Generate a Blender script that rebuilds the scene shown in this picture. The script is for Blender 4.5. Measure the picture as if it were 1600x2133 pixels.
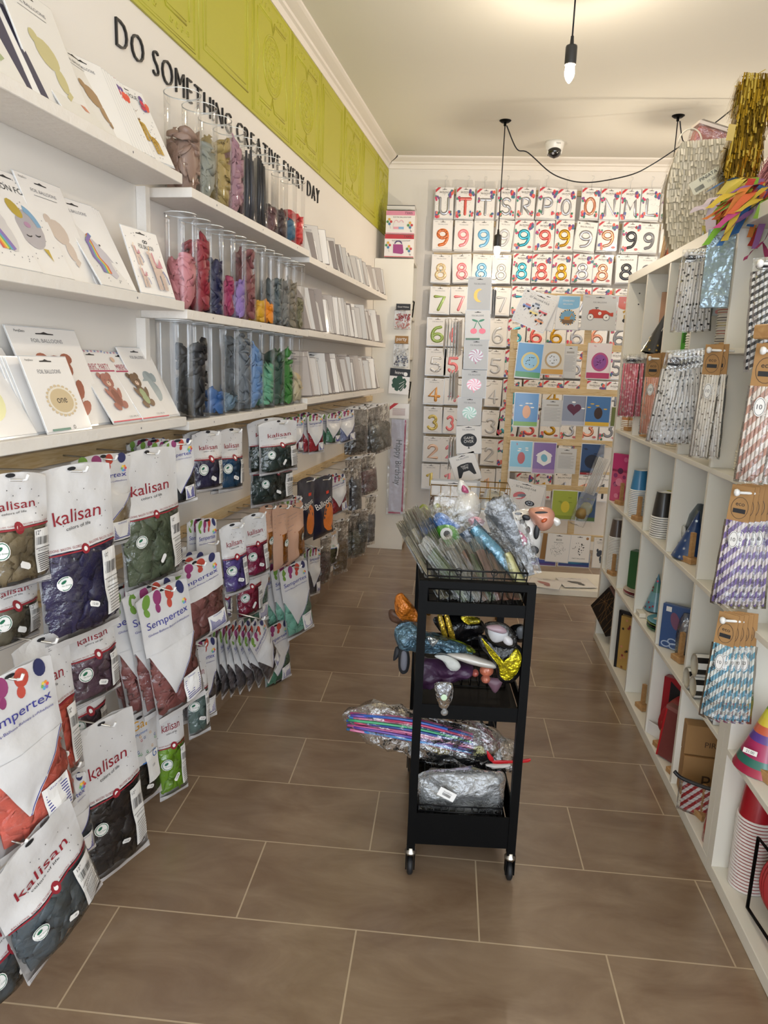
import bpy, math, random
from mathutils import Vector, Matrix, noise
for _o in list(bpy.data.objects): bpy.data.objects.remove(_o, do_unlink=True)
scn = bpy.context.scene; COL = scn.collection
R = math.radians; PI = math.pi; TAU = 2*PI
# ------------------------------------------------------------------ camera
F, YAW, PITCH, ROLL, HC = 1528.66, -0.0977612, 0.1987140, 0.0367636, 1.36434
cy, sy, cp, sp, cr, sr = math.cos(YAW), math.sin(YAW), math.cos(PITCH), math.sin(PITCH), math.cos(ROLL), math.sin(ROLL)
fw = Vector((sy*cp, cy*cp, -sp)); rt0 = Vector((cy, -sy, 0)); up0 = rt0.cross(fw)
rt = cr*rt0+sr*up0; up = -sr*rt0+cr*up0
CAM = Vector((0, 0, HC))
cd = bpy.data.cameras.new('camera'); cam = bpy.data.objects.new('camera', cd); COL.objects.link(cam)
cd.sensor_fit = 'HORIZONTAL'; cd.sensor_width = 36; cd.lens = F*36/1600; cd.clip_start = 0.05
cam.matrix_world = Matrix(((rt.x, up.x, -fw.x, 0), (rt.y, up.y, -fw.y, 0), (rt.z, up.z, -fw.z, HC), (0, 0, 0, 1)))
scn.camera = cam
def ray(px, py): return rt*((px-800)/F)-up*((py-1066.5)/F)+fw
def at(px, py, X=None, Y=None, Z=None):
    d = ray(px, py)
    k = X/d.x if X is not None else Y/d.y if Y is not None else (Z-HC)/d.z
    return CAM+d*k
def proj(P):
    d = Vector(P)-CAM; z = d.dot(fw)
    return (800+F*d.dot(rt)/z, 1066.5-F*d.dot(up)/z)
# left wall frame: s along the wall (away), t out of it, z up
_a = math.atan(.0867); U = Vector((math.sin(_a), math.cos(_a), 0)); N = Vector((math.cos(_a), -math.sin(_a), 0)); ZU = Vector((0, 0, 1))
P0 = Vector((-.752, 4.26, 0))
def LP(s, t, z): return P0+U*s+N*t+ZU*z
def atL(px, py, t=0.0):
    d = ray(px, py); k = (t-(CAM-P0).dot(N))/d.dot(N); P = CAM+d*k
    return ((P-P0).dot(U), P.z)
# ------------------------------------------------------------------ view, world, lights
vs = scn.view_settings
vs.view_transform = 'Standard'; vs.look = 'None'; vs.gamma = 1; vs.use_curve_mapping = False; vs.exposure = 1.32
w = bpy.data.worlds.new('world'); scn.world = w; w.use_nodes = True
w.node_tree.nodes['Background'].inputs[0].default_value = (.82, .90, 1, 1); w.node_tree.nodes['Background'].inputs[1].default_value = 1.6
def area(name, loc, rot, sx, sy_, power, color):
    l = bpy.data.lights.new(name, 'AREA'); l.shape = 'RECTANGLE'; l.size = sx; l.size_y = sy_; l.energy = power; l.color = color
    o = bpy.data.objects.new(name, l); COL.objects.link(o); o.location = loc; o.rotation_euler = rot; return o
# daylight through the shop window and door behind the photographer
area('window_daylight', (-.85, -2.3, 1.6), (R(90), 0, 0), .7, 1.9, 7, (.80, .90, 1)); area('door_daylight', (1.5, -2.3, 1.6), (R(90), 0, 0), 1.3, 1.9, 13, (.80, .90, 1))
def bulb_light(name, loc, power, color=(1, .89, .74), r=.02):
    l = bpy.data.lights.new(name, 'POINT'); l.energy = power; l.color = color; l.shadow_soft_size = r
    o = bpy.data.objects.new(name, l); COL.objects.link(o); o.location = loc; return o
# ------------------------------------------------------------------ materials
def lin(h):
    h = h.lstrip('#'); c = [int(h[i:i+2], 16)/255 for i in (0, 2, 4)]
    return tuple(x/12.92 if x <= .04045 else ((x+.055)/1.055)**2.4 for x in c)+(1,)
_m = {}
def C(hexc, rough=.5, metal=0., coat=0., bump=0., bscale=200., var=0., vscale=8., name=None, bd=.01, spec=.5):
    k = (hexc, rough, metal, coat, bump, bscale, var, vscale, bd, spec)
    if k in _m: return _m[k]
    m = bpy.data.materials.new(name or 'paint_'+hexc.strip('#')); m.use_nodes = True; nt = m.node_tree; b = nt.nodes['Principled BSDF']
    col = lin(hexc)
    b.inputs['Base Color'].default_value = col; b.inputs['Roughness'].default_value = rough; b.inputs['Metallic'].default_value = metal
    if coat: b.inputs['Coat Weight'].default_value = coat; b.inputs['Coat Roughness'].default_value = .12
    if var or bump:
        tc = nt.nodes.new('ShaderNodeTexCoord')
    if var:
        nz = nt.nodes.new('ShaderNodeTexNoise'); nz.inputs['Scale'].default_value = vscale; nz.inputs['Detail'].default_value = 4
        nt.links.new(tc.outputs['Object'], nz.inputs['Vector'])
        mx = nt.nodes.new('ShaderNodeMix'); mx.data_type = 'RGBA'
        mx.inputs[6].default_value = tuple(c*(1-var) for c in col[:3])+(1,); mx.inputs[7].default_value = tuple(min(1, c*(1+var)) for c in col[:3])+(1,)
        nt.links.new(nz.outputs['Fac'], mx.inputs[0]); nt.links.new(mx.outputs[2], b.inputs['Base Color'])
    if bump:
        nz = nt.nodes.new('ShaderNodeTexNoise'); nz.inputs['Scale'].default_value = bscale; nz.inputs['Detail'].default_value = 3
        nt.links.new(tc.outputs['Object'], nz.inputs['Vector'])
        bp = nt.nodes.new('ShaderNodeBump'); bp.inputs['Strength'].default_value = bump; bp.inputs['Distance'].default_value = bd
        nt.links.new(nz.outputs['Fac'], bp.inputs['Height']); nt.links.new(bp.outputs[0], b.inputs['Normal'])
    b.inputs['Specular IOR Level'].default_value = spec
    _m[k] = m; return m
def objcolor(name, rough=.45, metal=0., bump=.0, bscale=60, sheen=0.):
    m = bpy.data.materials.new(name); m.use_nodes = True; nt = m.node_tree; b = nt.nodes['Principled BSDF']
    oi = nt.nodes.new('ShaderNodeObjectInfo'); nt.links.new(oi.outputs['Color'], b.inputs['Base Color'])
    b.inputs['Roughness'].default_value = rough; b.inputs['Metallic'].default_value = metal
    if bump:
        tc = nt.nodes.new('ShaderNodeTexCoord'); nz = nt.nodes.new('ShaderNodeTexNoise'); nz.inputs['Scale'].default_value = bscale
        nt.links.new(tc.outputs['Object'], nz.inputs['Vector']); bp = nt.nodes.new('ShaderNodeBump'); bp.inputs['Strength'].default_value = bump; bp.inputs['Distance'].default_value = .01
        nt.links.new(nz.outputs['Fac'], bp.inputs['Height']); nt.links.new(bp.outputs[0], b.inputs['Normal'])
    return m
LATEX = objcolor('latex', .42, 0, .12, 90)
def filmmat(name, base=.05, rough=.08, bump=.5, bscale=25, tint=(1, 1, 1, 1), milky=0., fk=.85):
    m = bpy.data.materials.new(name); m.use_nodes = True; nt = m.node_tree; nt.nodes.remove(nt.nodes['Principled BSDF'])
    out = nt.nodes['Material Output']; tr = nt.nodes.new('ShaderNodeBsdfTransparent'); tr.inputs[0].default_value = tint
    gl = nt.nodes.new('ShaderNodeBsdfGlossy'); gl.inputs['Roughness'].default_value = rough
    lw = nt.nodes.new('ShaderNodeFresnel'); lw.inputs[0].default_value = 1.45
    ad = nt.nodes.new('ShaderNodeMath'); ad.operation = 'MULTIPLY_ADD'; ad.inputs[1].default_value = fk; ad.inputs[2].default_value = base
    nt.links.new(lw.outputs[0], ad.inputs[0])
    mx = nt.nodes.new('ShaderNodeMixShader'); nt.links.new(ad.outputs[0], mx.inputs[0]); nt.links.new(tr.outputs[0], mx.inputs[1]); nt.links.new(gl.outputs[0], mx.inputs[2])
    last = mx
    if milky:
        df = nt.nodes.new('ShaderNodeBsdfDiffuse'); df.inputs[0].default_value = (.8, .8, .8, 1); m2 = nt.nodes.new('ShaderNodeMixShader'); m2.inputs[0].default_value = milky
        nt.links.new(mx.outputs[0], m2.inputs[1]); nt.links.new(df.outputs[0], m2.inputs[2]); last = m2
    nt.links.new(last.outputs[0], out.inputs[0])
    if bump:
        tc = nt.nodes.new('ShaderNodeTexCoord'); nz = nt.nodes.new('ShaderNodeTexNoise'); nz.inputs['Scale'].default_value = bscale; nz.inputs['Detail'].default_value = 4
        nt.links.new(tc.outputs['Object'], nz.inputs['Vector']); bp = nt.nodes.new('ShaderNodeBump'); bp.inputs['Strength'].default_value = bump; bp.inputs['Distance'].default_value = .02
        nt.links.new(nz.outputs['Fac'], bp.inputs['Height']); nt.links.new(bp.outputs[0], gl.inputs['Normal']); nt.links.new(bp.outputs[0], lw.inputs['Normal'])
    return m
FILM = filmmat('clear_film', .05, .12, .7, 30)
MILK = filmmat('hazy_film', .05, .18, .8, 22, milky=.06)
SHINY = filmmat('shiny_film', .15, .12, 1., 24, milky=.02)
ACRYL = filmmat('clear_acrylic', .012, .03, 0, milky=.002, fk=.4)
def wood(name, c1, c2, scale=(3, 3, 40), rough=.5, dist=2.):
    m = bpy.data.materials.new(name); m.use_nodes = True; nt = m.node_tree; b = nt.nodes['Principled BSDF']; b.inputs['Roughness'].default_value = rough
    tc = nt.nodes.new('ShaderNodeTexCoord'); mp = nt.nodes.new('ShaderNodeMapping'); mp.inputs['Scale'].default_value = scale
    nz = nt.nodes.new('ShaderNodeTexNoise'); nz.inputs['Scale'].default_value = 2.5; nz.inputs['Detail'].default_value = 6; nz.inputs['Distortion'].default_value = dist
    cr_ = nt.nodes.new('ShaderNodeValToRGB'); cr_.color_ramp.elements[0].position = .3; cr_.color_ramp.elements[1].position = .7
    cr_.color_ramp.elements[0].color = lin(c1); cr_.color_ramp.elements[1].color = lin(c2)
    nt.links.new(tc.outputs['Object'], mp.inputs[0]); nt.links.new(mp.outputs[0], nz.inputs['Vector']); nt.links.new(nz.outputs['Fac'], cr_.inputs[0]); nt.links.new(cr_.outputs[0], b.inputs['Base Color'])
    return m
PINE = wood('pine_wood', '#c9a873', '#e0caa0', (3, 3, 30))
BEECH = wood('beech_wood', '#a87c4e', '#c39a68', (8, 8, 20))
WHITEWOOD = C('#e4ded6', .55, bump=.25, bscale=40, var=.04, vscale=6, name='white_painted_pine')
WALLM = C('#e6e0d8', .85, bump=.08, bscale=18, var=.02, vscale=2, name='white_plaster')
CEILM = C('#e5e1d5', .9, bump=.06, bscale=9, var=.025, vscale=1.3, name='ceiling_plaster')
KAL = C('#e9e4d8', .42, var=.01, name='white_laminate')
BLACKM = C('#030303', .5, spec=.12, name='black_powder_coat')
GREENM = C("#b7b23a", .45, var=.03, vscale=1.5, name='lime_green_paint')
CROWNM = C('#ebe3d8', .6, name='white_moulding')
STEEL = C('#b8b4ac', .3, 1, name='zinc_steel')
WHITEP = C('#e9e6e2', .35, name='white_card'); WHITEG = C('#d2cfcd', .25, coat=.4, bump=.15, bscale=45, name='white_bag_plastic')
INK = C('#1c1c20', .5); KRED = C('#8c1f2b', .5); SBLUE = C('#3a3a8a', .5); GREY = C('#77767a', .5); KRAFT = C('#a27a4c', .8, var=.06, vscale=30, name='kraft_card')
# ------------------------------------------------------------------ mesh builder
_txt = {}
def text2d(s, off=0.):
    key = (s, off)
    if key in _txt: return _txt[key]
    cu = bpy.data.curves.new('t', 'FONT'); cu.body = s; cu.resolution_u = 3; cu.offset = off; cu.fill_mode = 'FRONT' if hasattr(cu, 'fill_mode') else cu.fill_mode
    o = bpy.data.objects.new('t', cu); COL.objects.link(o); dg = bpy.context.evaluated_depsgraph_get(); dg.update()
    me = bpy.data.meshes.new_from_object(o.evaluated_get(dg))
    vs_ = [(v.co.x, v.co.y) for v in me.vertices]; fs = [tuple(p.vertices) for p in me.polygons]
    bpy.data.objects.remove(o, do_unlink=True); bpy.data.curves.remove(cu); bpy.data.meshes.remove(me)
    x0 = min(v[0] for v in vs_); x1 = max(v[0] for v in vs_); y0 = min(v[1] for v in vs_); y1 = max(v[1] for v in vs_)
    r = ([(v[0]-x0, v[1]) for v in vs_], fs, x1-x0, y0, y1); _txt[key] = r; return r
class MB:
    def __init__(s): s.V = []; s.F = []; s.FM = []; s.S = []; s.mats = []; s.lay = 0; s.warp = None; s.th = 0
    def mi(s, m):
        if m not in s.mats: s.mats.append(m)
        return s.mats.index(m)
    def add(s, vs_, fs, m, M=None, smooth=False):
        b = len(s.V); s.V += [tuple(M @ Vector(v)) if M is not None else tuple(v) for v in vs_]; i = s.mi(m)
        for f in fs: s.F.append(tuple(b+k for k in f)); s.FM.append(i); s.S.append(smooth)
    def box(s, a, b, m, M=None, bev=0):
        x0, y0, z0 = a; x1, y1, z1 = b
        if bev:
            e = bev; vs_ = []; 
            for z, i in ((z0, e), (z0+e, 0), (z1-e, 0), (z1, e)):
                vs_ += [(x0+i+e*(i == 0 and 0), y0+i, z), (x1-i, y0+i, z), (x1-i, y1-i, z), (x0+i, y1-i, z)]
            fs = [(3, 2, 1, 0), (12, 13, 14, 15)]
            for k in range(3):
                for j in range(4): fs.append((k*4+j, k*4+(j+1) % 4, k*4+4+(j+1) % 4, k*4+4+j))
            s.add(vs_, fs, m, M); return
        s.add([(x0, y0, z0), (x1, y0, z0), (x1, y1, z0), (x0, y1, z0), (x0, y0, z1), (x1, y0, z1), (x1, y1, z1), (x0, y1, z1)],
              [(3, 2, 1, 0), (4, 5, 6, 7), (0, 1, 5, 4), (1, 2, 6, 5), (2, 3, 7, 6), (3, 0, 4, 7)], m, M)
    def tube(s, path, r, m, n=8, closed=False, M=None, cap=True):
        P = [Vector(p) for p in path]; L = len(P); rings = []; prev = None
        for i, p in enumerate(P):
            if closed: t = (P[(i+1) % L]-P[i-1])
            else: t = P[min(i+1, L-1)]-P[max(i-1, 0)]
            t = t.normalized() if t.length > 1e-9 else Vector((0, 0, 1))
            if prev is None: a = t.orthogonal().normalized()
            else:
                a = prev-t*prev.dot(t); a = a.normalized() if a.length > 1e-6 else t.orthogonal().normalized()
            prev = a; b = t.cross(a); rr = r[i] if isinstance(r, (list, tuple)) else r
            rings.append([p+(a*math.cos(TAU*k/n)+b*math.sin(TAU*k/n))*rr for k in range(n)])
        vs_ = [v for q in rings for v in q]; fs = []
        for i in range(L if closed else L-1):
            j = (i+1) % L
            for k in range(n): fs.append((i*n+k, i*n+(k+1) % n, j*n+(k+1) % n, j*n+k))
        if not closed and cap: fs += [tuple(range(n-1, -1, -1)), tuple((L-1)*n+k for k in range(n))]
        s.add(vs_, fs, m, M, True)
    def lathe(s, prof, m, n=24, M=None, smooth=True):
        vs_ = []; fs = []
        for (r, z) in prof: vs_ += [(r*math.cos(TAU*k/n), r*math.sin(TAU*k/n), z) for k in range(n)]
        for i in range(len(prof)-1):
            for k in range(n): fs.append((i*n+k, i*n+(k+1) % n, (i+1)*n+(k+1) % n, (i+1)*n+k))
        if prof[0][0] > 1e-6 and prof[0][0] < .0: pass
        s.add(vs_, fs, m, M, smooth)
    def disk3(s, r, z, m, n=24, M=None): s.add([(r*math.cos(TAU*k/n), r*math.sin(TAU*k/n), z) for k in range(n)], [tuple(range(n))], m, M)
    # ---- printed decals, local x right, z up, front at -y
    def _y(s, x, z):
        s_ = -(s.th/2+.0002+.00018*s.lay)
        return (s.warp(x, z)-.0004-.0002*s.lay) if s.warp else s_
    def dec(s, pts, fs, m, smooth=False): s.add([(x, s._y(x, z), z) for x, z in pts], fs, m, None, smooth)
    def poly(s, pts, m): s.lay += 1; s.dec(pts, [tuple(range(len(pts)))], m)
    def rect(s, x0, z0, x1, z1, m, nx=1, nz=1):
        s.lay += 1
        if s.warp: nx = max(nx, 6); nz = max(nz, 5)
        pts = [(x0+(x1-x0)*i/nx, z0+(z1-z0)*j/nz) for j in range(nz+1) for i in range(nx+1)]
        s.dec(pts, [(j*(nx+1)+i, j*(nx+1)+i+1, (j+1)*(nx+1)+i+1, (j+1)*(nx+1)+i) for j in range(nz) for i in range(nx)], m)
    def disc(s, cx, cz, rx, m, rz=None, n=12, rot=0, newlay=True):
        if newlay: s.lay += 1
        rz = rz or rx; c, d = math.cos(rot), math.sin(rot)
        pts = []
        for k in range(n):
            a, b = rx*math.cos(TAU*k/n), rz*math.sin(TAU*k/n); pts.append((cx+a*c-b*d, cz+a*d+b*c))
        s.dec(pts, [tuple(range(n))], m)
    def line(s, pts, r, m, closed=False, newlay=True):
        if newlay: s.lay += 1
        L = len(pts); vs_ = []
        for i in range(L):
            a = pts[(i-1) % L] if closed else pts[max(i-1, 0)]; b = pts[(i+1) % L] if closed else pts[min(i+1, L-1)]
            dx, dz = b[0]-a[0], b[1]-a[1]; l = math.hypot(dx, dz) or 1
            vs_ += [(pts[i][0]+dz/l*r, pts[i][1]-dx/l*r), (pts[i][0]-dz/l*r, pts[i][1]+dx/l*r)]
        n = L if closed else L-1
        s.dec(vs_, [(2*i, 2*((i+1) % L), 2*((i+1) % L)+1, 2*i+1) for i in range(n)], m)
    def puff(s, pts, r, m, h=.35, closed=False, k=6):
        """embossed rounded stroke"""
        s.lay += 1; L = len(pts); y0 = s._y(*pts[0]); vs_ = []
        def off(i):
            a = pts[(i-1) % L] if closed else pts[max(i-1, 0)]; b = pts[(i+1) % L] if closed else pts[min(i+1, L-1)]
            dx, dz = b[0]-a[0], b[1]-a[1]; l = math.hypot(dx, dz) or 1; return dz/l, -dx/l
        ids = list(range(L))
        prof = [(math.cos(PI*j/k), math.sin(PI*j/k)) for j in range(k+1)]
        for i in ids:
            ox, oz = off(i); rr = r
            for c_, s_ in prof: vs_.append((pts[i][0]+ox*rr*c_, y0-s_*rr*h, pts[i][1]+oz*rr*c_))
        if not closed:
            for e, sg in ((0, -1), (L-1, 1)):
                pass
        n = L if closed else L-1; fs = []
        for i in range(n):
            j = (i+1) % L
            for q in range(k): fs.append((i*(k+1)+q, j*(k+1)+q, j*(k+1)+q+1, i*(k+1)+q+1))
        s.add(vs_, fs, m, None, True)
        if not closed:
            for e in (0, L-1):
                cx, cz = pts[e]; vv = [(cx, y0-r*h, cz)]; ff = []
                for a in range(13):
                    for q, (rr, hh) in enumerate(((.7, .7), (1, 0))): vv.append((cx+r*rr*math.cos(TAU*a/12), y0-r*h*hh, cz+r*rr*math.sin(TAU*a/12)))
                for a in range(12): ff += [(0, 1+2*a, 3+2*a), (1+2*a, 2+2*a, 4+2*a, 3+2*a)]
                s.add(vv, ff, m, None, True)
    def text(s, t, cx, cz, m, width=None, height=None, rot=0, xs=1.):
        s.lay += 1; vs_, fs, tw, y0, y1 = text2d(t)
        k = width/tw if width else height/(y1-y0); kx = k*xs
        if width and height: kx = width/tw; k = height/(y1-y0)
        c, d = math.cos(rot), math.sin(rot); pts = []
        for x, y in vs_:
            a, b = (x-tw/2)*kx, (y-(y0+y1)/2)*k; pts.append((cx+a*c-b*d, cz+a*d+b*c))
        s.dec(pts, fs, m)
    def mesh(s, name):
        me = bpy.data.meshes.new(name); me.from_pydata(s.V, [], s.F)
        for m in s.mats: me.materials.append(m)
        me.polygons.foreach_set('material_index', s.FM); me.polygons.foreach_set('use_smooth', s.S); me.update(); return me
def tag(o, label=None, cat=None, group=None, kind=None):
    if label: o['label'] = label
    if cat: o['category'] = cat
    if group: o['group'] = group
    if kind: o['kind'] = kind
    return o
def link(name, data, parent=None, M=None, color=None):
    if isinstance(data, MB): data = data.mesh(name)
    o = bpy.data.objects.new(name, data); COL.objects.link(o)
    if parent is not None: o.parent = parent
    if M is not None: o.matrix_world = M
    if color: o.color = lin(color)
    return o
def thing(name, label, cat, M, group=None):
    o = link(name, None, None, M); o.empty_display_size = .03; return tag(o, label, cat, group)
def struct(name, mb, M=None): return tag(link(name, mb, None, M), kind='structure')
def frame(P, right, yaw=0, lean=0, roll=0):
    right = Vector(right).normalized(); back = ZU.cross(right)
    B = Matrix(((right.x, back.x, 0, P[0]), (right.y, back.y, 0, P[1]), (0, 0, 1, P[2]), (0, 0, 0, 1)))
    return B @ Matrix.Rotation(yaw, 4, 'Z') @ Matrix.Rotation(-lean, 4, 'X') @ Matrix.Rotation(roll, 4, 'Y')
RX = Vector((1, 0, 0)); RR = Vector((0, -1, 0))
def T(x=0, y=0, z=0): return Matrix.Translation((x, y, z))
def rotm(a, ax): return Matrix.Rotation(a, 4, ax)
def fitwh(P, right, x0, x1, y0, y1, yaw=0):
    r = (Matrix.Rotation(yaw, 3, 'Z') @ Vector(right)); a = proj(P-r*.05); b = proj(P+r*.05); c = proj(P+ZU*.05); d = proj(P-ZU*.05)
    return abs(x1-x0)/max(abs(b[0]-a[0]), 1e-3)*.1, abs(y1-y0)/abs(d[1]-c[1])*.1
exec_parts = True
# ================================================================== ROOM
YB = 5.70; XW = 3.0; ZC = 2.83; YF = -2.4
def leftx(y, t=0): return (P0+N*t).x+(y-(P0+N*t).y)*U.x/U.y
def tilemat():
    m = bpy.data.materials.new('brown_porcelain_tile'); m.use_nodes = True; nt = m.node_tree; b = nt.nodes['Principled BSDF']
    geo = nt.nodes.new('ShaderNodeTexCoord'); mp = nt.nodes.new('ShaderNodeMapping'); mp.vector_type = 'POINT'
    mp.inputs['Rotation'].default_value = (0, 0, -.0155); nt.links.new(geo.outputs['Object'], mp.inputs[0])
    br = nt.nodes.new('ShaderNodeTexBrick'); br.offset = .5; br.inputs['Scale'].default_value = 1; br.inputs['Mortar Size'].default_value = .0022
    br.inputs['Brick Width'].default_value = .602; br.inputs['Row Height'].default_value = .3015; br.inputs['Mortar Smooth'].default_value = .1
    br.inputs['Color1'].default_value = (0, 0, 0, 1); br.inputs['Color2'].default_value = (1, 1, 1, 1); br.inputs['Mortar'].default_value = (.5, .5, .5, 1)
    nt.links.new(mp.outputs[0], br.inputs['Vector'])
    n1 = nt.nodes.new('ShaderNodeTexNoise'); n1.inputs['Scale'].default_value = 5; n1.inputs['Detail'].default_value = 8; n1.inputs['Roughness'].default_value = .6; n1.inputs['Distortion'].default_value = .6
    mp2 = nt.nodes.new('ShaderNodeMapping'); mp2.inputs['Scale'].default_value = (.7, 1.6, 1); nt.links.new(geo.outputs['Object'], mp2.inputs[0]); nt.links.new(mp2.outputs[0], n1.inputs['Vector'])
    ramp = nt.nodes.new('ShaderNodeValToRGB'); ramp.color_ramp.elements[0].position = .3; ramp.color_ramp.elements[1].position = .72
    ramp.color_ramp.elements[0].color = lin('#735c48'); ramp.color_ramp.elements[1].color = lin('#927c65')
    nt.links.new(n1.outputs['Fac'], ramp.inputs[0])
    hs = nt.nodes.new('ShaderNodeHueSaturation'); nt.links.new(ramp.outputs[0], hs.inputs['Color'])
    mr = nt.nodes.new('ShaderNodeMapRange'); mr.inputs[3].default_value = .95; mr.inputs[4].default_value = 1.05; nt.links.new(br.outputs['Color'], mr.inputs[0]); nt.links.new(mr.outputs[0], hs.inputs['Value'])
    mx = nt.nodes.new('ShaderNodeMix'); mx.data_type = 'RGBA'; mx.inputs[7].default_value = lin('#b5a084'); nt.links.new(br.outputs['Fac'], mx.inputs[0]); nt.links.new(hs.outputs[0], mx.inputs[6])
    nt.links.new(mx.outputs[2], b.inputs['Base Color']); b.inputs['Roughness'].default_value = .42
    rr = nt.nodes.new('ShaderNodeMapRange'); rr.inputs[3].default_value = .25; rr.inputs[4].default_value = .27; b.inputs['Specular IOR Level'].default_value = .8; nt.links.new(n1.outputs['Fac'], rr.inputs[0]); nt.links.new(rr.outputs[0], b.inputs['Roughness'])
    bp = nt.nodes.new('ShaderNodeBump'); bp.invert = True; bp.inputs['Strength'].default_value = .5; bp.inputs['Distance'].default_value = .002; nt.links.new(br.outputs['Fac'], bp.inputs['Height']); nt.links.new(bp.outputs[0], b.inputs['Normal'])
    return m
TILE = tilemat()
# floor object placed so that the tile joints fall where the photo shows them
FO = Vector((-.785+.0155*0, 1.545, 0))
mb = MB(); mb.add([(-1.35-FO.x, YF-FO.y, 0), (XW-FO.x, YF-FO.y, 0), (XW-FO.x, YB-FO.y, 0), (-1.35-FO.x, YB-FO.y, 0)], [(0, 1, 2, 3)], TILE); struct('floor', mb, T(*FO))
mb = MB(); mb.add([(-1.4, YF, ZC), (XW+.05, YF, ZC), (XW+.05, YB+.05, ZC), (-1.4, YB+.05, ZC)], [(3, 2, 1, 0)], CEILM); struct('ceiling', mb)
mb = MB(); mb.box((-.9, YB, 0), (XW+.06, YB+.06, ZC), WALLM); struct('wall_back', mb)
mb = MB(); mb.box((XW, YF, 0), (XW+.06, YB, ZC), WALLM); struct('wall_right', mb)
ML = Matrix(((U.x, -N.x, 0, P0.x), (U.y, -N.y, 0, P0.y), (0, 0, 1, 0), (0, 0, 0, 1)))   # local x = along wall, -y = out of it
S0, S1 = -6.75, 1.46
mb = MB(); mb.box((S0, 0, 0), (S1, .06, ZC), WALLM); struct('wall_left', mb, ML)
mb = MB(); mb.box((S0, -.011, 0), (S1, -.0003, .085), TILE); struct('baseboard_left', mb, ML)
# green embossed band between the lettering and the crown moulding
mb = MB(); mb.box((S0, -.008, 2.292), (S1, -.0003, 2.765), GREENM)
def rib(pts, r=.004, closed=True):
    mb.tube([(x, -.008, z) for x, z in pts], r, GREENM, 6, closed)
def rrect(a, b, c, d, cut=.0):
    return [(a+cut, c), (b-cut, c), (b, c+cut), (b, d-cut), (b-cut, d), (a+cut, d), (a, d-cut), (a, c+cut)] if cut else [(a, c), (b, c), (b, d), (a, d)]
def ell(cx, cz, rx, rz, n=28): return [(cx+rx*math.cos(TAU*k/n), cz+rz*math.sin(TAU*k/n)) for k in range(n)]
k = 0; s = -3.17; rnd = random.Random(3)
pat = 'OPOPOOPOPO'
while s < 1.4:
    a, b = s+.012, min(s+.458, S1-.005); kind_ = pat[k % len(pat)]
    if b-a > .2:
        rib([(a-.006, 2.3), (a-.006, 2.76)], .003, False)
        if kind_ == 'P':
            rib(rrect(a+.03, b-.03, 2.345, 2.72), .005); rib(rrect(a+.052, b-.052, 2.365, 2.70), .003)
            rib([(a+.03, 2.345), (a+.052, 2.365)], .003, False); rib([(b-.03, 2.72), (b-.052, 2.70)], .003, False)
        else:
            c = (a+b)/2; rib(rrect(a+.01, b-.01, 2.305, 2.752), .003); rib(rrect(a+.018, b-.018, 2.313, 2.744), .002)
            for q in (1, -1):
                zc = 2.528
                rib([(a+.07, zc+q*.165), (c-.02, zc+q*.165), (c, zc+q*.13), (c+.02, zc+q*.165), (b-.07, zc+q*.165)], .004, False)
                rib([(a+.07, zc+q*.155), (c-.026, zc+q*.155), (c, zc+q*.115), (c+.026, zc+q*.155), (b-.07, zc+q*.155)], .002, False)
                for m_ in range(4):     # scrolls
                    for sx in (-1, 1):
                        cx_ = c+sx*(.05+m_*.038); sp_ = [(cx_+(.013-.0016*t_)*math.cos(t_*.9+m_), zc+q*.188+(.012-.0015*t_)*math.sin(t_*.9+m_)*q) for t_ in range(9)]
                        rib(sp_, .0022, False)
            rib([(a+.05, 2.38), (a+.05, 2.48), (a+.075, 2.528), (a+.05, 2.58), (a+.05, 2.68)], .004, False)
            rib([(b-.05, 2.38), (b-.05, 2.48), (b-.075, 2.528), (b-.05, 2.58), (b-.05, 2.68)], .004, False)
            for e in ((.13, .11, .004), (.118, .098, .002), (.085, .07, .003), (.05, .04, .003), (.02, .016, .004)): rib(ell(c, 2.528, e[0]*.85, e[1]), e[2])
            for q in range(20):
                an = TAU*q/20; rib(ell(c+.086*math.cos(an), 2.528+.085*math.sin(an), .008, .008, 6), .002)
                an = TAU*(q+.5)/20
                if q % 2: rib(ell(c+.055*math.cos(an), 2.528+.055*math.sin(an), .007, .007, 6), .002)
    s += .47; k += 1
tag(struct('trim_1', mb, ML), 'lime green embossed wallpaper band along the top of the left wall')
# crown moulding
CP = [(0, 2.758), (.012, 2.758), (.014, 2.775), (.018, 2.785), (.03, 2.79), (.034, 2.8), (.05, 2.806), (.07, 2.815), (.08, 2.822), (.082, ZC), (0, ZC)]
def crown(name, A, B, n_out, cutA=0, cutB=0):
    mb = MB(); A = Vector(A); B = Vector(B); d = (B-A).normalized(); vs_ = []
    for (P, ct) in ((A, cutA), (B, cutB)):
        for (t, z) in CP: vs_.append(P+n_out*t+d*ct*t+ZU*z)
    n = len(CP); mb.add(vs_, [(i, (i+1) % n, n+(i+1) % n, n+i) for i in range(n)], CROWNM); struct(name, mb)
Lc = LP(1.44, 0, 0)
crown('trim_2', LP(S0, 0, 0), (leftx(YB), YB, 0), N, 0, -1.0)
crown('trim_3', (leftx(YB), YB, 0), (XW, YB, 0), Vector((0, -1, 0)), 1.0, -1)
crown('trim_4', (XW, YB, 0), (XW, YF, 0), Vector((-1, 0, 0)), 1, 0)
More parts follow.
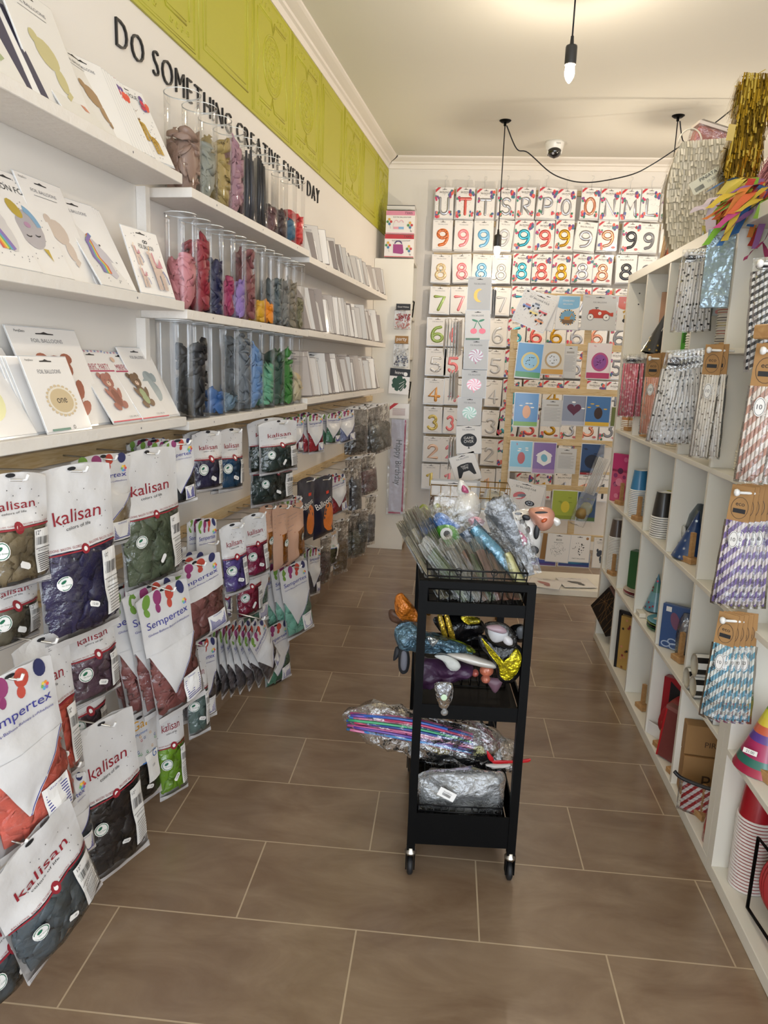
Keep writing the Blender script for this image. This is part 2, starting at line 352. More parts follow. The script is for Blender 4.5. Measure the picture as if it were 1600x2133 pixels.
# ------------------------------------------------------------------ wall letters
PHR = 'DO SOMETHING CREATIVE EVERY DAY'
adv = []; x = 0
for i, ch in enumerate(PHR):
    if ch == ' ': x += .34; continue
    tw = text2d(ch)[2]; adv.append((ch, x, tw, i)); x += tw+.17
tot = x-.17; s_a, s_b = -2.245, -.325; K = (s_b-s_a)/tot; words = PHR.split(); LET = C('#141416', .35, name='black_acrylic')
seen = {}
nth = {1: 'first', 2: 'second', 3: 'third', 4: 'fourth', 5: 'fifth', 6: 'sixth'}
for ch, x, tw, i in adv:
    vs_, fs, w_, y0, y1 = text2d(ch, -.022); mb = MB(); hgt = .066; kz = hgt/(y1-y0) if ch in 'XYZTHIEFLMNVWAKR' or True else 1
    n = len(vs_); V = [((a)*K, -.007, (b-y0)*kz) for a, b in vs_]+[((a)*K, -.0004, (b-y0)*kz) for a, b in vs_]
    edges = {}
    for f in fs:
        for q in range(len(f)):
            e = (f[q], f[(q+1) % len(f)]); edges[e] = 1
    side = [(a, b, b+n, a+n) for (a, b) in edges if (b, a) not in edges]
    mb.add(V, list(fs)+[tuple(n+q for q in reversed(f)) for f in fs]+side, LET)
    wi = PHR[:i].count(' '); pos = i-(PHR[:i].rfind(' ')+1)+1
    o = link('wall_letter', mb, None, ML @ T(s_a+x*K, 0, 2.153))
    tag(o, f'black letter {ch} on the white wall, {nth.get(pos, "seventh" if pos==7 else "eighth" if pos==8 else "ninth")} letter of the word {words[wi]}', 'letter', 'black letters of the wall slogan')
# ------------------------------------------------------------------ left wall shelves
def shelfboard(label, s0, s1, z, th, d=.145):
    mb = MB(); mb.box((s0, -d, z-th), (s1, -.001, z), WHITEWOOD, bev=.0015)
    for q in range(3):
        cx_ = s0+(s1-s0)*(.15+.35*q); mb.add([(cx_+.003*math.cos(TAU*j/8), -d-.0003, z-th/2+.003*math.sin(TAU*j/8)) for j in range(8)], [tuple(range(7, -1, -1))], GREY)
    o = link('wall_shelf', mb, None, ML); tag(o, label, 'shelf', 'white wooden wall shelves')
SH = {}
for row, (zA, zB, zC_, nm) in enumerate(((1.856, 1.835, 1.815, 'top'), (1.518, 1.498, 1.502, 'middle'), (1.193, 1.178, 1.200, 'lowest'))):
    shelfboard(f'{nm} white wall shelf in the nearest section, holding leaning balloon packs', -3.9, -2.17, zA, .027)
    shelfboard(f'{nm} white wall shelf in the middle section, holding clear cylinders', -2.112 if row == 0 else -2.153, -.955, zB, .027)
    shelfboard(f'{nm} white wall shelf in the far section, holding a row of thin packs', -.953, .87, zC_, .028)
    SH[row] = (zA, zB, zC_)
for j, (s, z0, z1) in enumerate(((-2.15, 1.52, 1.828), (-2.17, 1.195, 1.469), (-.98, 1.215, 1.47))):
    mb = MB(); mb.box((s-.012, -.03, z0), (s+.012, -.001, z1), WHITEWOOD); tag(link('shelf_batten', mb, None, ML), ['white upright batten under the near end of the top middle-section shelf', 'white upright batten above the lowest shelf, behind the leaning bear pack', 'white upright batten between middle and lowest shelf, behind the last cylinders'][j], 'batten')
# ------------------------------------------------------------------ pendant bulbs, cable, ceiling camera
def emis(name, col, st):
    m = bpy.data.materials.new(name); m.use_nodes = True; b = m.node_tree.nodes['Principled BSDF']; b.inputs['Emission Color'].default_value = lin(col); b.inputs['Emission Strength'].default_value = st; b.inputs['Base Color'].default_value = lin(col); return m
GLOW = bpy.data.materials.new('glowing_bulb_glass'); GLOW.use_nodes = True; _n = GLOW.node_tree; _n.nodes.remove(_n.nodes['Principled BSDF'])
_e = _n.nodes.new('ShaderNodeEmission'); _e.inputs[0].default_value = lin('#ffd9a0'); _e.inputs[1].default_value = 16; _t = _n.nodes.new('ShaderNodeBsdfTransparent'); _a2 = _n.nodes.new('ShaderNodeAddShader')
_n.links.new(_e.outputs[0], _a2.inputs[0]); _n.links.new(_t.outputs[0], _a2.inputs[1]); _n.links.new(_a2.outputs[0], _n.nodes['Material Output'].inputs[0]); CABLE = C('#15151c', .6); SOCK = C('#2b2b2c', .45)
def pendant(x, y, zb, label, ztop, rose=True, power=9):
    power *= .24
    """zb = z of bulb tip"""
    t = thing('pendant_bulb', label, 'lamp', T(x, y, ztop), 'bare bulbs on black cords')
    h = zb-ztop
    mb = MB(); mb.tube([(0, 0, -.004), (0, 0, h+.165)], .0032, CABLE, 8); link('cord', mb, t)
    if rose: mb = MB(); mb.lathe([(.0, -.012), (.024, -.011), (.036, -.002), (.036, -.0002)], BLACKM, 20); mb.tube([(0, 0, -.03), (0, 0, -.008)], .008, BLACKM, 8); link('ceiling_hook', mb, t)
    mb = MB(); mb.lathe([(.0, .17), (.006, .168), (.008, .14), (.021, .134), (.0225, .128), (.0225, .07), (.0215, .066), (.0, .066)], SOCK, 24, T(0, 0, h)); link('socket', mb, t)
    mb = MB(); mb.lathe([(.014, .072), (.018, .055), (.0195, .042), (.018, .028), (.012, .013), (.004, .003), (0, 0)], GLOW, 20, T(0, 0, h)); link('bulb', mb, t)
    bulb_light('bulb_light', (x, y, zb+.03), power, r=.012); return t
pendant(.35, 3.2, 2.465, 'nearest glowing bulb, alone below the middle of the ceiling', ZC, power=18)
pendant(.172, 4.85, 2.04, 'glowing bulb low in front of the number packs, left end of the swagged cable', ZC, power=14)
pendant(1.155, 4.75, 2.30, 'glowing bulb beside the white fringed pinata, right end of the swagged cable', ZC, power=14)
pendant(.30, 1.5, 2.52, 'added fill bulb hanging overhead in front of the photographer, out of view', ZC, power=6)  # unseen bulb added to lift the ceiling and near room
pendant(.30, -.3, 2.5, 'added fill bulb hanging overhead behind the photographer, out of view', ZC, power=7)  # also added, as unseen fill from behind the camera
pendant(2.1, 1.8, 2.45, 'added fill bulb hanging in the aisle beyond the shelving, out of view', ZC, power=16)  # unseen bulb added to brighten the shelving side
pendant(2.2, 4.6, 2.45, 'added fill bulb hanging at the far end of the aisle beyond the shelving, out of view', ZC, power=16)  # added out of sight to brighten the back of the room
P = [Vector((.182, 4.845, 2.80)), Vector((.25, 4.84, 2.67))]
for px, py in ((1100, 318), (1145, 358), (1180, 374), (1215, 380), (1255, 377), (1318, 363), (1360, 342), (1409, 310), (1450, 284), (1500, 248), (1560, 198), (1600, 160), (1660, 110)): P.append(at(px, py, Y=4.84-.0008*(px-1100)))
def smooth(P, n=6):
    out = []
    for i in range(len(P)-1):
        p0, p1, p2, p3 = P[max(i-1, 0)], P[i], P[i+1], P[min(i+2, len(P)-1)]
        for k in range(n):
            t = k/n; out.append(.5*((2*p1)+(p2-p0)*t+(2*p0-5*p1+4*p2-p3)*t*t+(3*p1-p0-3*p2+p3)*t**3))
    return out+[P[-1]]
mb = MB(); mb.tube(smooth(P), .0036, CABLE, 8); o = link('swag_cable', mb); tag(o, 'black cable swagged from the left ceiling hook across to the right', 'cable')
Pq = [Vector((1.166, 4.745, 2.80)), Vector((1.19, 4.74, 2.70)), at(1432, 300, Y=4.6)]
mb = MB(); mb.tube(smooth(Pq), .0036, CABLE, 8); tag(link('feed_cable', mb), 'short black cable drooping from the right ceiling hook', 'cable')
CX = at(1156, 296, Z=ZC)
t = thing('ceiling_camera', 'white dome security camera with black lens on the ceiling', 'camera', T(CX.x, CX.y, ZC))
PLW = C('#e8e6e0', .35, coat=.3)
mb = MB(); mb.lathe([(.0, 0), (.062, 0), (.062, -.014), (.056, -.04), (.05, -.06), (.0, -.06)], PLW, 32); mb.text('Tiandy', .008, -.02, INK, width=.03) if False else None; link('housing', mb, t)
mb = MB(); mb.lathe([(.0, .046), (.02, .0415), (.038, .026), (.046, 0), (.042, -.02), (.03, -.035), (.0, -.046)], C('#0e0e12', .12, coat=1), 28, T(.0, -.012, -.058)); link('lens_ball', mb, t)
mb = MB(); mb.lathe([(.048, .01), (.052, 0), (.05, -.014), (.044, -.022)], PLW, 28, T(0, 0, -.056)); link('collar', mb, t)
mb = MB(); mb.add([(.008*math.cos(TAU*k/12)-.012, -.056, -.083+.008*math.sin(TAU*k/12)) for k in range(12)], [tuple(range(12))], C('#9a9aa0', .2)); link('lens_window', mb, t)
mb = MB(); mb.th = .122; mb.text('Tiandy', .018, -.022, INK, width=.03); link('maker_print', mb, t)
# ------------------------------------------------------------------ cube shelving on the right
XR = .76; XB = 1.15; YK = 1.9237; LK = 1.8184; c_ = .038; s_ = .016; wc = (LK-2*c_-4*s_)/5
zk = lambda k: c_+k*(wc+s_)           # top of shelf k (k=0 floor board)
yd = lambda j: YK+LK-c_-j*wc-(j-1)*s_  # far face of divider j counted from the far end
t = SHU = thing('cube_shelving_unit', 'large white open cube shelving unit of five by five cells', 'shelving', T(XR, YK, 0))
def kb(nm, a, b, m=KAL): mb = MB(); mb.box(a, b, m, bev=.0012); return link(nm, mb, t)
D_ = XB-XR
kb('side_panel', (0, 0, c_), (D_, c_, LK-c_)); kb('side_panel', (0, LK-c_, c_), (D_, LK, LK-c_)); kb('top_panel', (0, 0, LK-c_), (D_, LK, LK)); kb('bottom_panel', (0, 0, 0), (D_, LK, c_))
for k in range(1, 5): kb('shelf', (.001, c_, zk(k)-s_), (D_-.006, LK-c_, zk(k)))
for j in range(1, 5):
    for k in range(5): kb('divider', (.0015, yd(j)-YK-s_, zk(k)), (D_-.006, yd(j)-YK, zk(k)+wc))
kb('back_board', (D_-.005, .002, .002), (D_, LK-.002, LK-.002), C('#cbd8e4', .6))
mb = MB()
for z in (zk(4)+.29, zk(4)+.24, zk(0)+.07): mb.add([(.05+.0035*math.cos(TAU*q/8), LK-c_-.0004, z+.0035*math.sin(TAU*q/8)) for q in range(8)], [tuple(range(8))], INK)
link('peg_hole', mb, t)
t = SHU2 = thing('side_shelving_unit', 'white shelving unit standing nearest the camera at the right edge', 'shelving', T(XR, YK-1.0, 0))
for nm, a, b in (('side_panel', (0, .962, 0), (D_, .999, 2.0)), ('back_board', (D_-.006, 0, 0), (D_, .962, 2.0)), ('shelf', (.0, 0, .001), (D_-.006, .962, .038)), ('shelf', (.0, 0, .391-.018), (D_-.006, .962, .391)), ('shelf', (0, 0, .73), (D_-.006, .962, .748)), ('shelf', (0, 0, 1.068), (D_-.006, .962, 1.086)), ('shelf', (0, 0, 1.43), (D_-.006, .962, 1.448)), ('divider', (0, .36, .039), (D_-.006, .378, .372))):
    kb(nm, a, b)
mb = MB()
for z in (.107, .15, .83, .9, .98): mb.add([(.05+.003*math.cos(TAU*q/8), .9617, z+.003*math.sin(TAU*q/8)) for q in range(8)], [tuple(range(8))], INK)
link('peg_hole', mb, t)
# ------------------------------------------------------------------ white bookcase in the back left corner
CA = Vector((-.655, 5.354, 0)); t = thing('narrow_bookcase', 'tall narrow white bookcase in the back left corner, seen from its side', 'bookcase', T(*CA))
kb('side_panel', (0, 0, 0), (.275, .018, 2.09)); kb('side_panel', (.012, .328, 0), (.275, .344, 2.09)); kb('back_board', (0, .018, 0), (.006, .328, 2.09)); kb('top_panel', (.006, .018, 2.07), (.275, .328, 2.09))
for z in (.04, .42, .78, 1.12, 1.42, 1.70): kb('shelf', (.006, .018, z-.018), (.275, .328, z))
mb = MB()
for z in [1.98-.04*q for q in range(44)]:
    r_ = .006 if q in (0,) else .0022
    for x_ in (.235,): mb.add([(x_+.0022*math.cos(TAU*q/6), .3275, z+.0022*math.sin(TAU*q/6)) for q in range(6)], [tuple(range(6))], GREY)
for z in (2.03, 1.66, 1.38, 1.08): mb.add([(.235+.006*math.cos(TAU*q/10), .3274, z+.006*math.sin(TAU*q/10)) for q in range(10)], [tuple(range(10))], GREY)
link('peg_hole', mb, t)
# ================================================================== PACKS (flat balloon packs)
PACK = C('#ece8e4', .38, coat=.2, name='sleeved_white_card'); PACKG = C('#cfcecd', .38, coat=.2, name='sleeved_grey_card'); SLV = C('#cfd0d2', .15, coat=.8, name='cellophane_edge')
PASTEL = dict(teal='#3f9fb4', rose='#d8665e', gold='#b98a1c', silver='#a9a9ae', rosegold='#c58468', black='#26272c', grey='#77777b', pink='#ee8a90', blue='#6fb2dc', white='#c9c9cb', coral='#ef7d7d', green='#93ad52', tiger='#e0742c', donut='#e0c08a', yellow='#ddc25a', peach='#e2b89a', dalm='#e9e6e2', orange='#e39a3a')
def foil(nm, metal=.75): return C(PASTEL.get(nm, nm), .28, metal if nm in ('gold', 'silver', 'rosegold', 'rose', 'teal') else .15, coat=.4)
def arc(cx, cz, rx, rz, a0, a1, n=14): return [(cx+rx*math.cos(R(a0+(a1-a0)*k/n)), cz+rz*math.sin(R(a0+(a1-a0)*k/n))) for k in range(n+1)]
def strokes(ch):
    G = {'0': [(arc(0, .5, .26, .42, 0, 345), True)], 'O': [(arc(0, .5, .28, .42, 0, 345), True)], 'Q': [(arc(0, .5, .24, .40, 0, 345), True)],
     '1': [([(-.2, .7), (.03, .9), (.03, .08)], False)], '2': [(arc(0, .68, .24, .22, 165, -20)+[(-.24, .1), (.27, .1)], False)],
     '3': [(arc(-.02, .7, .22, .2, 150, -80)+arc(-.02, .3, .26, .22, 80, -155), False)], '4': [([(.12, .08), (.12, .9), (-.27, .35), (.3, .35)], False)],
     '5': [([(.25, .9), (-.2, .9), (-.22, .55)]+arc(-.0, .33, .25, .24, 110, -150), False)], '6': [([(.16, .92)]+arc(.06, .4, .34, .5, 110, 180, 6)+arc(0, .3, .26, .22, 190, 520, 20), False)],
     '7': [([(-.27, .88), (.26, .88), (-.05, .08)], False)], '8': [(arc(0, .7, .2, .19, -90, 270, 18), False), (arc(0, .29, .26, .23, 90, 450, 18), False)],
     '9': [([(-.16, .08)]+arc(-.06, .6, .34, .5, -70, 0, 6)+arc(0, .7, .26, .22, 10, 340, 20), False)],
     'U': [([(-.25, .9)]+arc(0, .35, .25, .27, 180, 360)+[(.25, .9)], False)], 'T': [([(-.3, .88), (.3, .88)], False), ([(0, .86), (0, .08)], False)],
     'S': [(arc(0, .7, .23, .2, 30, 270)+arc(0, .29, .25, .22, 90, -150), False)], 'R': [([(-.22, .08), (-.22, .9)]+arc(.0, .7, .22, .2, 90, -90)+[(-.15, .5), (.26, .08)], False)],
     'P': [([(-.2, .08), (-.2, .9)]+arc(.0, .68, .24, .22, 90, -90)+[(-.15, .46)], False)], 'N': [([(-.24, .08), (-.24, .9), (.24, .1), (.24, .9)], False)],
     'M': [([(-.3, .08), (-.26, .9), (0, .4), (.26, .9), (.3, .08)], False)], 'L': [([(-.2, .9), (-.2, .1), (.28, .1)], False)], 'K': [([(-.2, .9), (-.2, .08)], False), ([(.26, .9), (-.18, .45), (.28, .08)], False)]}
    return G[ch]
def ballooncluster(mb, cx, cz, k, cols, rnd, n=6):
    for q in range(n):
        mb.disc(cx+rnd.uniform(-1, 1)*k, cz+rnd.uniform(-1, 1)*k*1.3, k*.62, C(cols[q % len(cols)], .4), k*.78, 10)
CL1 = ['#6a4a8c', '#c9354f', '#e2604a', '#3d7a86']; CL2 = ['#c9355f', '#8c4a8c', '#3f8f78']; CL3 = ['#2f7a5c', '#d23d52', '#4d5a9c', '#e07a6a']
def packbase(w, h, th=.004, body=None, sleeve=True, slot=True, edge=None):
    mb = MB(); mb.th = th; mb.box((-w/2, -th/2, -h/2), (w/2, th/2, h/2), body or PACK)
    if sleeve:      # cellophane lip round the card
        e = .003; mb.box((-w/2-e, -.0004, -h/2-e*1.6), (w/2+e, .0004, h/2+e), edge or SLV)
    if slot:
        z = h/2-.011*h/.2; q = w*.13; mb.lay += 1
        mb.dec([(-q, z-.0025), (q, z-.0025), (q, z), (q*.4, z+.0008), (0, z+.004), (-q*.4, z+.0008), (-q, z)], [(0, 1, 2, 3, 4, 5, 6)], INK)
    return mb
def digitart(mb, ch, col, w, h, cx=0, cz=None, size=.56, pattern=None, rad=.085):
    m = foil(col); H = h*size; cz = -h*.10 if cz is None else cz
    for pts, cl in strokes(ch): mb.puff([(cx+x*H, cz+(z-.5)*H) for x, z in pts], rad*H, m, .4, cl)
    if pattern:
        r2 = random.Random(hash(pattern) % 99)
        for pts, cl in strokes(ch):
            for i in range(0, len(pts), 2):
                x, z = pts[i]
                for q in range(2):
                    xx, zz = cx+x*H+r2.uniform(-.05, .05)*H, cz+(z-.5)*H+r2.uniform(-.05, .05)*H
                    mb.add([(xx+a*H*.03*(1.6 if pattern == '#1c1c20' else 1), -(mb.th/2+.08*H*.4+.004), zz+b*H*.02) for a, b in ((-1, -.6), (1, -.2), (.8, .6), (-.6, .5))], [(0, 1, 2, 3)], C(pattern, .4))
_pk = {}
def numpack(ch, col, style, pattern=None):
    k = (ch, col, style, pattern)
    if k in _pk: return _pk[k]
    w, h = (.135, .205) if style != 'plain' else (.14, .205); rnd = random.Random(str(k))
    mb = packbase(w, h)
    if style == 'confetti':
        for q in range(46): mb.disc(rnd.uniform(-.46, .46)*w, rnd.uniform(-.47, .44)*h, .0014, GREY, n=5, newlay=False)
        digitart(mb, ch, col, w, h, size=.62, rad=.083)
        ballooncluster(mb, .35*w, .30*h, .0155, CL1, rnd, 9); ballooncluster(mb, -.4*w, .13*h, .0115, CL2, rnd, 7); ballooncluster(mb, -.36*w, -.38*h, .0145, CL3, rnd, 8)
        if ch.isalpha(): ballooncluster(mb, .36*w, -.36*h, .011, CL3, rnd, 6)
        mb.poly([(-.5*w, .33*h), (-.5*w, .42*h), (-.36*w, .5*h), (-.2*w, .5*h)], C('#c22f38', .4))
        mb.text('BALON FOLIE', -.02*w, .345*h, INK, width=.5*w, height=.011); mb.text('CIFRA' if ch.isdigit() else 'LITERA', 0, .295*h, GREY, width=.16*w)
        if ch.isdigit(): mb.disc(.33*w, -.41*h, .014, C('#c0333f', .4), .008); mb.text('100 cm', .33*w, -.41*h, WHITEP, width=.02)
    elif style == 'dots':
        for q in range(40): mb.disc(rnd.uniform(-.46, .46)*w, rnd.uniform(-.47, .44)*h, .0014, GREY, n=5, newlay=False)
        digitart(mb, ch, col, w, h, size=.64, rad=.083); mb.text('BALON FOLIE', 0, .33*h, INK, width=.66*w, height=.011); mb.rect(-.44*w, .42*h, -.38*w, .46*h, INK)
    else:
        digitart(mb, ch, col, w, h, size=.62, pattern=pattern, rad=.09); mb.text('FOIL BALLOONS', 0, .36*h, GREY, width=.5*w, height=.007)
        mb.text('PartyDeco', -.34*w, .455*h, INK, width=.17*w); mb.text(ch, .4*w, .45*h, GREY, height=.008); mb.line([(-.3*w, -.455*h), (.3*w, -.455*h)], .0005, GREY)
    me = mb.mesh('foil_balloon_pack'); _pk[k] = me; return me
BACKM = {}
def backpack(w=.137, h=.205):
    k = (round(w, 3), round(h, 3))
    if k not in BACKM: mb = packbase(w, h); mb.text('BALLOONS', 0, .36*h, GREY, width=.45*w, height=.007); BACKM[k] = mb.mesh('foil_balloon_pack')
    return BACKM[k]
CN = dict(teal='teal', rose='red', gold='gold', silver='silver', rosegold='rose gold', black='black', grey='grey', pink='pink', blue='light blue', white='pale grey', coral='coral', green='green', tiger='orange tiger striped', donut='beige doughnut', yellow='yellow spotted', peach='peach giraffe', dalm='white and black dalmatian', orange='orange toucan')
rnd = random.Random(7)
def plural(ch): return f'row of {ch}s'
def hangrow(ch_list, row, top_z, hpx=None):
    pass
# px left, px right, px top, px bottom, char, colour, style, pattern, tilt deg
BW = [
 (907,944,391,454,'U','silver','confetti'),(951,988,391,455,'T','rose','confetti'),(993,1030,394,455,'T','silver','confetti'),(1037,1073,392,454,'S','silver','confetti'),(1077,1114,391,454,'R','silver','confetti'),(1121,1160,391,454,'P','silver','confetti',None,4),(1161,1199,395,456,'Q','silver','confetti'),(1211,1248,392,455,'O','rosegold','confetti'),(1251,1291,394,457,'N','silver','confetti'),(1294,1333,395,457,'M','silver','confetti'),(1336,1374,394,458,'L','silver','confetti'),(1380,1417,396,458,'K','silver','confetti'),
 (902,942,459,519,'9','tiger','plain','#1c1c20'),(947,983,460,520,'9','pink','plain'),(988,1027,460,521,'9','blue','plain'),(1033,1068,459,521,'9','white','plain',None,5),(1072,1111,460,520,'9','teal','confetti'),(1116,1154,461,521,'9','rose','confetti'),(1157,1194,460,521,'9','gold','confetti'),(1199,1241,463,522,'9','silver','dots',None,5),(1246,1286,462,521,'9','rosegold','confetti'),(1297,1333,464,525,'9','black','confetti'),(1333,1370,467,526,'9','grey','plain'),(1376,1412,467,526,'9','black','plain'),
 (899,938,531,588,'8','donut','plain','#7fb0c8'),(943,981,530,587,'8','pink','plain',None,-4),(984,1023,531,586,'8','blue','plain',None,2),(1026,1063,532,589,'8','white','plain'),(1069,1106,529,587,'8','teal','confetti'),(1109,1148,530,588,'8','rose','confetti'),(1151,1189,531,589,'8','gold','confetti'),(1193,1234,530,588,'8','silver','confetti'),(1236,1275,532,590,'8','rosegold','confetti'),(1284,1325,532,588,'8','black','dots'),(1328,1366,535,590,'8','grey','plain'),
 (896,936,598,653,'7','green','plain','#c2583e'),(939,975,598,653,'7','pink','plain'),(983,1022,598,653,'7','blue','plain'),(1028,1062,600,656,'7','white','plain'),(1066,1103,597,655,'7','teal','confetti'),(1106,1144,598,655,'7','rose','confetti'),(1148,1187,598,655,'7','gold','confetti'),(1191,1230,600,656,'7','silver','confetti'),(1233,1272,600,656,'7','rosegold','confetti'),(1280,1318,603,660,'7','black','confetti'),
 (890,933,662,719,'6','green','plain','#c8c84e'),(931,966,662,720,'6','coral','plain'),(978,1014,662,720,'6','blue','plain'),(1019,1056,664,722,'6','white','plain'),(1058,1094,664,720,'6','teal','confetti'),(1098,1137,664,722,'6','rose','confetti'),(1140,1179,664,723,'6','gold','confetti'),(1182,1222,664,724,'6','silver','confetti'),(1225,1264,665,724,'6','rosegold','confetti'),(1271,1310,668,727,'6','grey','confetti'),
 (887,929,726,781,'5','dalm','plain','#1c1c20'),(925,962,726,783,'5','coral','plain'),(968,1003,727,783,'5','blue','plain'),(1013,1051,729,784,'5','white','plain'),(1052,1090,729,785,'5','teal','confetti'),(1094,1132,729,786,'5','rose','confetti'),(1137,1176,729,786,'5','gold','confetti'),(1180,1218,730,787,'5','silver','confetti'),(1222,1262,730,787,'5','rosegold','confetti'),(1268,1300,732,789,'5','grey','confetti'),
 (884,924,789,841,'4','orange','plain','#1c1c20'),(926,962,789,842,'4','pink','plain'),(968,1003,790,843,'4','blue','plain'),(1011,1044,792,846,'4','white','plain'),(1048,1084,791,847,'4','teal','confetti'),(1090,1128,792,848,'4','rose','confetti'),(1131,1171,793,849,'4','gold','confetti'),(1174,1211,794,850,'4','silver','confetti'),(1216,1258,794,850,'4','rose','confetti',None,2),(1262,1296,796,852,'4','grey','confetti'),
 (883,920,848,901,'3','yellow','plain','#7a5a2c'),(924,952,850,902,'3','coral','plain'),(966,1000,851,905,'3','blue','plain'),(1004,1041,855,908,'3','white','plain'),(1038,1078,850,910,'3','teal','confetti',None,5),(1084,1122,856,912,'3','rose','confetti'),(1126,1166,856,912,'3','gold','confetti'),(1168,1204,858,915,'3','silver','confetti'),(1206,1246,859,915,'3','rosegold','confetti'),(1250,1285,860,917,'3','grey','confetti'),
 (882,920,910,961,'2','peach','plain'),(920,956,911,962,'2','pink','plain'),(962,996,913,964,'2','blue','plain'),(1002,1036,915,968,'2','white','plain'),(1037,1072,917,970,'2','teal','confetti'),(1078,1114,918,972,'2','rose','confetti'),(1120,1157,919,974,'2','gold','confetti'),(1163,1198,920,975,'2','silver','confetti'),(1204,1240,921,976,'2','rosegold','confetti'),
 (879,915,967,1017,'1','yellow','plain','#b8453a'),(917,952,968,1018,'1','pink','plain'),(1001,1030,977,1030,'1','peach','plain'),(1033,1060,977,1030,'1','blue','plain'),(1075,1111,986,1040,'1','rose','confetti'),(1116,1148,986,1040,'1','gold','confetti'),(1154,1196,986,1040,'1','silver','dots'),(1198,1238,989,1042,'1','rosegold','dots'),(1241,1270,990,1044,'1','black','dots'),
]
DW = {'0': 'zero', '1': 'one', '2': 'two', '3': 'three', '4': 'four', '5': 'five', '6': 'six', '7': 'seven', '8': 'eight', '9': 'nine'}
count = {}
for e in BW: count[(e[4], e[5])] = count.get((e[4], e[5]), 0)+1
rows_z = {}; REST = MB()
for n_, e in enumerate(BW):
    x0, x1, y0, y1, ch, col, st = e[:7]; pat_ = e[7] if len(e) > 7 else None; tilt = e[8] if len(e) > 8 else rnd.uniform(-1, 1)
    P = at((x0+x1)/2, (y0+y1)/2, Y=5.60); w_, h_ = fitwh(P, RX, x0, x1, y0, y1)
    me = numpack(ch, col, st, pat_); sx = w_/(.14 if st == 'plain' else .135); sz = h_/.205
    sc = Matrix.Diagonal((sx, 1, sz, 1))
    o = link('foil_balloon_pack', me, None, frame(P, RX, 0, 0, R(tilt)) @ sc)
    what = ('letter ' if ch.isalpha() else 'number ')+DW.get(ch, ch)
    extra = {'confetti': 'in a confetti pack', 'dots': 'in a white pack speckled with dots', 'plain': 'in a plain white pack'}[st]
    DWX = 0; lab = f'{CN[col]} balloon {what} {extra} on back wall'
    if (ch, col) == ('4', 'rose'): lab = 'red balloon number four in a confetti pack, '+('between teal and gold fours' if x0 < 1200 else 'between silver and grey fours')
    tag(o, lab, 'balloon pack', f'{what} packs on the back wall')
    rows_z.setdefault(ch if ch.isdigit() else 'L', []).append(P)
    for q in range(1, 3):
        M = frame(P+Vector((rnd.uniform(-.006, .006), .013*q, -rnd.uniform(.001, .007))), RX, rnd.uniform(-.04, .04), 0, R(tilt+rnd.uniform(-2.5, 2.5)))
        bk = packbase(.137, .205); REST.add(bk.V, bk.F, PACK, M @ Matrix.Diagonal((sx, 1, sz, 1)))
tag(link('foil_balloon_packs', REST), 'further balloon packs hanging behind the front ones on the back wall hooks', 'balloon packs', 'packs behind the front ones', 'stuff')
for ch, ps in rows_z.items():
    z = sum(p.z for p in ps)/len(ps)+.088; xs_ = sorted(p.x for p in ps)
    t = thing('wall_hook_rail', ('rail of hooks carrying the balloon letters' if ch == 'L' else f'wooden rail with hooks carrying the number {DW[ch]} packs')+' on the back wall', 'rail', T(xs_[0]-.06, 5.69, z), 'hook rails on the back wall')
    mb = MB(); mb.box((0, -.008, -.018), (xs_[-1]-xs_[0]+.12, .009, .018), PINE); link('rail', mb, t)
    for p in ps:
        x = p.x-xs_[0]+.06; zz = p.z-z+.0905
        mb = MB(); mb.tube([(x, -.009, -.002), (x, -.05, zz-.004), (x, -.098, zz-.002), (x, -.11, zz+.012)], .0016, STEEL, 6); link('hook', mb, t)
# clear plastic hanging strips above the letter row
for n_, p in enumerate(sorted(rows_z['L'], key=lambda p: p.x)):
    mb = MB(); mb.tube([(0, 0, -.03), (.0, 0, .03), (.012, 0, .045), (.012, 0, .058), (-.004, 0, .06)], .0012, SLV, 5); o = link('wire_hanger', mb, None, T(p.x+.012*math.sin(n_*2.1), 5.66, p.z+.135))
    tag(o, 'thin wire hanger hook on the wall above the letter balloon packs', 'hanger', 'wire hangers above the letter packs')
# ================================================================== LEANING PACKS ON THE LEFT SHELVES
def leanpack(label, art, px0, px1, pyb, pyt, row, t=.118, ang=None, yaw=0, roll=0, sec=0, body=None, group='leaning packs on the left wall shelves', w=None, h=None, lift=0):
    """px0,px1 = left/right of the bottom edge; pyt = top edge at the left corner"""
    z = SH[row][sec]+.0012+lift; px = (px0+px1)/2
    d0 = ray(px0, pyb); d1 = ray(px1, pyb)
    s0 = atL(px0, pyb, t)[0]; s1 = atL(px1, pyb, t)[0]
    # use the shelf height, not the pixel row, to find s
    def s_at(px):
        lo, hi = -6, 2
        for _ in range(40):
            m = (lo+hi)/2
            if proj(LP(m, t, z))[0] < px: lo = m
            else: hi = m
        return lo
    s0, s1 = s_at(px0), s_at(px1); W = w or abs(s1-s0)/math.cos(yaw); sc = (s0+s1)/2
    H = h or .22
    lean = ang if ang is not None else math.asin(min(.9, (t-.012)/H))
    mb = packbase(W, H, .004, body); art(mb, W, H)
    M = frame(LP(sc, t, z), U, yaw, 0, 0) @ rotm(-lean, 'X') @ rotm(roll, 'Y') @ T(0, 0, H/2+.004)
    o = link('foil_balloon_pack', mb, None, M); tag(o, label, 'balloon pack', group); return o
def dots(mb, W, H, n=40, seed=1, m=None):
    r = random.Random(seed)
    for q in range(n): mb.disc(r.uniform(-.46, .46)*W, r.uniform(-.46, .46)*H, .0016, m or GREY, n=5, newlay=False)
def hd(mb, W, H, t, m=INK, w=.6, z=.36, h=None): mb.text(t, 0, z*H, m, width=w*W, height=h)
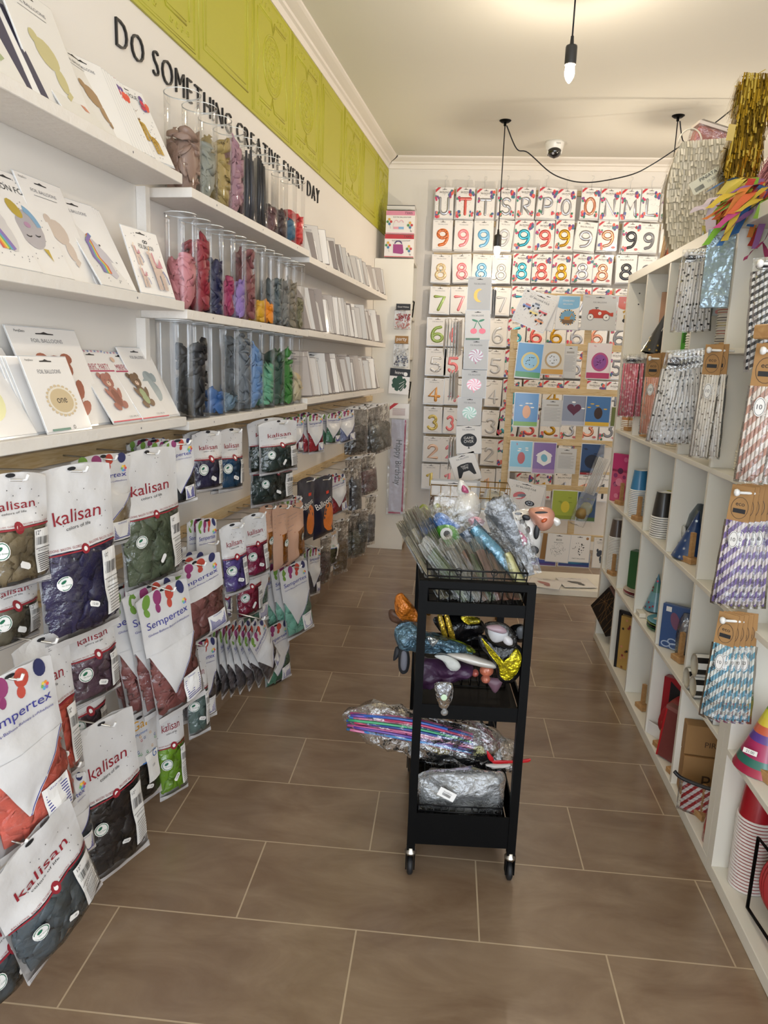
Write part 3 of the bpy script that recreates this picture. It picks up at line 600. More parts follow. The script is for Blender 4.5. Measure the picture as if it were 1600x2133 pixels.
RAINB = ['#d9534f', '#e8963c', '#e8d35a', '#7fb86a', '#5fa3cf', '#8b73b5']
def a_unihead(mb, W, H, left=False):
    dots(mb, W, H, 44, 3); hd(mb, W, H, 'BALON FOLIE', w=.72, z=.31, h=.013); mb.rect(-.45*W, .42*H, -.38*W, .46*H, INK)
    W2 = C('#d7d3dc', .3, .2, coat=.5)
    mb.poly([(x*W, z*H) for x, z in ((-.08, .08), (.0, .15), (.08, .19), (.1, .13), (.2, .02), (.34, -.1), (.37, -.16), (.3, -.19), (.16, -.14), (.14, -.22), (.17, -.34), (.05, -.39), (-.06, -.34), (-.1, -.2), (-.12, -.05))], W2)
    mb.poly([(.02*W, .15*H), (.07*W, .17*H), (.09*W, .30*H)], C('#8a8ab8', .3)); mb.poly([(.08*W, .15*H), (.13*W, .12*H), (.15*W, .2*H)], C('#b5506a', .4))
    for q, c in enumerate(RAINB): mb.line([(.06*W-q*.004, .2*H-q*.002), (-.12*W-q*.004, .14*H-q*.004), (-.2*W-q*.003+.01, 0), (-.14*W-q*.0045, -.14*H), (-.04*W-q*.005, -.24*H), (-.05*W-q*.005, -.33*H)], .0052, C(c, .35, coat=.4))
    mb.disc(.08*W, .04*H, .02*W, INK, .014*H); mb.line([(.3*W, -.15*H), (.33*W, -.165*H)], .0012, INK)
def a_unibody(mb, W, H):
    dots(mb, W, H, 30, 5); mb.text('FOIL BALLOON', .05*W, .24*H, INK, width=.42*W, height=.012); mb.line(ell(.03*W, .32*H, .03*W, .02*H, 12), .0012, INK, True); mb.line(ell(.09*W, .32*H, .03*W, .02*H, 12), .0012, INK, True)
    g = C('#b9a49a', .35, .2, coat=.4); pk = C('#c77f8c', .4); bl = C('#7d7fa8', .4)
    for cx, cz, k in ((-.28, .08, .5), (-.28, -.26, .5), (.16, -.12, 1.)):
        def p(x, z): return (cx*W+x*k*W, cz*H+z*k*H)
        a = p(0, 0); mb.disc(a[0], a[1], .14*k*W, g, .08*k*H, 12)
        for x in (-.1, -.04, .06, .11): mb.line([p(x, -.04), p(x+.01, -.3)], .028*k*W, g)
        mb.line([p(-.09, .02), p(-.12, .22)], .05*k*W, g); q = p(-.13, .24); mb.disc(q[0], q[1], .08*k*W, g, .035*k*H, 10, -.4)
        mb.line([p(-.06, .27), p(-.04, .12), p(.0, .05)], .02*k*W, pk); mb.line([p(-.12, .28), p(-.1, .36)], .01*k*W, C('#d8a85a', .4))
        mb.poly([p(.0, .04), p(.12, .2), p(.16, .05)], pk); mb.line([p(.13, 0), p(.2, -.1), p(.22, -.2)], .02*k*W, bl)
def a_mask(mb, W, H):
    dots(mb, W, H, 44, 8); hd(mb, W, H, 'BALON FOLIE', w=.8, z=.33, h=.014)
    mb.disc(.03*W, -.06*H, .24*W, C('#b8b4bc', .3, .3, coat=.5), .2*H, 18, -.5); mb.disc(-.12*W, .12*H, .14*W, C('#cdb44a', .3, .5), .07*H, 12, -.8)
    mb.line(arc(.02*W, -.05*H, .22*W, .2*H, 10, 80), .008, C('#7fa8c8', .3)); mb.disc(.0, -.02*H, .06*W, C('#b48aa8', .4), .03*H)
    mb.line(arc(-.06*W, -.12*H, .05*W, .02*H, 200, 340, 6), .0012, INK); mb.line(arc(.12*W, -.1*H, .05*W, .02*H, 200, 340, 6), .0012, INK); mb.poly([(.1*W, -.24*H), (.2*W, -.36*H), (.2*W, -.24*H)], C('#c9b04a', .3, .4))
def a_unirain(mb, W, H):
    dots(mb, W, H, 44, 9); hd(mb, W, H, 'BALON FOLIE', w=.8, z=.33, h=.014)
    g = C('#dcd8d8', .3, .2, coat=.5); mb.disc(.06*W, .04*H, .26*W, g, .1*H, 16, -.5); mb.disc(.16*W, -.14*H, .15*W, g, .2*H, 14, .2)
    for q, c in enumerate(RAINB): mb.line([(-.2*W+q*.006, .14*H), (-.16*W+q*.006, -.02*H), (-.02*W+q*.005, -.2*H), (.02*W+q*.006, -.32*H)], .0055, C(c, .35, coat=.4))
    mb.poly([(-.1*W, .16*H), (0, .17*H), (-.07*W, .33*H)], C('#8a5a9c', .4)); mb.line(arc(0, .06*H, .04*W, .015*H, 190, 350, 6), .0014, INK)
def a_blob(col, txt='FOIL BALLOONS', body=None):
    def f(mb, W, H):
        hd(mb, W, H, txt, GREY, w=.55, z=.36, h=.008); mb.line([(-.25*W, .31*H), (.25*W, .31*H)], .0006, GREY); r = random.Random(str(col)); g = C(col, .3, .25, coat=.5)
        mb.disc(-.02*W, -.02*H, .2*W, g, .12*H, 14, -.4); mb.disc(.1*W, -.2*H, .1*W, g, .1*H, 12); mb.disc(-.18*W, .08*H, .08*W, g, .06*H, 12); mb.text('PartyDeco', -.36*W, .46*H, INK, width=.16*W); mb.line([(.2*W, -.28*H), (.1*W, -.34*H)], .006, g)
    return f
def a_bear(c1, c2, big=False, hdr=None):
    def f(mb, W, H):
        if hdr:
            mb.text(hdr, .02*W, .27*H, C('#a83246', .5), width=.72*W, height=.018); mb.rect(-.42*W, .20*H, .48*W, .22*H, C('#b5305a', .4)); mb.rect(-.5*W, -.5*H, .5*W, -.485*H, C('#d84a5a', .4))
            for q in range(9): mb.rect((-.46+q*.105)*W, .475*H, (-.42+q*.105)*W, .5*H, C('#c98a9a' if q % 2 else '#7a8ab8', .5))
            mb.disc(-.33*W, .38*H, .06*W, C('#d9b8a0', .5), .04*H); mb.text('COD: UMK-18', .2*W, -.45*H, GREY, width=.3*W)
        else: hd(mb, W, H, 'FOIL BALLOONS', GREY, w=.45, z=.37, h=.009); mb.text('PartyDeco', -.34*W, .455*H, INK, width=.14*W)
        k = 1.25 if big else 1; g = C(c1, .25, .3, coat=.6); g2 = C(c2, .3, .2, coat=.5); oz = -.06
        def p(x, z): return (x*k*W, (z*k+oz)*H)
        for x in (-.14, .14): a = p(x, .2); mb.disc(*a, .07*k*W, g, .045*k*H)
        a = p(.14, -.22); mb.disc(*a, .1*k*W, g, .05*k*H, 12, .5); a = p(-.12, -.24); mb.disc(*a, .1*k*W, g, .05*k*H, 12, -.5)
        a = p(0, -.1); mb.disc(*a, .15*k*W, g, .15*k*H, 14); a = p(0, -.12); mb.disc(*a, .11*k*W, g2, .12*k*H, 14)
        a = p(-.16, -.06); mb.disc(*a, .05*k*W, g, .09*k*H, 10, .5); a = p(.16, -.06); mb.disc(*a, .05*k*W, g, .09*k*H, 10, -.5)
        a = p(0, .12); mb.disc(*a, .17*k*W, g, .105*k*H, 16); a = p(0, .08); mb.disc(*a, .06*k*W, C('#e0c3ae', .4), .035*k*H)
        for x in (-.06, .06): a = p(x, .13); mb.disc(*a, .012*k*W, INK, .008*k*H, 8)
        a = p(0, .095); mb.disc(*a, .018*k*W, INK, .008*k*H, 8)
    return f
def a_one(mb, W, H):
    hd(mb, W, H, 'FOIL BALLOONS', GREY, w=.5, z=.3, h=.009); mb.text('PartyDeco', -.34*W, .45*H, INK, width=.16*W); g = C('#cdbb9a', .35, .2)
    for q in range(22): an = TAU*q/22; mb.disc(.04*W+.3*W*math.cos(an), -.1*H+.2*H*math.sin(an), .035*W, g, .022*H, 9, newlay=False)
    mb.disc(.04*W, -.1*H, .29*W, C('#e9e0cf', .4), .19*H, 24); mb.disc(.04*W, -.1*H, .25*W, C('#cbb68f', .35), .165*H, 24); mb.text('one', .04*W, -.1*H, INK, width=.22*W); mb.rect(-.4*W, -.5*H, .0, -.47*H, C('#7d9c8c', .5)); mb.text('O', .1*W, -.47*H, INK, height=.008)
def a_ring(mb, W, H):
    hd(mb, W, H, 'FOIL BALLOONS', GREY, w=.5, z=.36, h=.009); mb.line(ell(-.05*W, -.12*H, .2*W, .14*H, 22), .022, C('#d9d8a4', .3, .1, coat=.5), True)
    a = C('#8c6a52', .4); mb.disc(-.12*W, .12*H, .08*W, a, .06*H)
def a_fox(mb, W, H):
    hd(mb, W, H, 'FOIL BALLOONS', GREY, w=.5, z=.36, h=.009); g = C('#8e4c38', .35, coat=.4); mb.disc(-.1*W, .1*H, .13*W, g, .08*H, 14); mb.poly([(-.22*W, .14*H), (-.2*W, .24*H), (-.12*W, .17*H)], g); mb.poly([(0*W, .14*H), (0, .24*H), (-.08*W, .17*H)], g)
    mb.disc(-.1*W, .07*H, .07*W, WHITEP, .03*H); mb.disc(.03*W, -.14*H, .14*W, g, .16*H, 14, .3); mb.disc(.03*W, -.14*H, .07*W, C('#e6cdb8', .4), .12*H, 14, .3)
    for x in (-.14, -.06): mb.disc(x*W, .1*H, .01*W, INK, .006*H, 6)
def a_eleph(mb, W, H):
    hd(mb, W, H, 'FOIL BALLOONS', GREY, w=.45, z=.36, h=.009); g = C('#a9b6bb', .3, .25, coat=.5); mb.disc(.02*W, .06*H, .15*W, g, .1*H, 14); mb.disc(.18*W, .06*H, .09*W, g, .07*H, 12); mb.disc(.05*W, -.14*H, .17*W, g, .15*H, 14); mb.line([(-.06*W, .04*H), (-.18*W, 0), (-.2*W, -.08*H)], .007, g)
def a_giraffe(mb, W, H):
    r = random.Random(4); dots(mb, W, H, 40, 6); g = C('#c9a23c', .35, .3, coat=.4); b = C('#7a4f24', .5)
    mb.text('BALON FOLIE', .02*W, .37*H, INK, width=.5*W, height=.012)
    for cx, cz, k in ((-.05, .02, 1), (.2, -.2, .75)):
        def p(x, z): return ((cx+x*k)*W, (cz+z*k)*H)
        a = p(.02, -.02); mb.disc(*a, .12*k*W, g, .07*k*H, 12, -.3); mb.line([p(-.06, 0), p(-.1, .22)], .035*k*W, g); a = p(-.13, .24); mb.disc(*a, .07*k*W, g, .03*k*H, 10, -.4)
        for x in (-.05, .0, .07, .12): mb.line([p(x, -.05), p(x+.01, -.27)], .022*k*W, g)
        for q in range(26): a = p(r.uniform(-.1, .14), r.uniform(-.22, .22) if q % 3 == 0 else r.uniform(-.07, .03)); mb.disc(*a, .012*k*W, b, .008*k*H, 6, newlay=False)
    ballooncluster(mb, .38*W, .3*H, .012, CL1, r, 7); ballooncluster(mb, -.4*W, .12*H, .009, CL2, r, 5); ballooncluster(mb, -.34*W, -.4*H, .012, CL3, r, 6); mb.poly([(-.5*W, .33*H), (-.5*W, .42*H), (-.34*W, .5*H), (-.16*W, .5*H)], C('#c22f38', .4))
def a_none(mb, W, H): hd(mb, W, H, 'FOIL BALLOONS', GREY, w=.5, z=.36, h=.008)
def a_flam(mb, W, H): a_none(mb, W, H); g = C('#d98c74', .4, coat=.3); mb.poly([(-.3*W, .16*H), (.05*W, .12*H), (.3*W, -.3*H), (.2*W, -.3*H), (.0, 0), (-.25*W, .06*H)], g); mb.disc(.08*W, .0, .1*W, C('#e5c7b0', .4), .06*H)
def a_dino(mb, W, H): a_none(mb, W, H); g = C('#a9b58a', .4, coat=.3); mb.disc(-.05*W, 0, .22*W, g, .09*H, 14, -.5); mb.line([(.05*W, -.08*H), (.25*W, -.3*H)], .012, g); mb.disc(0, .04*H, .1*W, C('#d6b257', .4), .03*H)
# top row, near section
leanpack('pale green dinosaur balloon pack at the left edge, topmost shelf', a_dino, -70, 60, 175, 0, 0, t=.125)
for q in range(3): leanpack('dark edged thin pack squeezed beside the dinosaur pack on the top shelf', a_none, 20+q*16, 92+q*16, 190, 0, 0, t=.12+.004*q, body=C('#4a4556', .4) if q % 2 == 0 else None, yaw=-.25, w=.03, group='dark edged packs on the top shelf', lift=.001)
leanpack('large pale balloon pack with a yellow bird, near end of the top shelf', a_blob('#d9cf9a'), 90, 200, 190, 0, 0, t=.112, h=.27)
leanpack('balloon pack with an orange flamingo leaning on the top shelf', a_flam, 135, 225, 240, 0, 0, t=.125, h=.2)
leanpack('wide clear balloon pack with a brown deer on the top shelf', a_blob('#b08a62'), 200, 275, 290, 0, 0, t=.118, h=.22)
for q in range(8): leanpack('thin confetti balloon pack in the tight stack left of the giraffe pack', a_giraffe if q > 5 else a_none, 196+q*7, 270+q*7, 320, 0, 0, t=.112+.001*q, h=.215, yaw=-.28, w=.13, group='stack of thin packs on the top shelf', lift=.0005)
leanpack('confetti pack with two spotted giraffes, last on the near top shelf', a_giraffe, 292, 350, 345, 0, 0, t=.13, h=.215, w=.155, yaw=-.22, ang=.5)
# middle row, near section
leanpack('pack with a rainbow maned unicorn, leftmost on the middle shelf', a_unirain, -40, 90, 560, 0, 1, t=.122, h=.225)
leanpack('pack with a sleeping ice-lolly face balloon on the middle shelf', a_mask, 50, 156, 575, 0, 1, t=.115, h=.23)
leanpack('clear pack with a pale pink animal balloon behind the unicorn head pack', a_blob('#cfc0b6'), 120, 208, 588, 0, 1, t=.105, h=.235)
for q in range(4): leanpack('thin white pack stacked directly behind the rainbow unicorn head pack', a_none, 180+q*8, 262+q*7, 590, 0, 1, t=.108+.003*q, h=.22, w=.15, yaw=-.12, group='stack behind the unicorn head pack')
leanpack('white pack with a unicorn head and rainbow mane on the middle shelf', a_unihead, 213, 286, 590, 0, 1, t=.125, h=.215, w=.158)
leanpack('square white pack with three little winged unicorns, end of the middle shelf', a_unibody, 292, 366, 605, 0, 1, t=.132, h=.175, w=.155, ang=.33, yaw=-.1)
# lowest row, near section
leanpack('balloon pack with a pale yellow ring, leftmost on the lowest shelf', a_ring, -60, 78, 910, 0, 2, t=.125, h=.22)
leanpack('clear pack with a red-brown fox balloon beside the ring pack', a_fox, 20, 105, 905, 0, 2, t=.117, h=.2)
for q in range(3): leanpack('thin white pack stacked right behind the pack reading one', a_none, 62+q*7, 160+q*7, 890, 0, 2, t=.112+.004*q, h=.165, w=.16, yaw=-.06, ang=.4, group='stack behind the pack reading one')
leanpack('wide clear pack with a shiny brown bear balloon, tallest on the lowest shelf', a_bear('#8c3f22', '#c06a4a', True), 100, 228, 880, 0, 2, t=.10, h=.235, w=.25)
leanpack('small pack with a beige frilled biscuit reading one', a_one, 113, 180, 895, 0, 2, t=.138, h=.165, w=.158, ang=.36)
leanpack('white pack with a pink bear above a red stripe', a_bear('#b5776a', '#8c5448', False, 'MIRIFIC PARTY'), 238, 300, 880, 0, 2, t=.123, h=.205, w=.145)
leanpack('clear pack with a grey elephant balloon at the end of the lowest shelf', a_eleph, 310, 380, 870, 0, 2, t=.112, h=.21, w=.165)
leanpack('white pack with a brown and green bear above a red stripe', a_bear('#8a6f58', '#a9b88c', False, 'MIRIFIC PARTY'), 300, 352, 875, 0, 2, t=.126, h=.205, w=.145)
# far sections: rows of thin packs
rnd = random.Random(11)
rown = ['top', 'middle', 'lowest']
for row in range(3):
    z = SH[row][2]+.002; s = -.90; i = 0; cols = ['#d59aa0', '#9ab0c8', '#c9b48a', '#b3a0b8', '#a8b89a', '#c8c8cc']
    grp = ['tightly', 'loosely']
    while s < .80:
        tight = rnd.random() < .6; ds = rnd.uniform(.014, .024) if tight else rnd.uniform(.034, .055)
        W, H = rnd.choice(((.135, .2), (.14, .185), (.15, .21), (.13, .17))); 
        if row == 0: H *= .82
        key = (row, round(W, 3), i % 5)
        mb = packbase(W, H, .006, [PACK, C('#cfcac6', .4), PACKG, C('#b0a8a4', .4), C('#8f8684', .4)][rnd.choice((0, 1, 1, 2, 3, 4))], edge=C('#6f6866', .3, coat=.6)); a_blob(cols[(i*7+row) % 6])(mb, W, H)  # dark lip colour stands in for the shaded gaps between packs
        yaw = -rnd.uniform(.45, .95); t = .075+rnd.uniform(0, .012); lean = math.asin(.06/H)+rnd.uniform(0, .05)
        M = frame(LP(s, t, z), U, yaw) @ rotm(-lean, 'X') @ rotm(rnd.uniform(-.03, .03), 'Y') @ T(0, 0, H/2+.006)
        o = link('foil_balloon_pack', mb, None, M); tag(o, f'thin white foil balloon pack in the leaning row on the far {rown[row]} shelf', 'balloon pack', f'thin packs in a row on the far {rown[row]} shelf')
        s += ds; i += 1
# ================================================================== LATEX BALLOONS
def teardrop(mb, M, L, m, rnd, ns=8, rim=True):
    prof = [(.0, 0), (.26, .06), (.42, .2), (.46, .38), (.38, .56), (.22, .7), (.10, .8), (.075, .93), (.11, 1.0)]
    sq = rnd.uniform(.22, .5); b1, b2 = rnd.uniform(-.5, .5), rnd.uniform(-.5, .5); vs_ = []; ph = rnd.uniform(0, 9)
    for i, (r, z) in enumerate(prof):
        for k in range(ns):
            a = TAU*k/ns; rr = r*L*(1+.22*math.sin(3*a+ph+z*5)+.12*math.sin(5*a-ph*2+z*9))
            x, y = rr*math.cos(a), rr*math.sin(a)*sq; vs_.append((x+b1*L*z*z*.6+.06*L*math.sin(z*7+ph), y+b2*L*z*z*.5, (z-.45)*L))
    fs = [(i*ns+k, i*ns+(k+1) % ns, (i+1)*ns+(k+1) % ns, (i+1)*ns+k) for i in range(len(prof)-1) for k in range(ns)]
    mb.add(vs_, fs, m, M, True)
def rrot(rnd): return Matrix.Rotation(rnd.uniform(0, TAU), 4, 'X') @ Matrix.Rotation(rnd.uniform(0, TAU), 4, 'Y') @ Matrix.Rotation(rnd.uniform(0, TAU), 4, 'Z')
def lump(mb, rx, ry, z0, z1, m, seed, n=14, nz=8, amp=.06):
    vs_ = []
    for j in range(nz+1):
        z = z0+(z1-z0)*j/nz; e = math.sin(PI*min(1, max(.0, (j+.25)/(nz+.5))))**.35
        for k in range(n):
            a = TAU*k/n; q = 1+amp*noise.noise(Vector((math.cos(a)*2, math.sin(a)*2, z*22+seed)))*3
            vs_.append((rx*e*q*math.cos(a), ry*e*q*math.sin(a), z))
    fs = [(j*n+k, j*n+(k+1) % n, (j+1)*n+(k+1) % n, (j+1)*n+k) for j in range(nz) for k in range(n)]+[tuple(range(n-1, -1, -1)), tuple(nz*n+k for k in range(n))]
    mb.add(vs_, fs, m, None, True)
_heap = {}
def heapmesh(h, seed, r=.046, L=.062):
    k = (round(h, 2), seed)
    if k not in _heap:
        rnd = random.Random(seed*31+int(h*1000)); mb = MB(); lump(mb, r*.86, r*.86, .003, h*.93, LATEX, seed)
        n = int(10+h*190)
        for q in range(n):
            a = rnd.uniform(0, TAU); rr = r*rnd.uniform(.6, .86); z = .02+(h-.02)*q/n
            mb_ = MB(); teardrop(mb_, T(rr*math.cos(a), rr*math.sin(a), z) @ rrot(rnd), L*rnd.uniform(.7, 1.1), LATEX, rnd)
            V = []
            for v in mb_.V:
                q_ = math.hypot(v[0], v[1]); f = min(1, r/q_) if q_ > 0 else 1
                V.append((v[0]*f, v[1]*f, max(.002, v[2])))
            mb.add(V, mb_.F, LATEX, None, True)
        _heap[k] = mb.mesh('latex_balloons')
    return _heap[k]
def rodsmesh(h, seed, r=.044):
    k = ('rod', round(h, 2), seed)
    if k not in _heap:
        rnd = random.Random(seed); mb = MB()
        for q in range(34):
            a = rnd.uniform(0, TAU); rr = r*math.sqrt(rnd.uniform(.05, .85)); hh = h*rnd.uniform(.85, 1)
            mb.tube([(rr*math.cos(a), rr*math.sin(a), .003), (rr*math.cos(a+.1), rr*math.sin(a+.1), hh*.5), (rr*.96*math.cos(a), rr*.96*math.sin(a), hh)], [.006, .0065, .004], LATEX, 6)
        _heap[k] = mb.mesh('latex_balloons')
    return _heap[k]
def cylmesh(r, h):
    k = ('cyl', r, h)
    if k not in _heap:
        mb = MB(); mb.lathe([(r, 0), (r, h)], ACRYL, 36); mb.disk3(r, .001, 0, ACRYL) if False else None
        _heap[k] = mb.mesh('tube_wall')
        mb = MB(); mb.lathe([(r-.0022, h-.001), (r-.001, h+.001), (r+.0006, h), (r+.0006, h-.002)], C('#dfe2e4', .1, coat=1), 36); _heap[('rim', r, h)] = mb.mesh('rim')
        mb = MB(); mb.lathe([(0, .0005), (r, .0005)], ACRYL, 36); mb.lathe([(0, .002), (r, .002)], ACRYL, 36); _heap[('bot', r, h)] = mb.mesh('bottom_disc')
    return _heap[k]
ROW1 = [('#8f7364', .16, 'brown beige', 0), ('#8d8f84', .15, 'grey green', 0), ('#a38d55', .20, 'mustard tan', 0), ('#a27a86', .22, 'dusty pink', 0), ('#3a3c44', .235, 'slate black modelling', 1), ('#26272d', .25, 'black modelling', 1), ('#5c3a3f', .08, 'wine brown', 0), ('#3c2c30', .11, 'dark brown', 0), ('#39647f', .08, 'blue and green', 0), ('#c8262c', .13, 'bright red', 0)]
ROW2 = [('#c07a80', .155, 'salmon pink', 0), ('#8f2434', .215, 'deep red', 0), ('#25264a', .17, 'navy', 0), ('#9c2c5a', .12, 'magenta', 0), ('#9378b5', .12, 'lilac', 0), ('#824a4c', .235, 'mauve brown', 0), ('#d9a62a', .06, 'golden yellow', 0), ('#e38c1c', .07, 'orange', 0), ('#5d686b', .17, 'blue grey', 0), ('#7b7a76', .17, 'stone grey', 0), ('#857c6b', .19, 'taupe', 0), ('#7d785c', .12, 'olive', 0)]
ROW3 = [None, ('#17181d', .225, 'black', 0), ('#3a6298', .075, 'bright blue', 0), ('#5c7384', .05, 'grey blue', 0), ('#6b7177', .26, 'mid grey', 0), ('#6b8cb5', .22, 'sky blue', 0), ('#68a384', .17, 'mint green', 0), ('#41584c', .20, 'dark green grey', 0), ('#41803a', .22, 'grass green', 0), ('#cfc3a4', .12, 'cream', 0)]
for row, (lst, s0, ds, hh, rr) in enumerate(((ROW1, -2.03, .114, .27, .0525), (ROW2, -2.055, .0985, .275, .047), (ROW3, -2.12, .1235, .29, .054))):
    z = SH[row][1]+.001
    for i, e in enumerate(lst):
        s = s0+ds*i
        if row == 2 and i == 0: s += .01
        M = frame(LP(s, .082, z), U)
        cylmesh(rr, hh)
        rn = rown[row]; pos = f'{rn} shelf'
        nm = 'empty' if e is None else f'holding {e[2]} balloons'
        t = thing('acrylic_cylinder', f'tall clear cylinder {nm} on the {pos}', 'cylinder', M, f'clear cylinders on the {rn} shelf')
        link('tube_wall', _heap[('cyl', rr, hh)], t); link('rim', _heap[('rim', rr, hh)], t); link('bottom_disc', _heap[('bot', rr, hh)], t)
        if e:
            me = rodsmesh(e[1], i) if e[3] else heapmesh(e[1], i % 4+row)
            k = (rr-.004)/.047
            o = link('latex_balloons', me, None, M @ T(0, 0, .003) @ Matrix.Diagonal((k, k, 1, 1)), color=e[0]); tag(o, f'{e[2]} latex balloons crumpled inside a clear cylinder, {pos}', 'balloons', kind='stuff')
        if row == 1 and i == 2:
            t2 = thing('jar', 'small lidded navy jar among the cylinders of the middle shelf', 'jar', M @ T(.0, -.02, .0)) if False else None
# ================================================================== BALLOON BAGS ON THE LEFT WALL
def sm(a, b, x): t = max(0, min(1, (x-a)/(b-a))); return t*t*(3-2*t)
def bagfront(w, h, Tk, seed):
    def f(x, z):
        u = min(1, abs(x)/(w/2)); v = min(1, max(0, -z/h))
        pr = (1-u**2.6)*(.22+.78*sm(.30, .55, v))*(1-sm(.90, 1, v))*sm(-.05, .12, v)
        n = noise.noise(Vector((x*14+seed, z*14, seed)))*.5+noise.noise(Vector((x*38+seed, z*30, seed+4)))*.25
        e = (1-u**6)*(1-sm(.94, 1, v))
        return -(Tk/2*pr)-.013*n*e-.0015
    return f
def bagmesh(style, w, h, Tk, seed, acc):
    mb = MB(); f = bagfront(w, h, Tk, seed); nu, nv = 14, 22; rnd = random.Random(seed)
    def pos(i, j, sd):
        x = -w/2+w*i/nu; z = -h*j/nv
        xx = x*(1-.03*math.sin(PI*j/nv))+.005*noise.noise(Vector((z*9, seed, 2))); zz = z+.004*noise.noise(Vector((x*12, seed, 5)))*(j > 0)
        if j == 0: zz -= .012*abs(2*x/w)**2.5
        y = f(x, z) if sd else -f(x, z)*.75+.0
        return (xx, y, zz)
    cell = {}
    for sd in (1, 0):
        V = [pos(i, j, sd) for j in range(nv+1) for i in range(nu+1)]
        groups = {}
        for j in range(nv):
            for i in range(nu):
                u = (i+.5)/nu*2-1; v = (j+.5)/nv; m = WHITEG
                if sd:
                    if style == 'k': m = FILM if (v > .46-.0*u and v < .955) else WHITEG
                    elif style == 's': m = FILM if (v > .44 and v < .97) else WHITEG
                    elif style == 'o': m = FILM if (v > .45 and u > -.15 and v < .96) else acc
                    elif style == 'g': m = FILM if (v > .5 and v < .9) else WHITEG
                    elif style == 'c': m = SHINY if v > .04 else WHITEG
                    elif style == 'n': m = acc
                else: m = WHITEG if style in 'ksg' else (acc if style in 'on' else SHINY)
                b = j*(nu+1)+i; q = (b, b+nu+1, b+nu+2, b+1) if sd else (b, b+1, b+nu+2, b+nu+1)
                groups.setdefault(m, []).append(q)
        base = len(mb.V); mb.V += V
        for m, qs in groups.items():
            mi = mb.mi(m)
            for q in qs: mb.F.append(tuple(base+k for k in q)); mb.FM.append(mi); mb.S.append(True)
    mb.warp = f
    # bottom ribbed seal
    for q in range(3 if style in 'k' else 0):
        z = -h*.962-.0045*q; mb.line([(-w*.48, z), (0, z), (w*.48, z)], .0006, GREY)
    if style == 'k':
        n = 16
        mb.line([(-w*.47+w*.94*k/n, -h*.462) for k in range(n+1)], .0016, KRED); mb.disc(0, -h*.458, .011, KRED); mb.disc(0, -h*.458, .005, WHITEP)
        mb.text('kalisan', 0, -h*.27, KRED, width=w*.60, height=h*.075); mb.text('colors of life', 0, -h*.335, INK, width=w*.34, height=h*.018)
        mb.text('BALLOONS  BALLON  GLOBOS', -w*.24, -h*.435, KRED, width=w*.4, height=h*.013); mb.text('BALLOONS  BALLON  GLOBOS', w*.26, -h*.435, KRED, width=w*.38, height=h*.013)
        for q in range(12): mb.disc(rnd.uniform(-.45, .45)*w, -rnd.uniform(.05, .4)*h, .0012, INK, n=5, newlay=False)
    if style == 's':
        pet = [('#6f9440', -.32, 1.2), ('#8c3a68', -.11, 1.5), ('#b5483a', .11, 1.6), ('#34375f', .33, 1.9)]
        for c_2, x, r_ in pet: mb.disc(x*w, -.06*h, .055*h, C(c_2, .4), .075*w, 14, r_)
        for c_2, x, r_ in pet[:3]: mb.disc((x-.03)*w, -.135*h, .035*h, C(c_2, .4), .045*w, 12, 3.14-r_)
        mb.text('Sempertex', .0, -h*.24, SBLUE, width=w*.80, height=h*.07); mb.text('Globos-Ballons-Baloes-Luftballons', 0, -h*.30, SBLUE, width=w*.8, height=h*.016)
        for q, c_2 in enumerate(RAINB): mb.disc(w*.36+.006*math.cos(q*TAU/6), -h*.175+.006*math.sin(q*TAU/6), .0035, C(c_2, .4), .0035, 7, newlay=False)
        pts = []; mb.lay += 1
        for j in range(11):
            zz = -.44-.36*j/10; l_ = -.47+.30*j/10; r_ = .47-.60*j/10
            pts += [((l_+(r_-l_)*i/8)*w, zz*h) for i in range(9)]
        if w < .185: mb.dec(pts, [(j*9+i, (j+1)*9+i, (j+1)*9+i+1, j*9+i+1) for j in range(10) for i in range(8)], WHITEG, True)
        if w < .185: mb.line([((.45-.60*j/10)*w, (-.44-.36*j/10)*h) for j in range(11)], .0011, SBLUE)
    if style == 'g':
        mb.text('the Moment', -.05*w, -h*.2, C('#2b62a8'), width=w*.5); mb.text('Gal', 0, -h*.1, C('#d69a2a'), width=w*.4)
        for q in range(16): mb.text('G', rnd.uniform(-.42, .42)*w, -rnd.uniform(.2, .46)*h, C(rnd.choice(['#c23a4a', '#2b62a8', '#3d9a5c', '#d69a2a'])), height=.008)
        mb.line([(-w*.46, -h*.5), (0, -h*.5), (w*.46, -h*.5)], .0016, C('#2b62a8')); mb.rect(-.02*w, -.74*h, .40*w, -.44*h, WHITEP); mb.text('G', .28*w, -.47*h, C('#2b62a8'), height=.02); mb.text('100', .2*w, -.58*h, INK, width=.1*w)
        mb.text('GLOBOS . BALLONS', 0, -.95*h, C('#2b62a8'), width=.7*w)
    if style == 'n':
        mb.lay += 1; pts = [(.12*w, -.70*h)]
        for rr in (.33, .66, 1):
            for k in range(20): an = TAU*k/20; pts.append((.12*w+.3*w*rr*math.cos(an), -.70*h+.22*h*rr*math.sin(an)*(1.2 if math.sin(an) > 0 else .95)))
        fs = [(0, 1+k, 1+(k+1) % 20) for k in range(20)]+[(1+20*q+k, 21+20*q+k, 21+20*q+(k+1) % 20, 1+20*q+(k+1) % 20) for q in range(2) for k in range(20)]
        mb.dec(pts, fs, C('#d9772c', .4, bump=.4, bscale=60), True)
        mb.text('Balloons', -.05*w, -h*.42, WHITEP, width=w*.75, rot=.2); mb.rect(.1*w, -.3*h, .25*w, -.25*h, C('#d9452f'))
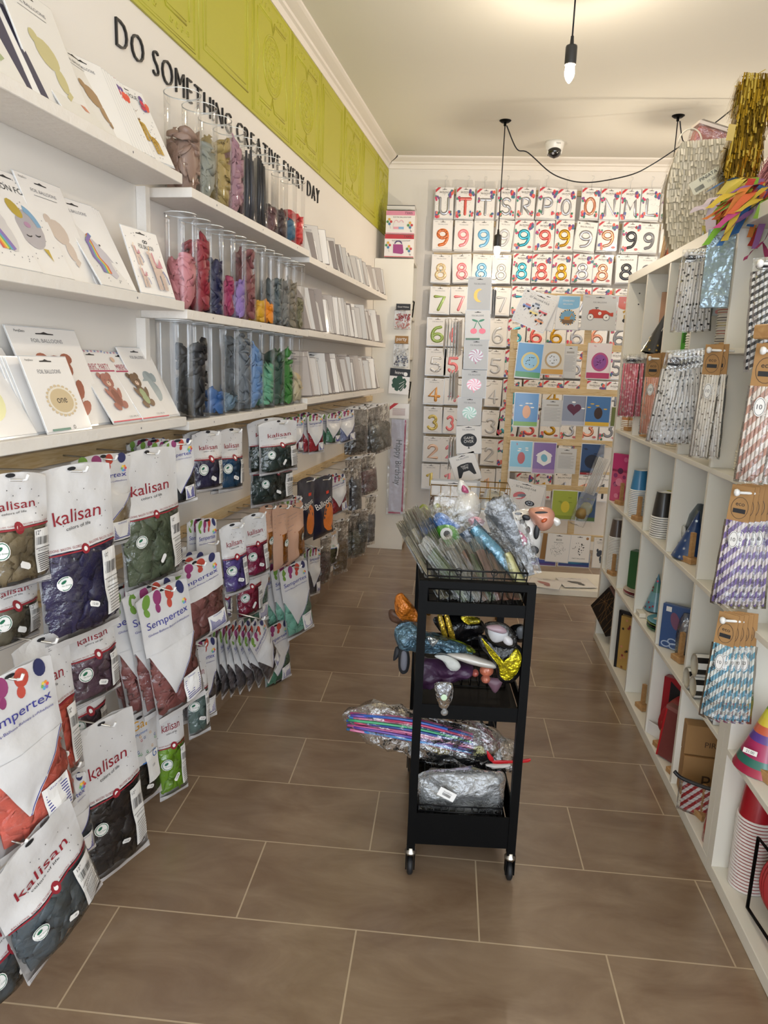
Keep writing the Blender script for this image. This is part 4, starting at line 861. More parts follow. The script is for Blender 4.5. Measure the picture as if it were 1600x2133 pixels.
    if style == 'o':
        for q in range(5): mb.line([(-w*.4, -h*(.15+.06*q)), (w*.3, -h*(.15+.06*q))], .0006, GREY)
        mb.line([(-w*.2, -h*.445), (w*.46, -h*.445)], .0014, KRED)
    # hanging hole
    mb.disc(0, -.02*h, .010, INK, .004)
    if style in 'ko' : # round eco sticker
        xx, zz = (-.28*w, -.62*h) if style == 'k' else (.18*w, -.6*h)
        mb.lay += 3; mb.disc(xx, zz, .016, WHITEP, .017, 16); mb.line([(xx+.0135*math.cos(TAU*k/14), zz+.0145*math.sin(TAU*k/14)) for k in range(14)], .0008, C('#1f6a4c'), True); mb.disc(xx-.003, zz+.004, .006, C('#1f6a4c'), .0035, 8, .6); mb.text('Go Green', xx+.002, zz-.004, C('#1f6a4c'), width=.018)
    return mb.mesh('bag_film'), f
_bags = {}
def labelmesh(w, h, kind, f, dx):
    mb = MB(); mb.warp = lambda x, z: f(x+dx, z)-.0012
    if kind == 'k':
        a, b, c_2, d = .20*w-dx, .44*w-dx, -.88*h, -.50*h
        mb.rect(a, c_2, b, d, WHITEP); r = random.Random(2)
        mb.text('12"', a+.25*(b-a), -.53*h, INK, height=.008)
        for q in range(18): mb.rect(a+(b-a)*(.1+.045*q), -.64*h, a+(b-a)*(.1+.045*q+r.choice((.012, .028))), -.57*h, INK)
        mb.line([(a, -.67*h), (b, -.67*h)], .0006, INK); mb.text('WARNING', (a+b)/2, -.69*h, INK, width=(b-a)*.7)
        for q in range(9): mb.line([(a+.08*(b-a), -(.72+.017*q)*h), (b-(.08+.1*(q % 3 == 2))*(b-a), -(.72+.017*q)*h)], .0007, INK)
    else:
        a, b, c_2, d = .02*w-dx, .40*w-dx, -.93*h, -.72*h; mb.rect(a, c_2, b, d, WHITEP); mb.text('WARNING', (a+b)/2, -.74*h, SBLUE, width=(b-a)*.5)
        for q in range(9): mb.line([(a+.08*(b-a), -(.765+.017*q)*h), (b-.08*(b-a), -(.765+.017*q)*h)], .0012, SBLUE)
    return mb.mesh('barcode_label')
def pricemesh(f, x, z, rot):
    mb = MB(); mb.warp = lambda a, b: f(a, b)-.0022; c, d = math.cos(rot), math.sin(rot)
    pts = [(-.011, -.006), (.008, -.006), (.012, -.003), (.012, .003), (.008, .006), (-.011, .006), (-.014, 0)]
    mb.lay += 1; mb.dec([(x+a*c-b*d, z+a*d+b*c) for a, b in pts], [tuple(range(7))], WHITEP); mb.text('12.00', x, z, INK, width=.014, rot=rot); return mb.mesh('price_tag')
def contents(style, w, h, Tk, seed, f):
    mb = MB(); rnd = random.Random(seed+5)
    x0, x1 = -.43, .43; v0 = .40; v1 = .93
    if style == 's': v0 = .40
    if style == 'o': x0 = -.3
    # dark inner body of packed balloons
    nu, nv = 10, 12; V = []
    for sd in (1, 0):
        for j in range(nv+1):
            for i in range(nu+1):
                x = w*(x0+(x1-x0)*i/nu); z = -h*(v0+(v1-v0)*j/nv); y = f(x, z) if sd else -f(x, z)*.7
                V.append((x, y*.62+(.004 if sd else -.002), z+.006*noise.noise(Vector((x*30, z*30, seed)))))
    n1 = (nu+1)*(nv+1); fs = []
    for j in range(nv):
        for i in range(nu):
            b = j*(nu+1)+i; fs += [(b, b+nu+1, b+nu+2, b+1), (n1+b, n1+b+1, n1+b+nu+2, n1+b+nu+1)]
    mb.add(V, fs, LATEX, None, True)
    L = .07 if w > .17 else .055
    n = int(w*h*(v1-v0)*1050)+6
    for q in range(n):
        x = w*rnd.uniform(x0+.05, x1-.05); z = -h*rnd.uniform(v0+.04, v1-.05); y = f(x, z)*.62+.004
        mb_ = MB(); teardrop(mb_, T(x, y, z) @ Matrix.Rotation(rnd.uniform(-.5, .5), 4, 'X') @ Matrix.Rotation(rnd.uniform(0, TAU), 4, 'Y') @ rotm(rnd.uniform(-.6, .6), 'Z'), L*rnd.uniform(.7, 1.15), LATEX, rnd)
        V = []
        for v in mb_.V:
            xx = max(-.47*w, min(.47*w, v[0])); zz = max(-h*.945, min(-h*v0*.9, v[2])); lim = f(xx, zz)+.0025
            V.append((xx, max(lim, v[1]) if v[1] < 0 else v[1]*.5, zz))
        mb.add(V, mb_.F, LATEX, None, True)
    return mb.mesh('latex_balloons')
def bagset(style, w, h, seed, acc=None):
    w = round(w*50)/50; h = round(h*33)/33; k = (style, w, h, seed, acc)
    if k not in _bags:
        Tk = {'k': .055, 's': .04, 'o': .05, 'g': .05, 'c': .05, 'n': .05}[style]*(w/.2)**.5
        me, f = bagmesh(style, w, h, Tk, seed, acc)
        d = dict(film=me, con=contents(style, w, h, Tk, seed, f))
        if style in 'ks': d['lab'] = labelmesh(w, h, style, f, 0)
        if style in 'kg': d['pr'] = pricemesh(f, .02*w, -.78*h, .9 if seed % 2 else -.4)
        _bags[k] = d
    return _bags[k]
def bag(M, style, w, h, col, seed, label, group=None, acc=None, parts=True):
    d = bagset(style, w, h, seed, acc); ws = round(w*50)/50; hs = round(h*33)/33
    t = thing('balloon_bag', label, 'balloon bag', M @ Matrix.Diagonal((w/ws, 1, h/hs, 1)), group)
    link('bag_film', d['film'], t); link('latex_balloons', d['con'], t, color=col)
    if 'lab' in d and parts: link('barcode_label', d['lab'], t)
    if 'pr' in d and parts: link('price_tag', d['pr'], t)
    return t
RAILS = {1: 1.118, 2: .785, 3: .50}
hooks = []
BACKC = {}
def bagpx(x0, y0, x1, y1, t, style, col, label, n=1, dt=.03, yaw=-.35, roll=0, seed=None, acc=None, behind=None, wmax=None, hook=True, cn=None):
    """pixel box of the front face (y0 = top middle, y1 = bottom middle); n bags on the same hook, the front one at distance t"""
    sd = seed if seed is not None else int(x0+y0) % 5
    s, zt = atL((x0+x1)/2, y0, t); P = LP(s, t, zt); Pm = LP(s, t, atL((x0+x1)/2, (y0+y1)/2, t)[1])
    w_, h_ = fitwh(Pm, U, x0, x1, y0, y1, yaw)
    if wmax: w_ = min(w_, wmax)
    bag(frame(P, U, yaw, 0, R(roll)), style, w_, h_, col, sd, label, acc=acc)
    r = random.Random(int(x0*7+y0))
    for q in range(1, n):
        Pq = LP(s+r.uniform(-.006, .006), t-dt*q, zt+r.uniform(-.008, .004))
        bag(frame(Pq, U, yaw+r.uniform(-.12, .12), 0, R(roll+r.uniform(-3, 3))), style, w_, h_, (behind or col), (sd+q) % 5, (cn or label.split(' bag')[0]+' bag')+' hanging on the same hook, behind the front one', group=(cn or label)+' behind', acc=acc, parts=(q < 3))
    if hook: hooks.append((s, t, zt))
K, S_ = 'k', 's'
B_ = bagpx
# --- row under the lowest shelf
B_(-60, 985, 95, 1225, .17, K, '#8f7f62', 'beige balloon bag cut by the left edge of the photo, upper row', n=1, yaw=-.3)
B_(-40, 1190, 75, 1340, .10, K, '#6b6350', 'olive balloon bag hanging low behind the beige bag at the left edge', yaw=-.2, hook=False)
B_(62, 968, 228, 1335, .20, K, '#2f2b52', 'large bag of dark purple balloons in the upper row, with a small white price tag', yaw=-.30, roll=-3)
B_(150, 946, 272, 1142, .12, S_, '#b09c7c', 'bag of beige sand coloured balloons between the purple and sage bags', yaw=-.25)
B_(238, 935, 365, 1225, .155, K, '#5f6a52', 'bag of sage green balloons hanging right of the purple bag', yaw=-.3, roll=-4)
B_(335, 915, 400, 1052, .17, S_, '#34363a', 'front charcoal balloon bag of the stack right of the sage bag', n=4, dt=.035, yaw=-.45, roll=-5, cn='charcoal balloon bag')
B_(400, 897, 462, 1022, .13, K, '#33304f', 'indigo balloon bag under the middle shelf section, left of the teal one', yaw=-.35, n=2, cn='indigo balloon bag')
B_(455, 892, 505, 1022, .13, K, '#1f4a6b', 'deep teal balloon bag beside the indigo one', yaw=-.3, n=2, cn='deep teal balloon bag')
B_(538, 875, 618, 985, .19, K, '#2f3f3a', 'dark green balloon bag hanging in front, below the end of the middle shelf', n=2, dt=.05, yaw=-.5, roll=-3, cn='dark green balloon bag')
B_(524, 925, 612, 1050, .15, K, '#2b3b38', 'larger dark green balloon bag hanging lower behind the first', yaw=-.4, hook=False)
B_(600, 868, 632, 940, .12, S_, '#8f2f3c', 'wine red balloon bag, left of the two bright red ones', n=2, yaw=-.5, cn='wine red balloon bag')
B_(640, 862, 672, 945, .14, S_, '#b3303c', 'bright red balloon bag in the far upper row', n=3, dt=.03, yaw=-.5, roll=-4, cn='bright red balloon bag')
B_(680, 860, 710, 925, .13, S_, '#4f8a6a', 'small bag of mixed green and red balloons, far upper row', n=2, yaw=-.5, cn='small mixed balloon bag')
B_(703, 855, 737, 922, .16, S_, '#8a8fb0', 'bag of pale blue and orange mixed balloons, far upper row', n=2, yaw=-.5, roll=-8, cn='pale mixed balloon bag')
FB = filmmat('dark_foil_wrap', .35, .15, 1, 30, (.5, .5, .55, 1))
B_(728, 848, 768, 948, .17, 'c', '#15171c', 'glossy black package with silver highlights, end of the far upper row', n=2, yaw=-.6, cn='glossy black package')
B_(762, 842, 808, 945, .19, 'c', '#6c6a60', 'clear package of silver grey curtains, last of the far upper row', n=3, dt=.04, yaw=-.6, roll=-12, cn='silver grey package')
# --- middle rail
B_(345, 1168, 458, 1340, .19, S_, '#8f5c56', 'front dusty brown balloon bag of the stack below the sage bag', n=4, dt=.035, yaw=-.4, roll=-10, cn='dusty brown balloon bag')
B_(408, 1080, 450, 1245, .15, S_, '#7a4a48', 'brown balloon bag left of the lilac one', yaw=-.35, n=2, cn='brown balloon bag')
B_(455, 1090, 508, 1240, .19, K, '#5c4a8a', 'violet balloon bag left of the fuchsia one', yaw=-.55, roll=-6)
B_(452, 1200, 482, 1290, .12, K, '#8f7fae', 'lilac balloon bag hanging low under the violet bag', yaw=-.4, hook=False)
B_(500, 1070, 552, 1205, .18, K, '#8e1f48', 'fuchsia balloon bag with white top, upper one of two', yaw=-.55, roll=-6)
B_(488, 1165, 542, 1285, .14, K, '#8e1f3c', 'fuchsia balloon bag hanging lower behind the first fuchsia bag', yaw=-.5, roll=-4, hook=False)
OPK = C('#c99f86', .4, coat=.3, bump=.15, bscale=40)
B_(540, 1052, 568, 1175, .14, 'o', '#dd8a1c', 'orange balloon bag, leftmost of the three with peach sides', yaw=-.3, acc=OPK)
B_(566, 1052, 598, 1185, .17, 'o', '#dd8416', 'orange balloon bag, middle of the three with peach sides', yaw=-.3, roll=-3, acc=OPK)
B_(592, 1052, 630, 1170, .18, 'o', '#dd8a1c', 'orange balloon bag, rightmost of the three with peach sides', yaw=-.2, roll=-8, acc=OPK)
B_(532, 1160, 562, 1218, .11, 'o', '#cf7a18', 'orange balloon bag peeping out below the peach sided bags', yaw=-.4, acc=OPK, hook=False)
B_(592, 1035, 628, 1125, .15, S_, '#d9735c', 'coral balloon bag left of the navy packs', n=3, yaw=-.35, roll=-6, cn='coral balloon bag')
NAVY = C('#15182e', .3, coat=.5, bump=.15, bscale=40, name='navy_bag_plastic')
B_(620, 995, 655, 1125, .15, 'n', '#e07a22', 'navy bag with orange window, left one of the pair', yaw=-.2, acc=NAVY)
B_(650, 993, 692, 1118, .18, 'n', '#e07a22', 'navy bag with orange window, right one of the pair', yaw=-.3, roll=-4, acc=NAVY)
B_(684, 990, 718, 1072, .18, S_, '#b02a38', 'crimson balloon bag right of the navy packs', n=3, dt=.035, yaw=-.5, roll=-10, cn='crimson balloon bag')
B_(712, 975, 728, 1068, .16, 'c', '#8a6a52', 'narrow clear package with brown tassels', yaw=-.5)
B_(730, 950, 752, 1070, .16, 'c', '#5c5c60', 'long clear package of dark silver streamers', n=2, yaw=-.6, roll=-4, cn='dark silver streamer package')
B_(752, 945, 782, 1030, .17, 'c', '#8f6a68', 'clear package of silver and rose streamers by the bookcase', n=2, yaw=-.6, roll=-8, cn='silver and rose streamer package')
B_(762, 1030, 784, 1135, .16, 'c', '#6f7278', 'clear package of silver tinsel hanging lowest by the bookcase', yaw=-.6)
B_(735, 1068, 765, 1160, .15, 'c', '#5a5a48', 'clear package of olive streamers near the floor', n=2, yaw=-.5, cn='olive streamer package')
B_(748, 1060, 768, 1135, .17, 'c', '#2c3c42', 'clear package of dark teal streamers with a white band', yaw=-.5, hook=False)
B_(697, 1080, 727, 1195, .16, 'c', '#7a5a30', 'long clear package of gold tinsel above the floor', yaw=-.4)
# --- lower rail
B_(25, 1325, 138, 1645, .17, K, '#d8624f', 'coral red balloon bag with white kalisan top'.replace('kalisan', 'printed'), yaw=-.3, roll=-5)
B_(-75, 1400, 105, 1770, .24, S_, '#e0705f', 'large coral balloon bag at the left edge, lower row', yaw=-.25, roll=-8)
B_(132, 1275, 235, 1460, .15, K, '#5e4452', 'mauve balloon bag with price tag beside the coral bag', yaw=-.3, roll=-4)
B_(128, 1420, 218, 1545, .10, K, '#57424f', 'mauve balloon bag hanging lower behind the first mauve bag', yaw=-.2, hook=False)
B_(282, 1222, 388, 1500, .20, S_, '#8e5450', 'front dusty pink balloon bag of the big stack beside the mauve bag', n=4, dt=.04, yaw=-.4, roll=-10, cn='dusty pink balloon bag')
B_(505, 1150, 560, 1300, .13, S_, '#7fae96', 'pale green balloon bag behind the fan of grey bags', yaw=-.4)
B_(545, 1300, 600, 1430, .14, S_, '#5f9c80', 'mint balloon bag hanging low right of the fan of grey bags', yaw=-.4, roll=-6, hook=False)
B_(580, 1175, 638, 1330, .19, S_, '#8cc4ac', 'front mint balloon bag, right of the fan of grey bags', n=3, dt=.04, yaw=-.5, roll=-10, cn='mint balloon bag')
B_(600, 1160, 632, 1255, .15, K, '#7fb89f', 'mint green balloon bag with a white top, above the front mint bag', yaw=-.3, n=2, cn='white topped mint bag', hook=False)
B_(642, 1140, 668, 1240, .15, S_, '#6a6468', 'grey balloon bag in the far lower row', n=3, yaw=-.4, cn='far grey balloon bag')
B_(668, 1115, 690, 1215, .14, 'c', '#5a3a3a', 'clear bag of brown balloons in the far lower row', yaw=-.3)
B_(684, 1100, 704, 1178, .14, 'g', '#5c5a38', 'olive green package in the far lower row', yaw=-.2)
for q in range(9):       # fan of grey bags spread out on one hook
    px = 468+q*9; s, z = atL(505, 1300, .18); a = -.30-.085*q
    M = frame(LP(s-.03+.004*q, .05+.022*q, z-.002*q), U, .12-.03*q, 0, R(8-5.5*q)); hh = .27
    bag(M, S_, .125, hh, '#6b6467', q % 5, 'small grey balloon bag fanned out with eight others on one hook', 'fan of small grey balloon bags')
s, z = atL(505, 1300, .18); hooks.append((s-.02, .24, z))
B_(395, 1330, 450, 1500, .12, S_, '#6b6467', 'dark grey balloon bag left of the fan of grey bags', n=4, dt=.02, yaw=-.5, cn='dark grey balloon bag', hook=False)
# --- lowest row
B_(-40, 1750, 150, 2020, .27, K, '#5f6b72', 'grey blue balloon bag nearest the camera, bottom left corner', yaw=-.15, roll=-18)
B_(-90, 1900, 60, 2080, .19, K, '#4f5a60', 'grey blue balloon bag behind the nearest one, in the very corner', yaw=-.1, roll=-12, hook=False)
B_(92, 1625, 178, 1805, .17, S_, '#3d4757', 'slate blue balloon bag tucked left of the black one', yaw=-.3, roll=-5)
B_(140, 1500, 275, 1830, .17, K, '#1b1a1e', 'large bag of black balloons hanging just above the floor', yaw=-.35, roll=-6)
B_(250, 1490, 322, 1680, .12, 'g', '#20221f', 'black balloon bag with blue printed card, right of the large black bag', yaw=-.3, roll=-4)
B_(318, 1455, 378, 1660, .15, K, '#6f9a1c', 'lime green balloon bag hanging lowest, left of the grey green one', yaw=-.5, roll=-3)
B_(382, 1350, 428, 1535, .14, K, '#5f746e', 'grey green balloon bag hanging just right of the lime one', yaw=-.5, roll=-3)
# rails with their hooks
for k, (z, s0, s1, nm) in {1: (1.118, -3.9, 1.1, 'upper'), 2: (.785, -3.2, 1.15, 'middle'), 3: (.50, -3.9, .9, 'lower')}.items():
    t = thing('hook_rail', f'{nm} wooden rail of hooks along the left wall', 'rail', ML @ T(s0, 0, z), 'wooden hook rails on the left wall')
    mb = MB(); mb.box((0, -.018, -.018), (s1-s0, -.0005, .018), PINE, bev=.001); link('rail', mb, t)
    for (s, tt, zt) in hooks:
        kk = 1 if zt > .93 else (2 if zt > .60 else 3)
        if kk != k: continue
        dz = max(-.03, min(.06, zt-z-.012)) if abs(zt-z) < .08 else 0
        x = s-s0; mb = MB(); tt = min(tt+.03, .26)
        mb.tube([(x, -.018, 0), (x, -.03, 0), (x, -tt*.6, dz*.5), (x, -tt, dz)], .0022, STEEL, 6); mb.tube([(x, -tt, dz), (x, -tt-.008, dz+.002), (x, -tt-.012, dz+.012)], .003, WHITEP, 8); link('hook', mb, t)
# ================================================================== WOODEN DISPLAY RACK WITH THEMED PACKS
YR = 4.62
t = thing('wooden_display_rack', 'pale wooden slatted display rack standing before the back wall packs', 'rack', T(.30, YR, 0))
def pb(nm, a, b, m=PINE, bev=.001): mb = MB(); mb.box(a, b, m, bev=bev); return link(nm, mb, t)
pb('post', (-.02, .03, .04), (.02, .055, 1.60)); pb('post', (.86, .03, .04), (.90, .055, 1.60))
for z in (1.795, 1.505, 1.24, .93, .64, .33): pb('slat', (-.0 if z < 1.7 else .05, .018, z-.02), (.93, .0295, z+.02))
pb('post', (.42, .031, .3), (.46, .05, 1.815))
pb('foot', (-.03, -.1, .041), (.03, .2, .075)); pb('foot', (.85, -.1, .041), (.91, .2, .075))
t2 = thing('low_platform', 'low white platform board on the floor under the wooden rack', 'platform', T(.30, 4.45, 0))
mb = MB(); mb.box((-.06, 0, 0), (.72, .40, .04), KAL, bev=.002); link('board', mb, t2)
def flatart(base, fn=None, **k):
    def f(mb, W, H):
        mb.rect(-W*.49, -H*.49, W*.49, H*.49, C(base, .35, coat=.4))
        if fn: fn(mb, W, H)
    return f
def a_car(mb, W, H):
    hd(mb, W, H, 'FOIL BALLOONS', GREY, w=.4, z=.3, h=.008); mb.text('PartyDeco', -.38*W, .45*H, INK, width=.12*W); r_ = C('#bb3a26', .3, .3, coat=.6)
    mb.poly([(-.32*W, -.06*H), (-.3*W, .06*H), (-.2*W, .1*H), (-.02*W, .1*H), (.05*W, .07*H), (.2*W, .07*H), (.36*W, -.02*H), (.3*W, -.1*H), (.2*W, -.16*H), (-.2*W, -.16*H)], r_)
    mb.line([(-.1*W, .1*H), (-.08*W, .14*H)], .002, INK); mb.line([(-.13*W, .145*H), (-.03*W, .145*H)], .002, INK)
    for x in (-.25, .22): mb.disc(x*W, -.13*H, .1*W, INK, n=18); mb.disc(x*W, -.13*H, .088*W, WHITEP, n=18); mb.disc(x*W, -.13*H, .02*W, INK, n=8)
    mb.disc(.02*W, -.02*H, .05*W, WHITEP); mb.text('1', .02*W, -.02*H, INK, height=.007)
    for q in range(4): mb.line([(.33*W, (-.02-.02*q)*H), (.42*W, (-.0-.03*q)*H)], .003, r_)
    mb.text('-38%' if False else 'foil', .4*W, .45*H, C('#c23a4a'), width=.08*W)
def a_vehicles(mb, W, H):
    dots(mb, W, H, 50, 5); hd(mb, W, H, 'SET BALOANE FOLIE', w=.62, z=.33, h=.011); mb.rect(-.45*W, .42*H, -.38*W, .46*H, INK)
    for x, z, c_1, c_3 in ((-.02, .14, '#9fa0a4', '#3c3f48'), (-.26, .02, '#48598c', '#b5483a'), (.24, .04, '#b8352c', '#d8d8dc'), (0, -.08, '#c2a23a', '#c9c2a8'), (.24, -.24, '#c8752c', '#7a5a3a')):
        mb.rect((x-.13)*W, (z-.03)*H, (x+.13)*W, (z+.035)*H, C(c_1, .3, .3, coat=.5)); mb.rect((x-.06)*W, (z+.03)*H, (x+.09)*W, (z+.085)*H, C(c_3, .3, coat=.4))
        for q in (-.08, .08): mb.disc((x+q)*W, (z-.035)*H, .032*W, INK, n=10)
        mb.line([(x*W, (z-.06)*H), ((x-.03)*W, (z-.14)*H)], .0018, C(c_1, .3))
def a_constr(mb, W, H):
    mb.rect(-.49*W, .20*H, .49*W, .49*H, C('#7fb6d9', .35, coat=.4)); mb.disc(0, .2*H, .49*W, C('#7fb6d9', .35, coat=.4), .1*H, 18); mb.text('STANDARD', 0, .36*H, WHITEP, width=.5*W); mb.text('BALLOON', -.02*W, .26*H, WHITEP, width=.4*W)
    for q in range(22): an = TAU*q/22; mb.disc(.02*W+.34*W*math.cos(an), -.14*H+.22*H*math.sin(an), .035*W, C('#2a2622') if q % 2 else C('#d9a43a'), n=7, newlay=False)
    mb.disc(.02*W, -.14*H, .33*W, C('#6fa0bd', .3), .21*H, 20); mb.poly([(-.28*W, -.2*H), (.3*W, -.2*H), (.2*W, -.33*H), (-.18*W, -.33*H)], C('#7a5a3c')); mb.rect(-.14*W, -.22*H, .12*W, -.12*H, C('#c78a2a')); mb.line([(.1*W, -.14*H), (.2*W, -.02*H), (.26*W, -.12*H)], .003, C('#c78a2a'))
    mb.text('open', -.3*W, -.44*H, WHITEP, width=.24*W)
def a_digger(mb, W, H):
    mb.rect(-.49*W, .20*H, .49*W, .49*H, C('#d96a5a', .35, coat=.4)); mb.disc(0, .2*H, .49*W, C('#d96a5a', .35, coat=.4), .1*H, 18); mb.text('BALLOON', 0, .32*H, WHITEP, width=.5*W)
    y_ = C('#b08a34', .3, .4, coat=.5); mb.rect(-.2*W, -.2*H, .2*W, -.05*H, y_); mb.disc(-.16*W, -.22*H, .09*W, INK); mb.disc(.16*W, -.22*H, .09*W, INK); mb.line([(.0, -.05*H), (-.05*W, .12*H), (-.25*W, .02*H)], .006, y_)
def a_round(bg, ring, inner, title=None, tcol='#ffffff', base=None):
    def f(mb, W, H):
        mb.rect(-.49*W, -.49*H, .49*W, .49*H, C(bg, .35, coat=.4))
        if base: mb.rect(-.49*W, -.49*H, .49*W, -.33*H, C(base, .35, coat=.4))
        mb.disc(.04*W, -.02*H, .36*W, C(ring, .3, coat=.5), .27*H, 26); mb.disc(.04*W, -.02*H, .28*W, C(inner, .3, coat=.5), .21*H, 24)
        r = random.Random(bg)
        for q in range(9): mb.disc(.04*W+r.uniform(-.16, .16)*W, -.02*H+r.uniform(-.12, .12)*H, .02*W, C(ring, .4), n=8, newlay=False)
        if title: mb.text(title, -.2*W, .42*H, C(tcol), height=.05*H)
    return f
def a_scene(sky, ground, blob, title=None, shape='disc', tcol='#ffffff', strip=None):
    def f(mb, W, H):
        mb.rect(-.49*W, -.49*H, .49*W, .49*H, C(sky, .3, coat=.5)); mb.rect(-.49*W, -.49*H, .49*W, -.36*H, C(ground, .35, coat=.4))
        r = random.Random(sky+blob)
        for q in range(4): mb.disc(r.uniform(-.4, .4)*W, r.uniform(.05, .35)*H, .08*W, C('#ffffff', .5) if sky[1] in '5678' else C(ground, .5), .02*H, 12)
        if shape == 'heart':
            pts = [(16*math.sin(a)**3/16*.3*W, (13*math.cos(a)-5*math.cos(2*a)-2*math.cos(3*a)-math.cos(4*a))/16*.22*H+.05*H) for a in [TAU*k/30 for k in range(30)]]; mb.poly(pts, C(blob, .3, .3, coat=.5))
        elif shape == 'hex': mb.poly([(.36*W*math.cos(TAU*k/6+.52), .26*H*math.sin(TAU*k/6+.52)) for k in range(6)], C('#ece9ea', .4)); mb.disc(0, 0, .14*W, C(blob, .3, .2, coat=.5), .13*H, 14, .4)
        elif shape == 'oval': mb.disc(.02*W, -.06*H, .17*W, C(blob, .3, .2, coat=.5), .2*H, 18)
        else: mb.disc(0, -.06*H, .33*W, C(blob, .3, .2, coat=.5), .22*H, 22)
        if title: mb.text(title, -.2*W, .40*H, C(tcol), height=.06*H)
        if strip: mb.rect(-.49*W, -.49*H, .49*W, -.42*H, C(strip, .4)); mb.text('FOIL BALLOON', 0, -.455*H, WHITEP, width=.4*W)
    return f
def a_back(mb, W, H):
    mb.rect(-.3*W, .28*H, .3*W, .34*H, C('#a9a49e')); 
    for q in range(12): mb.line([(-.4*W, (.2-.045*q)*H), ((.4-.15*(q % 3 == 1))*W, (.2-.045*q)*H)], .0006, GREY)
def a_helmet(mb, W, H):
    dots(mb, W, H, 50, 9); hd(mb, W, H, 'SET BALOANE FOLIE', w=.55, z=.32, h=.011); mb.disc(-.12*W, .0, .17*W, C('#b8352c', .25, .2, coat=.8), .14*H, 16, .3); mb.disc(-.06*W, .02*H, .12*W, C('#22242c', .1, coat=1), .06*H, 12, .3); mb.disc(-.16*W, -.09*H, .12*W, WHITEP, .03*H, 12, .3)
    mb.disc(.2*W, -.2*H, .13*W, INK, .1*H, 18); mb.disc(.2*W, -.2*H, .09*W, C('#a9abb0', .3, .6), .07*H, 16)
    for q in range(5): mb.line([(.2*W, -.2*H), (.2*W+.085*W*math.cos(q*TAU/5), -.2*H+.065*H*math.sin(q*TAU/5))], .0025, INK)
def a_dotsballoon(big):
    def f(mb, W, H):
        r = random.Random(9); hd(mb, W, H, 'eco' if not big else 'PARTY BALLOONS', INK, w=.25 if not big else .62, z=.3 if not big else -.38)
        if not big: mb.text('BALLOONS', 0, .2*H, GREY, width=.4*W)
        for q in range(90 if not big else 26):
            a, rr = r.uniform(0, TAU), math.sqrt(r.random())
            mb.disc(.33*W*rr*math.cos(a), -.08*H*(1 if not big else 0)+.24*H*rr*math.sin(a), (.011 if not big else r.choice((.02, .035)))*W, INK, n=6, newlay=False)
        if big: mb.disc(.36*W, .4*H, .07*W, C('#a87c52', .5))
    return f
packs_seen = []
def hangpack(label, art, x0, x1, y0, y1, Y, tilt=0, body=None, group='themed balloon packs on the wooden rack', yaw=0, slot=True, cat='balloon pack', w=None, h=None, nm='foil_balloon_pack', lean=0):
    P = at((x0+x1)/2, (y0+y1)/2, Y=Y); W, H = fitwh(P, RX, x0, x1, y0, y1, yaw); W = w or W; H = h or H
    mb = packbase(W, H, .004, body, slot=slot); art(mb, W, H); o = link(nm, mb, None, frame(P, RX, yaw, lean, R(tilt))); tag(o, label, cat, group); return o
HP = hangpack
HP('tilted set of vehicle balloons, left end of the top slat', a_vehicles, 1078, 1150, 612, 682, 4.50, tilt=22)
HP('white pack behind the tilted vehicle set', a_none, 1110, 1158, 614, 686, 4.53, tilt=8)
HP('blue topped pack with a construction site badge', a_constr, 1159, 1206, 617, 686, 4.55)
HP('wide grey pack with a vintage red racing car balloon', a_car, 1213, 1283, 616, 687, 4.54, body=PACKG)
HP('red topped pack with a yellow excavator beside the shelving unit', a_digger, 1286, 1332, 618, 688, 4.55)
HP('blue pack with clouds and a round yellow rimmed balloon', a_round('#5f9fd6', '#d9c25a', '#8cc0de', None, base='#4d9a55'), 1076, 1129, 715, 787, 4.54, tilt=3)
HP('ochre pack with a round confetti balloon, between two blue and grey ones', a_round('#d8cfc0', '#b79a6a', '#d9dde2', None, base='#cf9c3f'), 1126, 1175, 716, 780, 4.55)
HP('grey reversed pack with fine print on the second slat', a_back, 1174, 1200, 722, 786, 4.58, body=PACKG)
HP('pink pack with a round magenta balloon and dots', a_round('#e9dfe2', '#b64a86', '#8c4a9c', 'My', '#b8326a', base='#b8326a'), 1223, 1272, 716, 789, 4.54)
HP('sky blue pack with an orange shaped balloon on green grass', a_scene('#5a94cf', '#7fb04a', '#cf8f5c', None, 'oval'), 1071, 1121, 819, 888, 4.54)
HP('grey reversed pack with fine print on the third slat', a_back, 1129, 1171, 834, 887, 4.57, body=PACKG)
HP('silvery blue pack with a dark red heart balloon', a_scene('#8f98ae', '#b8bccb', '#5c2442', None, 'heart'), 1171, 1220, 824, 886, 4.55)
HP('blue and yellow pack with a round dark balloon', a_scene('#3f74b0', '#d8b03a', '#3a2a2c', None, 'oval'), 1220, 1271, 826, 888, 4.54)
HP('olive pack edge at the right end of the third slat', flatart('#5f6a2a'), 1273, 1290, 848, 888, 4.58)
HP('light blue pack with red corner and a dark red balloon', a_scene('#7fc0dd', '#c9dbe2', '#a8352c', 'B', 'oval', '#d9452f'), 1062, 1108, 919, 981, 4.54)
HP('violet pack with a pale blue balloon in a white hexagon', a_scene('#8468a8', '#b08ab8', '#6fa8bb', None, 'hex'), 1110, 1157, 922, 986, 4.54)
HP('grey reversed pack with fine print on the fourth slat', a_back, 1159, 1199, 935, 985, 4.57, body=PACKG)
HP('dark blue pack with a round web patterned balloon and red base', a_scene('#234a7c', '#1a2c4c', '#12203a', None, 'disc', strip='#9c2028'), 1210, 1257, 925, 990, 4.54)
HP('tilted set with racing helmet and wheel balloons', a_helmet, 1052, 1130, 1006, 1062, 4.48, tilt=11)
HP('white pack behind the helmet set', a_none, 1085, 1135, 1010, 1066, 4.53)
